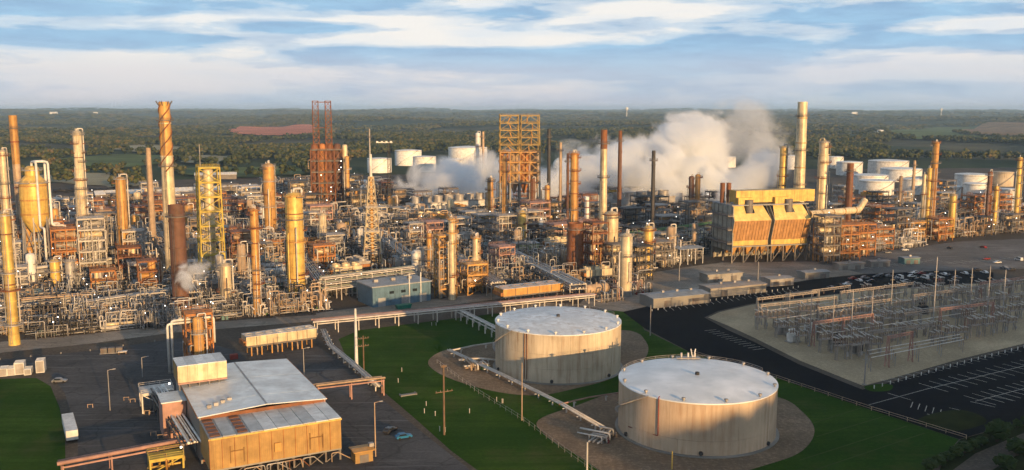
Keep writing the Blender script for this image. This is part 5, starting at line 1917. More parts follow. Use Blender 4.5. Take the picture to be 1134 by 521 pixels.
REG = [
    ('left', [(-12, 366), (60, 366), (120, 362), (185, 352), (262, 350), (345, 349), (352, 330), (345, 240), (250, 230), (130, 236), (-12, 244)], ['orange_steel', 'galvanised', 'galvanised', 'mid_steel', 'rust'], 16.5),
    ('middle', [(352, 330), (412, 326), (485, 318), (560, 318), (640, 316), (700, 314), (705, 300), (760, 288), (798, 282), (798, 248), (700, 250), (560, 250), (450, 250), (345, 240)], ['galvanised', 'mid_steel', 'galvanised', 'pink_steel', 'dark_steel'], 18),
    ('front', [(640, 332), (660, 336), (700, 332), (715, 318), (690, 312), (650, 318)], ['galvanised', 'pink_steel'], 12),
    ('rear', [(345, 238), (455, 248), (560, 248), (700, 248), (798, 248), (798, 224), (700, 222), (560, 214), (450, 212), (300, 214), (300, 228)], ['dark_steel', 'mid_steel', 'dark_steel', 'rust'], 27),
    ('rearleft', [(-12, 244), (130, 236), (250, 230), (330, 238), (330, 224), (130, 226), (-12, 234)], ['dark_steel', 'mid_steel', 'galvanised'], 25),
    ('right', [(905, 290), (960, 277), (1060, 264), (1150, 254), (1160, 238), (1060, 238), (960, 236), (900, 244), (905, 270)], ['orange_steel', 'mid_steel', 'dark_steel', 'galvanised'], 18),
    ('rearright', [(900, 240), (960, 234), (1060, 236), (1160, 236), (1160, 226), (1060, 226), (985, 226), (900, 222)], ['mid_steel', 'dark_steel', 'galvanised'], 30),
]
CN = {'orange_steel': 'orange', 'galvanised': 'grey', 'mid_steel': 'brownish', 'rust': 'rusty', 'pink_steel': 'pinkish', 'dark_steel': 'dark', 'cream': 'cream', 'ochre': 'orange', 'yellow': 'yellow', 'white': 'white',
      'pipe_tan': 'tan', 'pipe_grey': 'grey', 'green_paint': 'green', 'pipe_white': 'pale'}
nfill = 0
for rname, poly, steels, cell in REG:
    wp = [G(*p_) for p_ in poly]
    us = [p_.dot(U) for p_ in wp]
    vs = [p_.dot(VV) for p_ in wp]
    u = min(us)
    pts = []
    while u < max(us):
        v = min(vs)
        while v < max(vs):
            c = U * (u + rnd.uniform(-.2, .2) * cell) + VV * (v + rnd.uniform(-.2, .2) * cell)
            px_, py_ = PIX(c)
            if in_poly(px_, py_, poly) and -25 < px_ < 1160:
                pts.append(c)
            v += cell
        u += cell
    pts.sort(key=lambda c: c.y)
    for c in pts:
        r_ = cell * .42
        if not free(c.x, c.y, r_):
            continue
        px_, py_ = PIX(c)
        far = c.y > 560
        sc = 1.15 if not far else 1.5
        st_ = rnd.choice(steels)
        k = rnd.random()
        mts = {'left': ['pipe_grey', 'pipe_white', 'pipe_white', 'pipe_tan', 'pipe_grey'], 'right': ['ochre', 'pipe_grey', 'pipe_tan']}.get(rname, ['pipe_grey', 'pipe_white', 'pipe_tan', 'mid_steel', 'pink_steel'])  # greyer pipes on the left stand in for the shade there
        frontrow = py_ > (335 if px_ < 350 else 312) and rname in ('left', 'middle', 'front')
        rot = GA + rnd.choice([0, 0, 0, math.pi / 2]) + rnd.uniform(-.04, .04)
        nfill += 1
        if frontrow and k < .6:
            mod_manifold(c.x, c.y, rnd.uniform(10, 14), rnd.randint(8, 12), rnd.uniform(4.5, 7.5), mts, placed_label('pipe loops of grey and pale pipe', c.x, c.y), GA + rnd.uniform(-.05, .05))
        elif k < (.46 if not far else .50):
            nl_ = rnd.choice([2, 3, 3, 4]) if not far else rnd.choice([2, 3, 4, 5])
            lv = ['', 'one', 'two', 'three', 'four', 'five'][nl_]
            mod_structure(c.x, c.y, rnd.uniform(8, 12) * sc, rnd.uniform(7, 10) * sc, nl_, rnd.uniform(3.6, 4.8), st_, mts, placed_label(f'{CN[st_]} {lv}-level pipe structure', c.x, c.y), rot, .8 if far else 1.1, vmt=rnd.choice(['cream', 'ochre', 'galvanised', 'yellow']))
        elif k < .66:
            mt_ = rnd.choice(['cream', 'galvanised', 'ochre', 'white', 'pipe_tan'])
            mod_vessel(c.x, c.y, rnd.uniform(1.4, 2.6) * sc, rnd.uniform(10, 22), mt_, placed_label(f'{CN[mt_]} upright vessel', c.x, c.y), rot)
        elif k < .78:
            mt_ = rnd.choice(['galvanised', 'cream', 'white', 'pipe_tan'])
            mod_drums(c.x, c.y, rnd.uniform(8, 12) * sc, rnd.uniform(1.3, 2.1) * sc, 1, mt_, placed_label(f'{CN[mt_]} lying drum', c.x, c.y), rot, rnd.choice([None, None, 6.5]))
        elif k < .9:
            mod_manifold(c.x, c.y, rnd.uniform(9, 13) * sc, rnd.randint(6, 9), rnd.uniform(4, 7) * sc, mts, placed_label('cluster of upright pipe loops', c.x, c.y), rot)
        elif k < .96:
            mt_ = rnd.choice(['galvanised', 'ochre', 'cream'])
            mod_cooler(c.x, c.y, 13 * sc, 7, rnd.uniform(5, 9), 3, mt_, placed_label(f'{CN[mt_]} fan cooler on legs', c.x, c.y), rot)
        else:
            mt_ = rnd.choice(['roof_grey', 'roof_teal', 'roof_sheet'])
            mod_shed(c.x, c.y, 11 * sc, 8, 5, rnd.choice(['galvanised', 'teal', 'concrete']), mt_, placed_label({'roof_grey': 'grey roofed hut', 'roof_teal': 'teal roofed hut', 'roof_sheet': 'pale roofed hut'}[mt_], c.x, c.y), rot)
        OCC.append((c.x, c.y, cell * .4))
# dense low piping that covers the ground between the units
MASS = bpy.data.objects.new('rear_pipework', None)
COL.objects.link(MASS)
stuff(MASS, 'dark mass of distant pipework between the rear columns', 'pipework')
TREG = [([(-12, 374), (60, 373), (120, 368), (185, 359), (262, 352), (345, 350), (352, 332), (412, 328), (408, 300), (345, 300), (250, 300), (130, 305), (-12, 310)], 13.5, 1.08),
        ([(485, 322), (560, 322), (640, 318), (700, 318), (706, 300), (780, 284), (780, 262), (640, 262), (500, 268), (412, 300), (412, 326)], 18, 1.35),
        ([(-12, 310), (130, 305), (250, 300), (345, 300), (408, 300), (500, 268), (640, 262), (780, 262), (790, 248), (640, 246), (450, 246), (250, 238), (-12, 248)], 23, 1.7),
        ([(905, 291), (960, 279), (1060, 266), (1150, 256), (1160, 240), (1060, 240), (960, 240), (905, 262)], 20, 1.45),
        ([(300, 226), (455, 230), (455, 212), (300, 212)], 30, 2.0)]
nt_ = 0
for poly, cell, sc in TREG:
    wp = [G(*p_) for p_ in poly]
    us = [p_.dot(U) for p_ in wp]
    vs = [p_.dot(VV) for p_ in wp]
    u = min(us)
    while u < max(us):
        v = min(vs)
        while v < max(vs):
            c = U * (u + rnd.uniform(-.15, .15) * cell) + VV * (v + rnd.uniform(-.15, .15) * cell)
            px_, py_ = PIX(c)
            if in_poly(px_, py_, poly) and -20 < px_ < 1142 and not (402 < px_ < 482 and 318 < py_ < 345):
                mts = ['pipe_grey', 'pipe_white', 'pipe_tan', 'galvanised', 'mid_steel', 'dark_steel'] if px_ > 350 else ['pipe_grey', 'pipe_white', 'galvanised', 'pipe_grey', 'pipe_tan', 'mid_steel', 'dark_steel']  # left greys stand in for shade, dark steel for the dark gaps
                if sc > 1.6:
                    for m_ in rnd.sample(mts, 2):
                        new('pipe_tangle', tangle_mesh(rnd.randrange(5), m_), MASS, Matrix.LocRotScale(Vector((c.x, c.y, 0)), Quaternion((0, 0, 1), GA + rnd.choice([0, math.pi / 2])), Vector((sc, sc, sc))))
                    v += cell
                    continue
                mod_tangle(c.x, c.y, sc, mts, placed_label(rnd.choice(['low tangle of process pipes', 'knee-high maze of pipes and pumps', 'dense thicket of pipes and valves', 'crowded low pipework', 'pipe maze with small exchangers']), c.x, c.y), GA + rnd.choice([0, math.pi / 2, 0]))
                nt_ += 1
            v += cell
        u += cell
print('tangles', nt_)
print('fill units', nfill, 'objects', len(bpy.data.objects))

# ================================================================== THE TWO NEAR TANKS
def fit_tank(cx, cy, w, ybase):
    best = None
    for i in range(60):
        h = 8 + i * .2
        c = G(cx, cy, h)
        r = w / 2 * MPP(c, h)
        k = PIX((c.x, c.y - r, 0))[1]
        if best is None or abs(k - ybase) < best[0]:
            best = (abs(k - ybase), h, c, r)
    return best[1:]


def big_tank(cx, cy, w, ybase, label, shell, roof, courses, npan, land, nvent, vent_mt):
    h, c, r = fit_tank(cx, cy, w, ybase)
    t = thing('storage_tank', label, 'tank', (c.x, c.y, 0), 0, land=land)
    # curved shell plates, each a piece of its own with a recessed joint
    zs = [0.0] + courses + [h]
    for j in range(len(zs) - 1):
        da = 2 * math.pi / npan
        g_ = .0009
        z0, z1 = zs[j] + (.025 if j else 0), zs[j + 1] - .025
        q_ = MB()
        v_, f_ = [], []
        n = 5
        for i in range(n + 1):
            a = -da / 2 + g_ + (da - 2 * g_) * i / n
            for rr_ in (r, r - .18):
                v_ += [(rr_ * math.cos(a), rr_ * math.sin(a), z0), (rr_ * math.cos(a), rr_ * math.sin(a), z1)]
        for i in range(n):
            o_ = i * 4
            f_ += [(o_, o_ + 4, o_ + 5, o_ + 1), (o_ + 1, o_ + 5, o_ + 7, o_ + 3), (o_, o_ + 2, o_ + 6, o_ + 4)]
        e = n * 4
        f_ += [(0, 1, 3, 2), (e, e + 2, e + 3, e + 1)]
        q_.add(v_, f_)
        q_.sm = [k % 3 == 0 and k < 3 * n for k in range(len(f_))]
        me_ = q_.mesh('shell_plate', shell)
        nrm = []
        for p_ in me_.polygons:
            for li in p_.loop_indices:
                co = me_.vertices[me_.loops[li].vertex_index].co
                nrm.append((co.x / math.hypot(co.x, co.y), co.y / math.hypot(co.x, co.y), 0) if p_.use_smooth else tuple(p_.normal))
        me_.normals_split_custom_set(nrm)
        for k in range(npan):
            new('shell_plate', me_, t, Matrix.Rotation(da * (k + (.5 if j % 2 else 0)), 4, 'Z'))
    q_ = MB()
    q_.lathe([(r - .2, .0), (r - .2, h - .05)], 72)
    q_.build('liner', t, shell)
    roof_o = lathe('roof', t, [(r + .12, h - .25), (r + .12, h + .05), (r * .75, h + r * .03), (r * .4, h + r * .052), (.05, h + r * .06)], roof, 72)
    lathe('foundation_ring', t, [(r + .9, 0), (r + .9, .35), (r + .1, .4)], 'concrete', 72)
    for k in range(nvent):
        a = 2 * math.pi * (k + .3) / nvent
        lathe('vent_cowl', roof_o, [(.28, h), (.28, h + .6), (.55, h + .65), (.5, h + 1.0), (.05, h + 1.15)], vent_mt, 10, ((r - .8) * math.cos(a), (r - .8) * math.sin(a), 0))
    cyl('centre_hatch', roof_o, (0, 0, h + r * .055), (0, 0, h + r * .06 + .7), .6, 'dark_steel', 10)
    # spiral stair on the shaded side with its rail
    q_ = MB()
    n = 46
    for k in range(n):
        a = R(150) + R(75) * k / n
        q_.box(((r + .55) * math.cos(a), (r + .55) * math.sin(a), h * (k + 1) / n), (.9, .4, .08), a)
    q_.tube([((r + 1.0) * math.cos(R(150) + R(75) * k / n), (r + 1.0) * math.sin(R(150) + R(75) * k / n), h * (k + 1) / n + 1.0) for k in range(n)], .05, 4, .01)
    q_.build('stair', t, 'galvanised')
    # manways and nozzles
    for a in (R(200), R(318), R(262)):
        d = Vector((math.cos(a), math.sin(a), 0))
        cyl('manway', t, d * (r - .1) + Vector((0, 0, 1.1)), d * (r + .5) + Vector((0, 0, 1.1)), .55, 'dark_steel', 12)
    # roof edge rail on the far side
    q_ = MB()
    an = [R(20) + R(140) * k / 24 for k in range(25)]
    for hh in (.55, 1.05):
        q_.tube([((r - .2) * math.cos(a), (r - .2) * math.sin(a), h + hh) for a in an], .05, 4, .01)
    for a in an[::2]:
        q_.bar(((r - .2) * math.cos(a), (r - .2) * math.sin(a), h), ((r - .2) * math.cos(a), (r - .2) * math.sin(a), h + 1.05), .07)
    q_.build('roof_rail', roof_o, 'galvanised')
    return t, c, r, h


t1, c1, r1, h1 = big_tank(618, 354.5, 139, 426, 'beige rust-streaked storage tank with a stained roof, farther of the two near tanks', 'tank_beige', 'tank_roof', [4.9, 9.8], 46, 'the rust-streaked tank', 14, 'white')
t2, c2, r2, h2 = big_tank(772, 420, 172, 507, 'tan storage tank with a clean pale roof, nearest the camera', 'tank_tan', 'tank_roof_clean', [4.2], 30, 'the clean-roofed tank', 12, 'galvanised')
print('tanks', h1, r1, h2, r2)
d = Vector((math.cos(R(75)), math.sin(R(75)), 0)) * (r2 - 1.5)
box('roof_landing', t2, (d.x - 4, d.y, h2 + .8), (7, 2.4, .25), 'galvanised')
for k in range(3):
    cyl('gauge_pipe', t2, (d.x - 6 + k * 2, d.y, h2), (d.x - 6 + k * 2, d.y, h2 + 2.2), .3, 'pipe_white', 8)
beam('gauge_mast', t2, (d.x - 2.5, d.y, h2), (d.x - 3.2, d.y, h2 + 3.4), .25, 'white')
beam('gauge_mast', t2, (d.x - 2.5, d.y, h2), (d.x - 1.8, d.y, h2 + 3.4), .25, 'white')
# red foam line down the clean tank
a = R(232)
tube('foam_line', t2, [((r2 - .3) * math.cos(a), (r2 - .3) * math.sin(a), h2 + .4), ((r2 + .25) * math.cos(a), (r2 + .25) * math.sin(a), h2 + .4), ((r2 + .25) * math.cos(a), (r2 + .25) * math.sin(a), 4.2), ((r2 + .25) * math.cos(a - .5), (r2 + .25) * math.sin(a - .5), 3.6)], .13, 'red', 6)
a = R(238)
for k, dz in enumerate((0, .25)):
    tube('rust_drain', t1, [((r1 + .15) * math.cos(R(237 + 2.5 * k)), (r1 + .15) * math.sin(R(237 + 2.5 * k)), h1 - .2), ((r1 + .15) * math.cos(R(237 + 2.5 * k)), (r1 + .15) * math.sin(R(237 + 2.5 * k)), 1)], .14, 'rust', 6)


# ------------------------------------------------------------------ pipes on low supports round the tanks
def low_pipe(pxs, z, label, mts, r=.28, sp=.8, step=7.5, name='ground_pipe'):
    P_ = [G(*p_) for p_ in pxs]
    o_ = P_[0].copy()
    t = thing(name, label, 'pipe', o_, 0)
    for k, mt_ in enumerate(mts):
        pts = []
        for i, p_ in enumerate(P_):
            d_ = (P_[min(i + 1, len(P_) - 1)] - P_[max(i - 1, 0)]).normalized()
            n_ = Vector((-d_.y, d_.x, 0)) * sp * (k - (len(mts) - 1) / 2)
            pts.append(p_ - o_ + n_ + Vector((0, 0, z)))
        tube('pipe', t, pts, r, mt_, 8)
    for i in range(len(P_) - 1):
        d_ = P_[i + 1] - P_[i]
        n = max(1, int(d_.length / step))
        for j in range(n):
            w_ = P_[i] + d_ * ((j + .5) / n) - o_
            box('support', t, (w_.x, w_.y, (z - r) / 2), (.35, .35, z - r), 'pipe_white', math.atan2(d_.y, d_.x))
            box('sleeper', t, (w_.x, w_.y, z - r - .12), (.35, sp * len(mts) + .8, .22), 'pipe_white', math.atan2(d_.y, d_.x))
    return t


low_pipe([(497, 393), (560, 423), (620, 453), (668, 481)], 1.9, 'double pale pipeline on posts running past both near tanks', ['pipe_white', 'pipe_white'], .3, 1.0)
low_pipe([(497, 394), (524, 388), (552, 384)], 1.7, 'short pale pipe entering the rust-streaked tank from the pad edge', ['pipe_white'], .3)
low_pipe([(508, 404), (530, 402), (552, 404)], 1.7, 'short double pipe bridging the bare pad beside the rust-streaked tank', ['pipe_white', 'pipe_tan'], .3)
low_pipe([(619, 455), (652, 447), (690, 441)], 1.9, 'pinkish pipe on posts leading to the clean-roofed tank', ['pink_steel'], .24)
w_ = G(666, 487)
mod_manifold(w_.x, w_.y, 8, 7, 2.4, ['pipe_white', 'pipe_tan', 'pipe_grey'], 'valve manifold at the foot of the clean-roofed tank', R(60), name='valve_manifold')
w_ = G(528, 408)
mod_manifold(w_.x, w_.y, 7, 6, 2.2, ['pipe_white', 'pipe_tan', 'dark_steel'], 'valve manifold on the bare pad of the rust-streaked tank', R(20), name='valve_manifold')

# ================================================================== THE BIG ROOFED BUILDING IN FRONT
ZR = 11.0
A, B, C = G(231, 487, ZR), G(377.5, 463.5, ZR), G(363, 446, ZR)
ex = (B - A)
L = ex.length
rot = math.atan2(ex.y, ex.x)
ex.normalize()
ey = Vector((-ex.y, ex.x, 0))
D1 = max(6, (C - B).dot(ey))
D2 = (G(312, 399.5, 12.3) - G(363, 443, 12.3)).dot(ey)
print('building', L, D1, D2, math.degrees(rot))
t = thing('process_building', 'big ochre clad building with striped front roof and wide pale rear roof', 'building', (A.x, A.y, 0), rot, land='the big roofed building')
z0 = 3.2
npan = 11
mat('clad_dark', (0.24, 0.135, 0.045), streak=RUSTY, amt=0.5)
for k in range(npan):
    x0_, x1_ = L * k / npan, L * (k + 1) / npan
    box('wall_panel', t, ((x0_ + x1_) / 2, .15 + (.04 if k % 2 else 0), (z0 + ZR) / 2), (x1_ - x0_ - .07, .3, ZR - z0), 'clad_ochre')
    for c_ in range(5):
        box('corrugation', t, (x0_ + (x1_ - x0_) * (c_ + 1) / 6, -.02 + (.04 if k % 2 else 0), (z0 + ZR) / 2), (.14, .05, ZR - z0 - .3), 'clad_ochre')
    box('panel_rib', t, (x0_ + .06, -.03, (z0 + ZR) / 2), (.12, .14, ZR - z0 - .2), 'orange_steel')
nd = 4
for k in range(nd):
    y0_, y1_ = .35 + (D1 - .35) * k / nd, .35 + (D1 - .35) * (k + 1) / nd
    box('wall_panel', t, (L - .15, (y0_ + y1_) / 2, (z0 + ZR) / 2), (.3, y1_ - y0_ - .06, ZR - z0), 'clad_ochre')
    box('wall_panel', t, (.15, (y0_ + y1_) / 2, (z0 + ZR) / 2), (.3, y1_ - y0_ - .06, ZR - z0), 'clad_ochre')
box('floor_slab', t, (L / 2, D1 / 2, z0 - .2), (L - .1, D1 - .1, .35), 'concrete')
ns = 10
for k in range(ns):
    x0_, x1_ = L * k / ns, L * (k + 1) / ns
    o_ = box('roof_sheet', t, ((x0_ + x1_) / 2, D1 / 2, ZR + .16 + .05 * (k % 2)), (x1_ - x0_ - .10, D1 + .5, .25), 'roof_strip' if k not in (0, 2) else 'roof_grey')
for k in (0, 2):
    for j in range(5):
        box('louvre', t, (L * (k + .5) / ns, D1 * (j + .5) / 5, ZR + .42), (L / ns * .72, D1 / 5 * .6, .16), 'rust')
box('eave_trim', t, (L / 2, -.16, ZR - .15), (L + .3, .2, .35), 'yellow')
# frames on the front wall (door surrounds and brackets)
for xx in (L * .20, L * .80):
    box('door_frame', t, (xx - 1.6, -.14, 6.4), (.22, .2, 4.2), 'clad_dark')
    box('door_frame', t, (xx + 1.6, -.14, 6.0), (.22, .2, 3.6), 'clad_dark')
    box('door_frame', t, (xx, -.14, 7.2), (3.4, .2, .22), 'clad_dark')
box('wall_box', t, (L * .5, -.3, 6.4), (1.6, .5, 2.2), 'ochre')
for k in range(9):
    xx = L * k / 8
    box('leg', t, (min(max(xx, .3), L - .3), .5, z0 / 2 - .2), (.45, .45, z0 - .4), 'mid_steel')
    if k < 8:
        beam('brace', t, (xx + .2, .45, .1), (xx + L / 8 - .2, .45, z0 - .5), .2, 'mid_steel')
pipe_run(t, 1, 1, 1, 0, ['rust'])
for k in range(10):
    xx = rnd.uniform(2, L - 2)
    tube('service_pipe', t, [(xx, -.6, .2), (xx, -.6, z0 - .7), (xx + rnd.uniform(1.5, 5), -.6, z0 - .7), (xx + 5, -.6, .2)], .14, rnd.choice(['rust', 'pipe_tan', 'pipe_grey']), 6)
# rear block with a shallow ridge
zw = 12.0
rid = .52
q_ = MB()
q_.box((.2, D1 + D2 / 2, zw / 2), (.4, D2 - .1, zw))
q_.build('side_wall', t, 'concrete')
q_ = MB()
q_.box((L - .2, D1 + D2 / 2, zw / 2), (.4, D2 - .1, zw))
q_.build('side_wall', t, 'pink_steel')
box('rear_wall', t, (L / 2, D1 + D2 - .2, zw / 2), (L - .9, .4, zw), 'concrete')
box('parapet', t, (L / 2, D1 + .35, zw / 2 + .3), (L - .9, .3, zw - .2), 'rust')
nr = 5
for side, (xa, xb_, za, zb_) in enumerate([(-.3, L * rid, zw, zw + .9), (L * rid, L + .3, zw + .9, zw)]):
    for k in range(nr):
        y0_, y1_ = D1 - .1 + (D2 + .3) * k / nr, D1 - .1 + (D2 + .3) * (k + 1) / nr - .05
        q_ = MB()
        dz = .012 * (k % 2)
        v = [(xa, y0_, za + dz), (xb_, y0_, zb_ + dz), (xb_, y1_, zb_ + dz), (xa, y1_, za + dz)]
        v += [(x, y, z + .22) for x, y, z in v]
        q_.add(v, [(3, 2, 1, 0), (4, 5, 6, 7), (0, 1, 5, 4), (1, 2, 6, 5), (2, 3, 7, 6), (3, 0, 4, 7)])
        q_.build('roof_sheet', t, 'roof_sheet')
beam('ridge_cap', t, (L * rid, D1, zw + 1.12), (L * rid, D1 + D2, zw + 1.12), .5, 'roof_grey', .12)
for s, xx in ((0, -.35), (1, L + .35)):
    beam('gutter', t, (xx, D1, zw + .08), (xx, D1 + D2, zw + .08), .25, 'orange_steel')
# raised box on the rear roof
bx0, bx1, by0 = -1.5, L * .36, D1 + D2 * .60
zb1, zb2 = 14.0, 18.6
for k in range(5):
    xa, xb_ = bx0 + (bx1 - bx0) * k / 5, bx0 + (bx1 - bx0) * (k + 1) / 5
    box('box_panel', t, ((xa + xb_) / 2, by0, (zb1 + zb2) / 2), (xb_ - xa - .05, .3, zb2 - zb1), 'cream')
    box('box_roof_sheet', t, ((xa + xb_) / 2, by0 + 4.6, zb2 + .1 + .02 * (k % 2)), (xb_ - xa - .05, 9.8, .25), 'roof_strip')
    box('box_post', t, (xa + .4, by0 + .4, zb1 / 2 + 5.8), (.3, .3, zb1 - 11.7), 'mid_steel')
box('box_side', t, (bx0 + .1, by0 + 4.6, (zb1 + zb2) / 2), (.25, 8.8, zb2 - zb1), 'clad_ochre')
box('box_side', t, (bx1 - .1, by0 + 4.6, (zb1 + zb2) / 2), (.25, 8.8, zb2 - zb1), 'clad_ochre')
box('box_floor', t, ((bx0 + bx1) / 2, by0 + 4.5, zb1 - .3), (bx1 - bx0, 9.3, .4), 'pink_steel')
box('annex_wall', t, (-3.2, D1 + D2 * .62, 5), (6, 9, 10), 'pink_steel')
box('annex_roof', t, (-3.2, D1 + D2 * .62, 10.15), (6.6, 9.6, .3), 'roof_sheet')
for k in range(4):
    box('roof_unit', t, (L * (.1 + .06 * k), D1 + D2 * (.12 + .03 * k), zw + .95), (1.1, 1.0, .8), 'galvanised')
# red and orange frame behind it with white risers
w_ = G(221, 408)
mod_structure(w_.x, w_.y, 9, 8, 4, 5.0, 'orange_steel', ['ochre', 'orange_steel', 'pipe_white'], 'orange red steel frame rising behind the big roofed building', rot, 1.3, vmt='ochre', land='the orange red frame')
w_ = G(214, 408)
t = thing('riser_pipe', 'pair of tall white riser pipes bending over the orange red frame', 'pipe', w_, rot)
for k in range(2):
    tube('pipe', t, [(-8 + k * 1.3, -3, 0), (-8 + k * 1.3, -3, 17 + k), (4 + k * 3, -3, 17 + k), (4 + k * 3, -3, 9)], .42, 'white', 8)
    box('footing', t, (-8 + k * 1.3, -3, .3), (1, 1, .6), 'concrete')
w_ = G(222, 405)
mod_vessel(w_.x + 3, w_.y - 9, 1.7, 19.5, 'ochre', 'short ochre vessel standing up behind the raised roof box', rot)

# pipe bridge along its flank
A, B = G(176, 452), G(214, 515)
rack(A, B, 6.0, 4.4, 1, 6, 'bridge of white and black pipes running beside the big roofed building', 'mid_steel', ('white', 'white', 'black'), .3, step=6)
w_ = G(174, 452)
t = mod_structure(w_.x, w_.y, 9, 8, 1, 6.0, 'pipe_white', ['white', 'pipe_white', 'pipe_grey'], 'white pipe platform on posts at the corner of the big roofed building', rot, 2.2)
A, B = G(70, 532), G(222, 502)
rack(A, B, 4.2, 3.4, 1, 3, 'tan pipe bridge crossing the dark asphalt to the big roofed building', 'pink_steel', ('pipe_tan', 'pink_steel', 'ochre'), .5, step=9)
w_ = G(184, 518)
mod_structure(w_.x, w_.y, 8, 5, 1, 3.4, 'yellow_steel', ['ochre', 'yellow'], 'small yellow frame under the tan pipe bridge', rot, 1.2)
A, B = G(352, 446), G(424, 437)
rack(A, B, 5.2, 2.4, 1, 2, 'tan pipe bridge from the big roofed building to the lawn edge', 'pink_steel', ('pipe_tan', 'pink_steel'), .5, step=8)
low_pipe([(420, 437), (390, 410), (366, 390), (358, 372)], 2.6, 'row of grey pipes on posts bending along the lawn edge', ['pipe_grey', 'pipe_white', 'pipe_grey'], .3, .8, 6)
w_ = G(401, 510)
mod_shed(w_.x, w_.y, 4.6, 3.6, 3.0, 'clad_ochre', 'ochre', 'tiny ochre hut beside the big roofed building', rot, rise=.2, doors=1)
w_ = G(306, 396)
box_t = thing('skip_bin', 'small red container beside the long cream cooler', 'bin', G(232 + 27, 398), rot)
box('bin_body', box_t, (0, 0, 1), (2.6, 1.8, 1.7), 'red')
for s in (-1, 1):
    box('skid', box_t, (s * .9, 0, .08), (.25, 1.8, .16), 'dark_steel')

# ================================================================== YARD FURNITURE
pole(492, 482, 404, 'wooden utility pole with one wide crossarm on the lawn', arms=((.62, 5.0), (.97, 1.6)), r=.24)
pole(403, 412, 372, 'wooden utility pole with two short crossarms at the lawn edge', arms=((.93, 3.6), (.72, 3.6)), r=.22)
pole(578, 466, 402, 'bare thin pole beside the double pale pipeline', 'pipe_tan', (), .14, 'pole')
pole(416, 506, 446, 'lamp pole beside the two parked cars', 'pipe_tan', (), .14, 'lamp_pole', lamp=True)
pole(122, 455, 410, 'lamp pole in the middle of the dark asphalt', 'galvanised', (), .12, 'lamp_pole', lamp=True)
pole(158, 418, 396, 'short lamp pole beside the white pipe platform', 'galvanised', (), .12, 'lamp_pole', lamp=True)
pole(337, 420, 386, 'lamp pole behind the wide pale roof', 'galvanised', (), .12, 'lamp_pole', lamp=True)
pole(720, 372, 338, 'pale pole at the bend of the black road', 'galvanised', (), .16, 'pole')
pole(744, 520, 500, 'short yellow marker post in front of the clean-roofed tank', 'yellow', (), .16, 'marker_post')
pole(650, 525, 490, 'pale stub pole on the lawn below the clean-roofed tank', 'pipe_white', (), .2, 'pole')
pole(839, 318, 290, 'pale pole behind the long pinkish building', 'galvanised', (), .2, 'pole')
pole(752, 312, 292, 'pale pole behind the long grey building', 'galvanised', (), .2, 'pole')
p_ = G(395, 409)
t = thing('vent_stack', 'tall white tapered vent pipe standing on the lawn edge', 'vent', p_, 0)
Hv = ZAT(342, p_)
lathe('pipe', t, [(.75, 0), (.75, .3), (.62, .5), (.38, Hv), (.3, Hv)], 'white', 14)
box('footing', t, (0, 0, .2), (2.2, 2.2, .4), 'concrete')

# white marker posts on the lawn
for i, (px_, py_) in enumerate([(445, 412), (441, 424), (470, 458), (482, 461), (487, 478), (493, 479), (550, 445), (556, 447), (520, 458), (478, 361), (483, 361), (472, 450), (557, 447)]):
    w_ = G(px_, py_)
    t = thing('marker_post', 'short white marker post standing in the lawn beside the pipeline', 'post', w_, 0, 'white marker posts on the lawn')
    cyl('post', t, (0, 0, 0), (0, 0, 1.3), .10, 'pipe_white', 8)
    lathe('cap', t, [(.13, 1.3), (.13, 1.4), (.02, 1.5)], 'white', 8)
w_ = G(452, 438)
t = thing('culvert', 'flat concrete culvert lid in the lawn', 'culvert', w_, GA)
box('slab', t, (0, 0, .25), (5, 1.5, .3), 'concrete')
for s in (-1, 1):
    box('headwall', t, (s * 2.5, 0, .3), (.3, 1.9, .6), 'concrete')


def fence(pxs, label, step=3.0, h=1.6, mt='pipe_white', rails=2, r=.06, name='fence'):
    P_ = [G(*p_) for p_ in pxs]
    o_ = P_[0].copy()
    t = thing(name, label, 'fence', o_, 0)
    for i in range(len(P_) - 1):
        d_ = P_[i + 1] - P_[i]
        n = max(1, int(d_.length / step))
        for j in range(n + (1 if i == len(P_) - 2 else 0)):
            w_ = P_[i] + d_ * (j / n) - o_
            cyl('post', t, (w_.x, w_.y, 0), (w_.x, w_.y, h), r, mt, 6)
        for k in range(rails):
            z = h * (1 - k * .5) - .05
            cyl('rail', t, (P_[i] - o_) + Vector((0, 0, z)), (P_[i + 1] - o_) + Vector((0, 0, z)), r * .7, mt, 5)
    return t


fence([(766, 392), (860, 420), (965, 455), (1070, 487)], 'pale post and rail fence between the lawn and the black road', 5, 1.3, 'pipe_tan', 2, .10)
fence([(968, 431), (1060, 405), (1134, 386), (1200, 371)], 'row of white posts along the sandy substation edge', 4.0, 1.2, 'white', 0, .16)
fence([(722, 345), (780, 335), (884, 319)], 'row of white posts along the black road before the long grey building', 3.6, 1.0, 'white', 0, .18)
fence([(484, 403), (530, 437), (580, 468), (640, 512), (680, 540)], 'thin wire fence across the lawn beside the near tanks', 3.4, 1.6, 'galvanised', 2, .05)
fence([(0, 399), (100, 389), (205, 374)], 'row of pale kerb posts along the concrete apron', 9, .7, 'concrete', 0, .25, 'bollard_row')

# ------------------------------------------------------------------ painted road lines
WHITE = {}


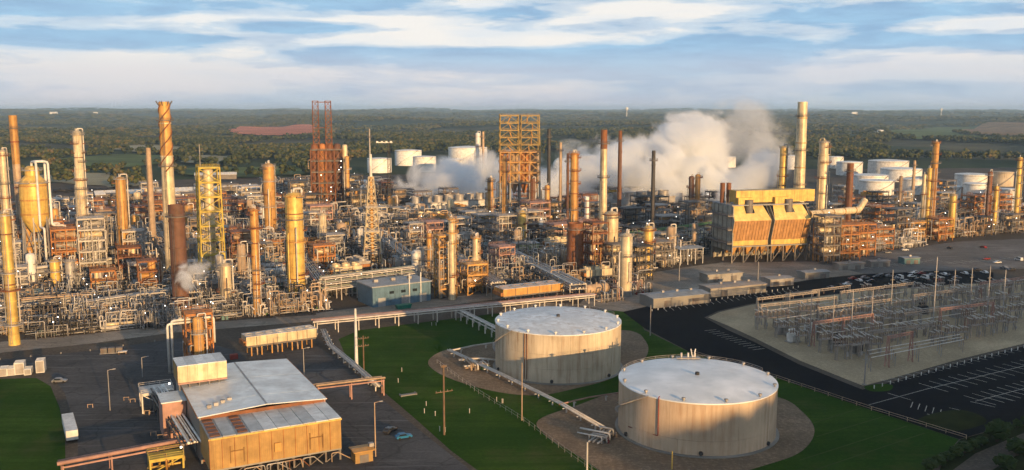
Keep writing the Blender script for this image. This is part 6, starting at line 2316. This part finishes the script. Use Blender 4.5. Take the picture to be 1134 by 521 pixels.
def stripes(road, A, B, n, ln, both=False, skew=0.0, w=.22, z=.125):
    A, B = G(*A), G(*B)
    d_ = (B - A)
    rot_ = math.atan2(d_.y, d_.x)
    u_ = d_.normalized()
    n_ = Vector((-u_.y, u_.x, 0))
    for i in range(n):
        c = A + d_ * ((i + .5) / n)
        for s in ((1, -1) if both else (1,)):
            cc = c + n_ * s * ln / 2
            o_ = box('painted_line', road, (cc.x, cc.y, z), (ln, w, .006), 'paint_line', rot_ + math.pi / 2 + skew)
    if both:
        m_ = (A + B) / 2
        box('painted_line', road, (m_.x, m_.y, z), (d_.length, w, .006), 'paint_line', rot_)


road = bpy.data.objects['service_road']
stripes(road, (738, 346), (890, 322), 22, 5.5, skew=-.5)
stripes(road, (778, 366), (836, 389), 12, 5.5)
stripes(road, (1028, 431), (1150, 402), 12, 5.2, True)
stripes(road, (1000, 450), (1048, 463), 6, 6, skew=.4)
stripes(road, (1080, 445), (1160, 424), 9, 5.2, True)
stripes(road, (985, 426), (1134, 389), 18, 4.5, skew=.2)
stripes(road, (962, 449), (1028, 431), 1, 4, True)
stripes(road, (1040, 470), (1134, 442), 4, 7, False, .2)
lot = bpy.data.objects['parking_lot']
stripes(lot, (955, 297), (1040, 288), 12, 5, True, z=.10)
stripes(lot, (1050, 292), (1150, 284), 12, 5, True, z=.10)

# ------------------------------------------------------------------ cars
CAR = {}


def car(x, y, rz, mt, label, group=None, van=False):
    t = thing('parked_car' if not van else 'parked_van', label, 'car' if not van else 'van', (x, y, .1), rz, group)
    key = ('van' if van else 'car')
    if key not in CAR:
        def body(prof, w, tw):
            v = [(a, -w, z) for a, z in prof] + [(a, w, z) for a, z in prof]
            n = len(prof)
            return v, [tuple(range(n)), tuple(range(n, 2 * n))[::-1]] + [(i, n + i, n + (i + 1) % n, (i + 1) % n) for i in range(n)]
        if van:
            low = [(-2.5, .35), (2.5, .35), (2.55, 1.0), (1.7, 1.2), (-2.5, 1.2)]
            cab = [(-2.5, 1.2), (1.7, 1.2), (1.1, 2.1), (-2.45, 2.1)]
        else:
            low = [(-2.2, .35), (2.2, .35), (2.25, .75), (1.3, .95), (-2.1, .98), (-2.25, .8)]
            cab = [(-1.9, .97), (1.0, .94), (.35, 1.48), (-1.3, 1.48)]
        CAR[key] = (body(low, .9, .9), body([(a * .98, z + .005) for a, z in cab], .82, .7), body([(a * .9 - .05, z * .985 + .01) for a, z in cab], .835, .7))
    lo, cb, gl = CAR[key]
    for nm, (v, f), mm in (('body', lo, mt), ('cabin', cb, mt), ('window', gl, 'glass_dark')):
        k = (key, nm, mm)
        if k not in MESH:
            MESH[k] = mesh_from(nm, v, f, mm)
        new(nm, MESH[k], t)
    for xx in (-1.4, 1.4):
        for s in (-1, 1):
            cyl('wheel', t, (xx, s * .75, .33), (xx, s * .95, .33), .33, 'tyre', 12)
    for s in (-1, 1):
        box('headlight', t, (2.2, s * .6, .65), (.1, .35, .15), 'white')
    return t


w_ = G(447, 486)
car(w_.x, w_.y, GA, 'blue_paint', 'bright blue car parked on the asphalt beside the lawn')
w_ = G(432, 479)
car(w_.x, w_.y, GA + .6, 'car_dark', 'dark car parked next to the bright blue car')
w_ = G(66, 424)
car(w_.x, w_.y, R(10), 'car_silver', 'grey pickup parked at the corner lawn')
CC = {'car_white': 'white', 'car_dark': 'dark', 'car_red': 'dark red', 'car_silver': 'silver'}
CARS = [(971, 308, 'car_dark'), (977, 306.5, 'car_dark'), (990, 311, 'car_dark'), (996, 309, 'car_white'), (1003, 313, 'car_silver'), (1010, 307.5, 'car_white'), (1017, 311, 'car_dark'), (1024, 309, 'car_white'), (1031, 306, 'car_silver'),
        (1038, 311, 'car_red'), (958, 309, 'car_silver'), (951, 312, 'car_white'), (1068, 304, 'car_white'), (1075, 307, 'car_dark'), (1092, 288, 'car_red'), (1104, 292, 'car_white'), (1128, 289, 'car_white'), (1112, 298, 'car_silver'),
        (1120, 300, 'car_dark'), (1002, 278, 'car_white'), (983, 281, 'car_silver'), (1052, 276, 'car_dark'), (1089, 275, 'car_red'), (985, 307, 'car_silver'), (1006, 305, 'car_dark'), (1013, 303.5, 'car_white'), (1020, 304, 'car_red'), (1028, 313, 'car_dark'), (1045, 305, 'car_white'), (1052, 307, 'car_dark'), (1060, 309, 'car_silver'), (964, 313, 'car_dark'), (944, 310, 'car_red'), (1082, 300, 'car_dark'), (1090, 303, 'car_white'), (930, 318, 'car_dark'), (938, 316, 'car_white'), (920, 320, 'car_silver')]
for i, (px_, py_, mt_) in enumerate(CARS):
    w_ = G(px_, py_)
    van = i in (3, 7, 16)
    car(w_.x, w_.y, R(12) + rnd.choice([0, math.pi / 2, math.pi / 2, math.pi]), mt_, placed_label(f'{CC[mt_]} {"van" if van else "car"} parked', w_.x, w_.y) if True else '', 'cars in the far lot', van)

# ------------------------------------------------------------------ containers and trailers on the left
for i, (px_, py_, L_, lab) in enumerate([(4, 417, 2.4, 'white container at the end of the short row beside the corner lawn'), (13, 416, 2.4, 'white container with a flat lid, next in the row beside the corner lawn'), (22, 415, 3.0, 'taller white container in the row beside the corner lawn'), (31, 415.5, 2.2, 'lowest white container of the row beside the corner lawn'), (45, 413, 2.6, 'lone white container standing apart at the tip of the corner lawn')]):
    w_ = G(px_, py_)
    t = thing('container', lab, 'container', w_, R(20), 'white containers by the corner lawn')
    h_ = [2.6, 2.4, 4.0, 2.0, 4.2][i]
    box('container_body', t, (0, 1.5, h_ / 2 + .15), (L_, 4.4, h_), 'white')
    box('door', t, (0, -.74, h_ / 2 + .15), (L_ * .85, .08, h_ * .86), 'galvanised')
    for k in range(3):
        box('roof_rib', t, (0, .2 + k * 1.4, h_ + .19), (L_, .15, .08), 'white')
A, B = G(74, 466), G(82, 497)
d_ = A - B
t = thing('trailer', 'long white box trailer parked between the corner lawn and the asphalt', 'trailer', (A + B) / 2, math.atan2(d_.y, d_.x))
Lt = min(16, d_.length)
box('trailer_body', t, (0, 0, 2.2), (Lt, 2.9, 2.6), 'white')
box('chassis', t, (0, 0, .8), (Lt * .96, 1.4, .2), 'dark_steel')
for k in range(8):
    box('side_rib', t, (-Lt / 2 + Lt * (k + .5) / 8, -1.48, 2.2), (.1, .08, 2.5), 'galvanised')
for xx in (-Lt * .38, -Lt * .28):
    for s in (-1, 1):
        cyl('wheel', t, (xx, s * 1.0, .5), (xx, s * 1.35, .5), .5, 'tyre', 12)
for s in (-1, 1):
    box('landing_leg', t, (Lt * .3, s * .8, .35), (.15, .15, .7), 'galvanised')
w_ = G(124, 391)
t = thing('crate_stand', 'small dark crate stand out on the asphalt beside a pale pallet', 'crate', w_, R(15))
for k in range(3):
    box('crate', t, (-2.6 + k * 2.6, 0, 1.1), (2.2, 2.2, 1.9), 'mid_steel')
box('base', t, (0, 0, .1), (8, 2.6, .2), 'galvanised')
w_ = G(136, 392)
t = thing('pallet', 'pale low pallet beside the dark crate stand', 'pallet', w_, R(15))
box('deck_board', t, (0, 0, .9), (3, 2, .25), 'pipe_white')
for s in (-1, 1):
    box('runner', t, (s * 1.2, 0, .4), (.3, 2, .8), 'wood')
for i, (px_, py_) in enumerate([(100, 452), (140, 444), (147, 446), (163, 459), (168, 460), (170, 483), (178, 486)]):
    w_ = G(px_, py_)
    t = thing('bollard', 'low pale guard frame standing on the dark asphalt', 'bollard', w_, R(15), 'guard frames on the asphalt')
    for s in (-1, 1):
        cyl('post', t, (s * .7, 0, 0), (s * .7, 0, 1.2), .1, 'pipe_tan', 8)
    cyl('rail', t, (-.7, 0, 1.1), (.7, 0, 1.1), .08, 'pipe_tan', 8)

# ================================================================== SUBSTATION
SR = R(20)
mat('substation_grey', (0.32, 0.285, 0.25), rough=0.6, streak=RUSTY, amt=0.3)
LAND.append(('the sandy corner', *G(959, 427)[:2]))
LAND.append(('the white transformer', *G(870, 372)[:2]))
LAND.append(('the twin gantry', *G(995, 400)[:2]))
LAND.append(('the tallest substation pole', *G(1038, 369)[:2]))
LAND.append(('the bend of the black road', *G(800, 345)[:2]))
LAND.append(('the last parked cars', *G(1120, 300)[:2]))
LAND.append(('the far substation corner', *G(1134, 340)[:2]))
GP = [(899, 384, 326), (924, 391, 328), (945, 378, 322), (967, 372, 322), (989, 356, 300), (1038, 369, 286), (1058, 345, 300), (1077, 350, 298), (1097, 362, 296), (1114, 357, 300), (875, 348, 324), (959, 427, 392)]
for i, (px_, pb, pt) in enumerate(GP):
    p_ = G(upright(px_, pb, pt), pb)
    H = ZAT(pt, p_)
    t = thing('substation_pole', placed_label(['tall pale steel pole', 'slim steel pole with a lightning tip', 'thick grey steel pole'][i % 3] , p_.x, p_.y) if i < 11 else 'lone slim pole at the sandy corner of the substation', 'pole', p_, SR, 'poles of the substation')
    lathe('shaft', t, [(.27, 0), (.16, H), (.02, H + .6)], 'galvanised', 10)
    box('footing', t, (0, 0, .25), (1.1, 1.1, .3), 'concrete')
    beam('crossarm', t, (-1.1, 0, H * .82), (1.1, 0, H * .82), .14, 'galvanised')


def gantry(pa, pb_, h, lab, mt='pipe_tan', bays=2):
    A, B = G(*pa), G(*pb_)
    d_ = B - A
    L_ = d_.length
    t = thing('gantry', lab, 'gantry', A, math.atan2(d_.y, d_.x), 'steel gantries of the substation')
    for i in range(bays + 1):
        xx = L_ * i / bays
        for s in (-1, 1):
            beam('leg', t, (xx, s * .9, 0), (xx, s * .25, h), .34, mt)
        for k in range(3):
            beam('brace', t, (xx, -.85 + k * .15, h * k / 3), (xx, .75 - k * .15, h * (k + 1) / 3), .2, mt)
    for z in (h, h - .8):
        beam('beam', t, (-.5, 0, z), (L_ + .5, 0, z), .34, mt)
    n = int(L_ / 1.6)
    q_ = MB()
    for i in range(n):
        q_.bar((L_ * i / n, 0, h - (0 if i % 2 else .8)), (L_ * (i + 1) / n, 0, h - (.8 if i % 2 else 0)), .18)
    q_.build('web', t, mt)
    for i in range(bays * 3):
        xx = L_ * (i + .5) / (bays * 3)
        cyl('insulator', t, (xx, 0, h - .9), (xx, 0, h - 2.3), .16, 'porcelain', 8)
    return t


GL = [((838, 352), (905, 343), 8.5), ((842, 360), (925, 350), 8.5), ((900, 384), (965, 374), 9.5), ((905, 365), (985, 354), 9), ((930, 345), (1010, 334), 9), ((982, 407), (1008, 401), 11), ((1000, 372), (1062, 362), 9), ((1010, 352), (1080, 342), 10), ((1040, 369), (1098, 361), 10),
      ((1058, 345), (1120, 335), 10), ((1075, 356), (1134, 346), 9), ((1085, 334), (1150, 325), 9), ((870, 345), (940, 335), 8), ((960, 388), (1030, 378), 7)]
for i, (a, b_, h_) in enumerate(GL):
    m_ = (G(*a) + G(*b_)) / 2
    gantry(a, b_, h_, placed_label(['grey lattice gantry', 'pale lattice gantry', 'low pinkish lattice gantry'][i % 3], m_.x, m_.y), ['substation_grey', 'substation_grey', 'pink_steel'][i % 3], 2 if i != 5 else 1)
# rows of switchgear
SROW = ['the row behind the white transformer', 'the row crossing the white transformer', 'the row before the white transformer', 'the long front row', 'the short row at the sandy corner', 'the row behind the twin gantry', 'the row behind the white posts', 'the row under the far poles', 'the rearmost row', 'the row before the parked cars', 'the row at the far corner']
SW = None
cnt = 0
for row, (a, b_, n) in enumerate([((835, 366), (975, 345), 12), ((855, 374), (1000, 352), 12), ((880, 382), (1020, 360), 12), ((905, 392), (1050, 368), 11), ((925, 400), (975, 392), 4), ((1000, 345), (1120, 330), 9), ((1030, 384), (1125, 366), 7), ((1050, 352), (1140, 340), 7), ((950, 334), (1060, 324), 8), ((1015, 337), (1134, 322), 8), ((1060, 366), (1140, 352), 6)]):
    A, B = G(*a), G(*b_)
    for i in range(n):
        w_ = A.lerp(B, (i + .5) / n) + Vector((rnd.uniform(-.8, .8), rnd.uniform(-.8, .8), 0))
        t = bpy.data.objects.new('disconnect_switch', None)
        COL.objects.link(t)
        t.location = w_
        t.rotation_euler = (0, 0, SR)
        t.scale = (1.1, 1.1, rnd.uniform(1.0, 1.75))
        tag(t, f'{NTH[i]} disconnect switch, counted from the road bend, in {SROW[row]}', 'switch', 'disconnect switches of the substation')
        cnt += 1
        if SW is None:
            for s in (-1, 1):
                for s2 in (-.5, .5):
                    beam('leg', t, (s * 1.9, s2, 0), (s * 1.9, s2, 3.0), .26, 'substation_grey')
                beam('brace', t, (s * 1.9, -.5, .3), (s * 1.9, .5, 2.8), .18, 'substation_grey')
            box('frame', t, (0, 0, 3.1), (5.2, 1.5, .3), 'substation_grey')
            for k in range(3):
                for s2 in (-.5, .5):
                    lathe('insulator', t, [(.14, 3.2), (.2, 3.5), (.12, 3.7), (.2, 4.0), (.12, 4.2), (.18, 4.5), (.05, 4.7)], 'porcelain', 8, (-1.9 + 1.9 * k, s2, 0))
                cyl('blade', t, (-1.9 + 1.9 * k, -.9, 4.75), (-1.9 + 1.9 * k, 1.6, 4.75 + (.5 if k == 1 else 0)), .14, 'pipe_white', 6)
            box('control_box', t, (1.9, -.75, 1.2), (.5, .4, .9), 'galvanised')
            SW = list(t.children)
        else:
            for c in SW:
                d = c.copy()
                COL.objects.link(d)
                d.parent = t
# bus bars
for i, (a, b_, z) in enumerate([((836, 362), (1000, 338), 6.0), ((858, 371), (1020, 346), 6.2), ((885, 379), (1060, 352), 6.0), ((908, 389), (1080, 361), 6.2), ((960, 404), (1062, 385), 5.0), ((962, 408), (1064, 388), 5.0), ((964, 412), (1066, 391), 5.0), ((1010, 343), (1150, 322), 6.5)]):
    A, B = G(*a), G(*b_)
    d_ = B - A
    m_ = (A + B) / 2
    t = thing('bus_bar', placed_label('long aluminium bus bar on posts', m_.x, m_.y), 'bus bar', A, math.atan2(d_.y, d_.x), 'bus bars of the substation')
    L_ = d_.length
    cyl('tube', t, (0, 0, z), (L_, 0, z), .16, 'pipe_white', 8)
    n = max(3, int(L_ / 11))
    for k in range(n + 1):
        beam('post', t, (L_ * k / n, 0, 0), (L_ * k / n, 0, z - 1.2), .2, 'galvanised')
        cyl('insulator', t, (L_ * k / n, 0, z - 1.2), (L_ * k / n, 0, z - .1), .15, 'porcelain', 8)
# transformers
for i, (px_, py_, mt_, lab) in enumerate([(878, 379, 'white', 'white transformer with ribbed cooler and three bushings at the substation front'), (866, 370, 'galvanised', 'grey transformer with a conservator drum behind the white transformer'), (897, 367, 'white', 'pale transformer behind the pole row of the substation'),
                                         (1022, 348, 'dark_steel', 'dark green-black transformer in the middle of the substation'), (925, 383, 'dark_steel', 'small dark transformer at the foot of a substation pole'), (948, 391, 'mid_steel', 'brownish transformer near the sandy corner'),
                                         (1060, 352, 'galvanised', 'grey transformer below the far substation poles')]):
    w_ = G(px_, py_)
    t = thing('transformer', lab, 'transformer', w_, SR, 'transformers of the substation')
    box('plinth', t, (0, 0, .2), (5.2, 3.6, .3), 'concrete')
    box('tank_body', t, (0, 0, 2.0), (3.6, 2.2, 3.3), mt_)
    for s in (-1, 1):
        for k in range(5):
            box('cooling_fin', t, (-1.5 + k * .75, s * 1.45, 1.9), (.18, .7, 2.6), mt_)
    for k in range(3):
        lathe('bushing', t, [(.25, 3.6), (.3, 3.9), (.16, 4.1), (.28, 4.4), (.14, 4.7), (.22, 5.0), (.05, 5.5)], 'porcelain', 8, (-1.1 + k * 1.1, 0, 0))
    hvessel(t, (0, .9, 4.6), 2.6, .45, mt_, 0, 'conservator', mt_)

# ================================================================== BUSHES AT THE FIELD ROAD
T30 = [clump_template(60, 70 + s) for s in range(4)]


def leafy(px_, py_, h_, wide, label, name='bush'):
    w_ = G(px_, py_)
    t = thing(name, label, 'bush' if name == 'bush' else 'tree', w_, rnd.uniform(0, 6))
    tv, tf = T30[rnd.randrange(4)]
    me_ = mesh_from('crown', [(v[0] * wide * h_, v[1] * wide * h_, v[2] * h_) for v in tv * np.array([1, 1, 1.0])], [tuple(int(i) for i in f) for f in tf], 'bush_leaves')
    new('crown', me_, t)
    q_ = MB()
    for k in range(4):
        a = k * 1.6
        q_.bar((0, 0, 0), (math.cos(a) * .25 * wide * h_, math.sin(a) * .25 * wide * h_, h_ * .6), .05 * h_)
    q_.build('trunk', t, 'bark')
    return t


for i, (px_, py_) in enumerate([(1030, 521), (1040, 516), (1049, 511), (1058, 507), (1068, 502), (1078, 498), (1088, 494)]):
    leafy(px_, py_, rnd.uniform(2.6, 3.6), 1.3, ['dark round bush nearest the picture corner along the field road', 'second dark bush along the field road', 'third dark bush along the field road', 'fourth dark bush along the field road', 'fifth dark bush along the field road', 'sixth dark bush along the field road', 'last dark bush along the field road before the tall shrub'][i])
leafy(1104, 490, 6.5, 1.0, 'tall dark shrub beside the field road', 'shrub_tree')
leafy(1126, 505, 5.0, 1.2, 'broad dark shrub on the rough verge', 'shrub_tree')
leafy(1112, 520, 4.0, 1.5, 'low spreading shrub under the broad dark shrub', 'shrub_tree')
for i in range(3):
    leafy(1118 + i * 9, 478 - i * 4, 2.5, 1.2, ['small shrub behind the tall dark shrub', 'small shrub at the edge of the striped lot', 'small shrub past the striped lot edge'][i])

# ================================================================== TINY FAR TOWERS ON THE HORIZON
for i, (px_, D_, zt_, lab) in enumerate([(693, 7000, 96, 'white water tower tiny on the horizon above the thin rusty stack'), (1038, 9000, 92, 'white water tower tiny on the far horizon above the tank rows')]):
    x_ = (px_ - 567) / FPX * D_
    z0_ = float(hgt(x_, D_))
    t = thing('water_tower', lab, 'water tower', (x_, D_, z0_), 0)
    lathe('stem', t, [(5, 0), (3, 4), (3, zt_ - z0_ - 8), (4, zt_ - z0_ - 6)], 'tank_white', 16)
    lathe('bulb', t, [(3, zt_ - z0_ - 8), (11, zt_ - z0_ + 2), (12, zt_ - z0_ + 8), (9, zt_ - z0_ + 15), (.1, zt_ - z0_ + 18)], 'tank_white', 20)
for i, (px_, D_, w_, h_, lab) in enumerate([(64, 8000, 60, 16, 'white building speck on the horizon above the fields'), (110, 9000, 40, 14, 'small white building speck above the tall chimney'), (216, 4300, 26, 9, 'white farmhouse among woods behind the tall chimney'), (943, 9500, 60, 20, 'pale building speck on the horizon above the rusty red stack'), (1082, 11000, 110, 22, 'pale hall on the horizon near the picture edge'), (974, 3300, 30, 10, 'white farmhouse in front of the far meadow'), (985, 5200, 60, 9, 'pale barn roofs in the far woods')]):
    x_ = (px_ - 567) / FPX * D_
    z0_ = float(hgt(x_, D_)) + (10 if D_ > 6000 else 0)
    t = thing('far_building', lab, 'building', (x_, D_, z0_), 0)
    gable(t, w_, w_ * .4, h_, h_ * .3, 'tank_white', 'tank_white')

# ================================================================== STEAM
def steam_mat(name, dens, scale, amp, soft=0.35, col=(0.955, 0.975, 1.0)):
    m_ = bpy.data.materials.new(name)
    m_.use_nodes = True
    t_ = m_.node_tree
    for n in list(t_.nodes):
        t_.nodes.remove(n)
    q_ = NB(t_)
    tc_ = q_.n('ShaderNodeTexCoord')
    ln = q_.n('ShaderNodeVectorMath', operation='LENGTH')
    q_.l(tc_.outputs['Object'], ln.inputs[0])
    geo_ = q_.n('ShaderNodeNewGeometry')
    ns_ = q_.noise(geo_.outputs['Position'], scale, 7, 0.62, 0.6)
    f_ = q_.math('ADD', q_.math('SUBTRACT', 1.0 - amp * .10, ln.outputs['Value']), q_.math('MULTIPLY', q_.math('SUBTRACT', ns_, 0.56), amp * 2.6))
    d_ = q_.math('DIVIDE', f_, soft, clamp=True)
    d_ = q_.math('MULTIPLY', q_.math('MULTIPLY', d_, d_), dens)
    # nothing outside the unit ball
    d_ = q_.math('MULTIPLY', d_, q_.math('LESS_THAN', ln.outputs['Value'], 0.99))
    pv = q_.n('ShaderNodeVolumePrincipled')
    pv.inputs['Color'].default_value = (*col, 1)
    pv.inputs['Anisotropy'].default_value = 0.1
    q_.l(d_, pv.inputs['Density'])
    out = q_.n('ShaderNodeOutputMaterial')
    q_.l(pv.outputs[0], out.inputs['Volume'])
    MATS[name] = m_
    return m_


bm = bmesh.new()
bmesh.ops.create_icosphere(bm, subdivisions=3, radius=1.0)
PUFF = {}


def steam(label, puffs, mt, name='steam_plume'):
    """puffs: (px, py, distance, width px, height px, depth px)"""
    x0 = G(puffs[0][0], puffs[0][1]) if False else None
    t = thing(name, label, 'steam', (0, 0, 0), 0)
    t['kind'] = 'stuff'
    for (px_, py_, D_, w_, h_, dp) in puffs:
        z_ = CAM_H - D_ * math.tan(TILT + math.atan((py_ - 260.5) / FPX))
        m_ = MPP((0, D_), z_)
        if mt not in PUFF:
            me_ = bpy.data.meshes.new('puff')
            bm.to_mesh(me_)
            me_.materials.append(MATS[mt])
            PUFF[mt] = me_
        o_ = new('puff', PUFF[mt], t, Matrix.LocRotScale(Vector(((px_ - 567) * m_, D_, z_)), Quaternion((0, 0, 1), rnd.uniform(-.5, .5)), Vector((w_ * m_ / 2, dp * m_ / 2, h_ * m_ / 2))))
    return t


steam_mat('steam_dense', 0.14, 0.028, 0.80, 0.24)
steam_mat('steam_puff', 0.11, 0.045, 0.65, 0.30)
steam_mat('steam_thin', 0.11, 0.030, 0.75, 0.26)
steam_mat('steam_near', 0.34, 0.20, 0.85, 0.45)
steam_mat('steam_veil', 0.022, 0.026, 0.80, 0.35)
steam('great white steam cloud billowing up behind the red-topped chimney', [(735, 205, 860, 190, 120, 150), (768, 168, 885, 130, 108, 120), (712, 178, 875, 110, 90, 90), (690, 226, 850, 140, 70, 120), (790, 212, 860, 120, 84, 100)], 'steam_dense')
steam('thin low steam drifting from the cooling bank past the twin drum tower', [(500, 203, 850, 160, 66, 100), (590, 220, 835, 180, 90, 100), (655, 212, 845, 170, 130, 110), (560, 194, 890, 130, 66, 60), (620, 228, 825, 150, 66, 80)], 'steam_thin')
steam('pale pink steam puff beside the top of the bunker building', [(826, 200, 640, 84, 60, 56), (848, 184, 650, 76, 56, 50), (808, 214, 640, 50, 48, 40)], 'steam_puff')
steam('wispy grey steam rising above the great cloud', [(826, 152, 960, 150, 100, 110), (850, 172, 940, 90, 60, 80)], 'steam_veil')
steam('small white steam wisp at the foot of the rust brown stack', [(205, 312, 370, 26, 48, 22), (217, 299, 372, 44, 34, 24)], 'steam_near')
bm.free()

# ================================================================== HAZE
hz = MB()
lo, hi = -1.2 + float(min(0, Z.min())), 165.0
q_ = MB()
q_.box((0, 0, (lo + hi) / 2), (48000, 48000, hi - lo))
hm = bpy.data.materials.new('haze_air')
hm.use_nodes = True
for n in list(hm.node_tree.nodes):
    hm.node_tree.nodes.remove(n)
qh = NB(hm.node_tree)
pv = qh.n('ShaderNodeVolumePrincipled')
pv.inputs['Color'].default_value = (0.46, 0.70, 1.0, 1)
pv.inputs['Density'].default_value = HAZE
pv.inputs['Anisotropy'].default_value = 0.0
ho = qh.n('ShaderNodeOutputMaterial')
qh.l(pv.outputs[0], ho.inputs['Volume'])
MATS['haze_air'] = hm
o = q_.build('haze', None, 'haze_air')
stuff(o, 'thin blue evening haze over the far woods', 'haze')
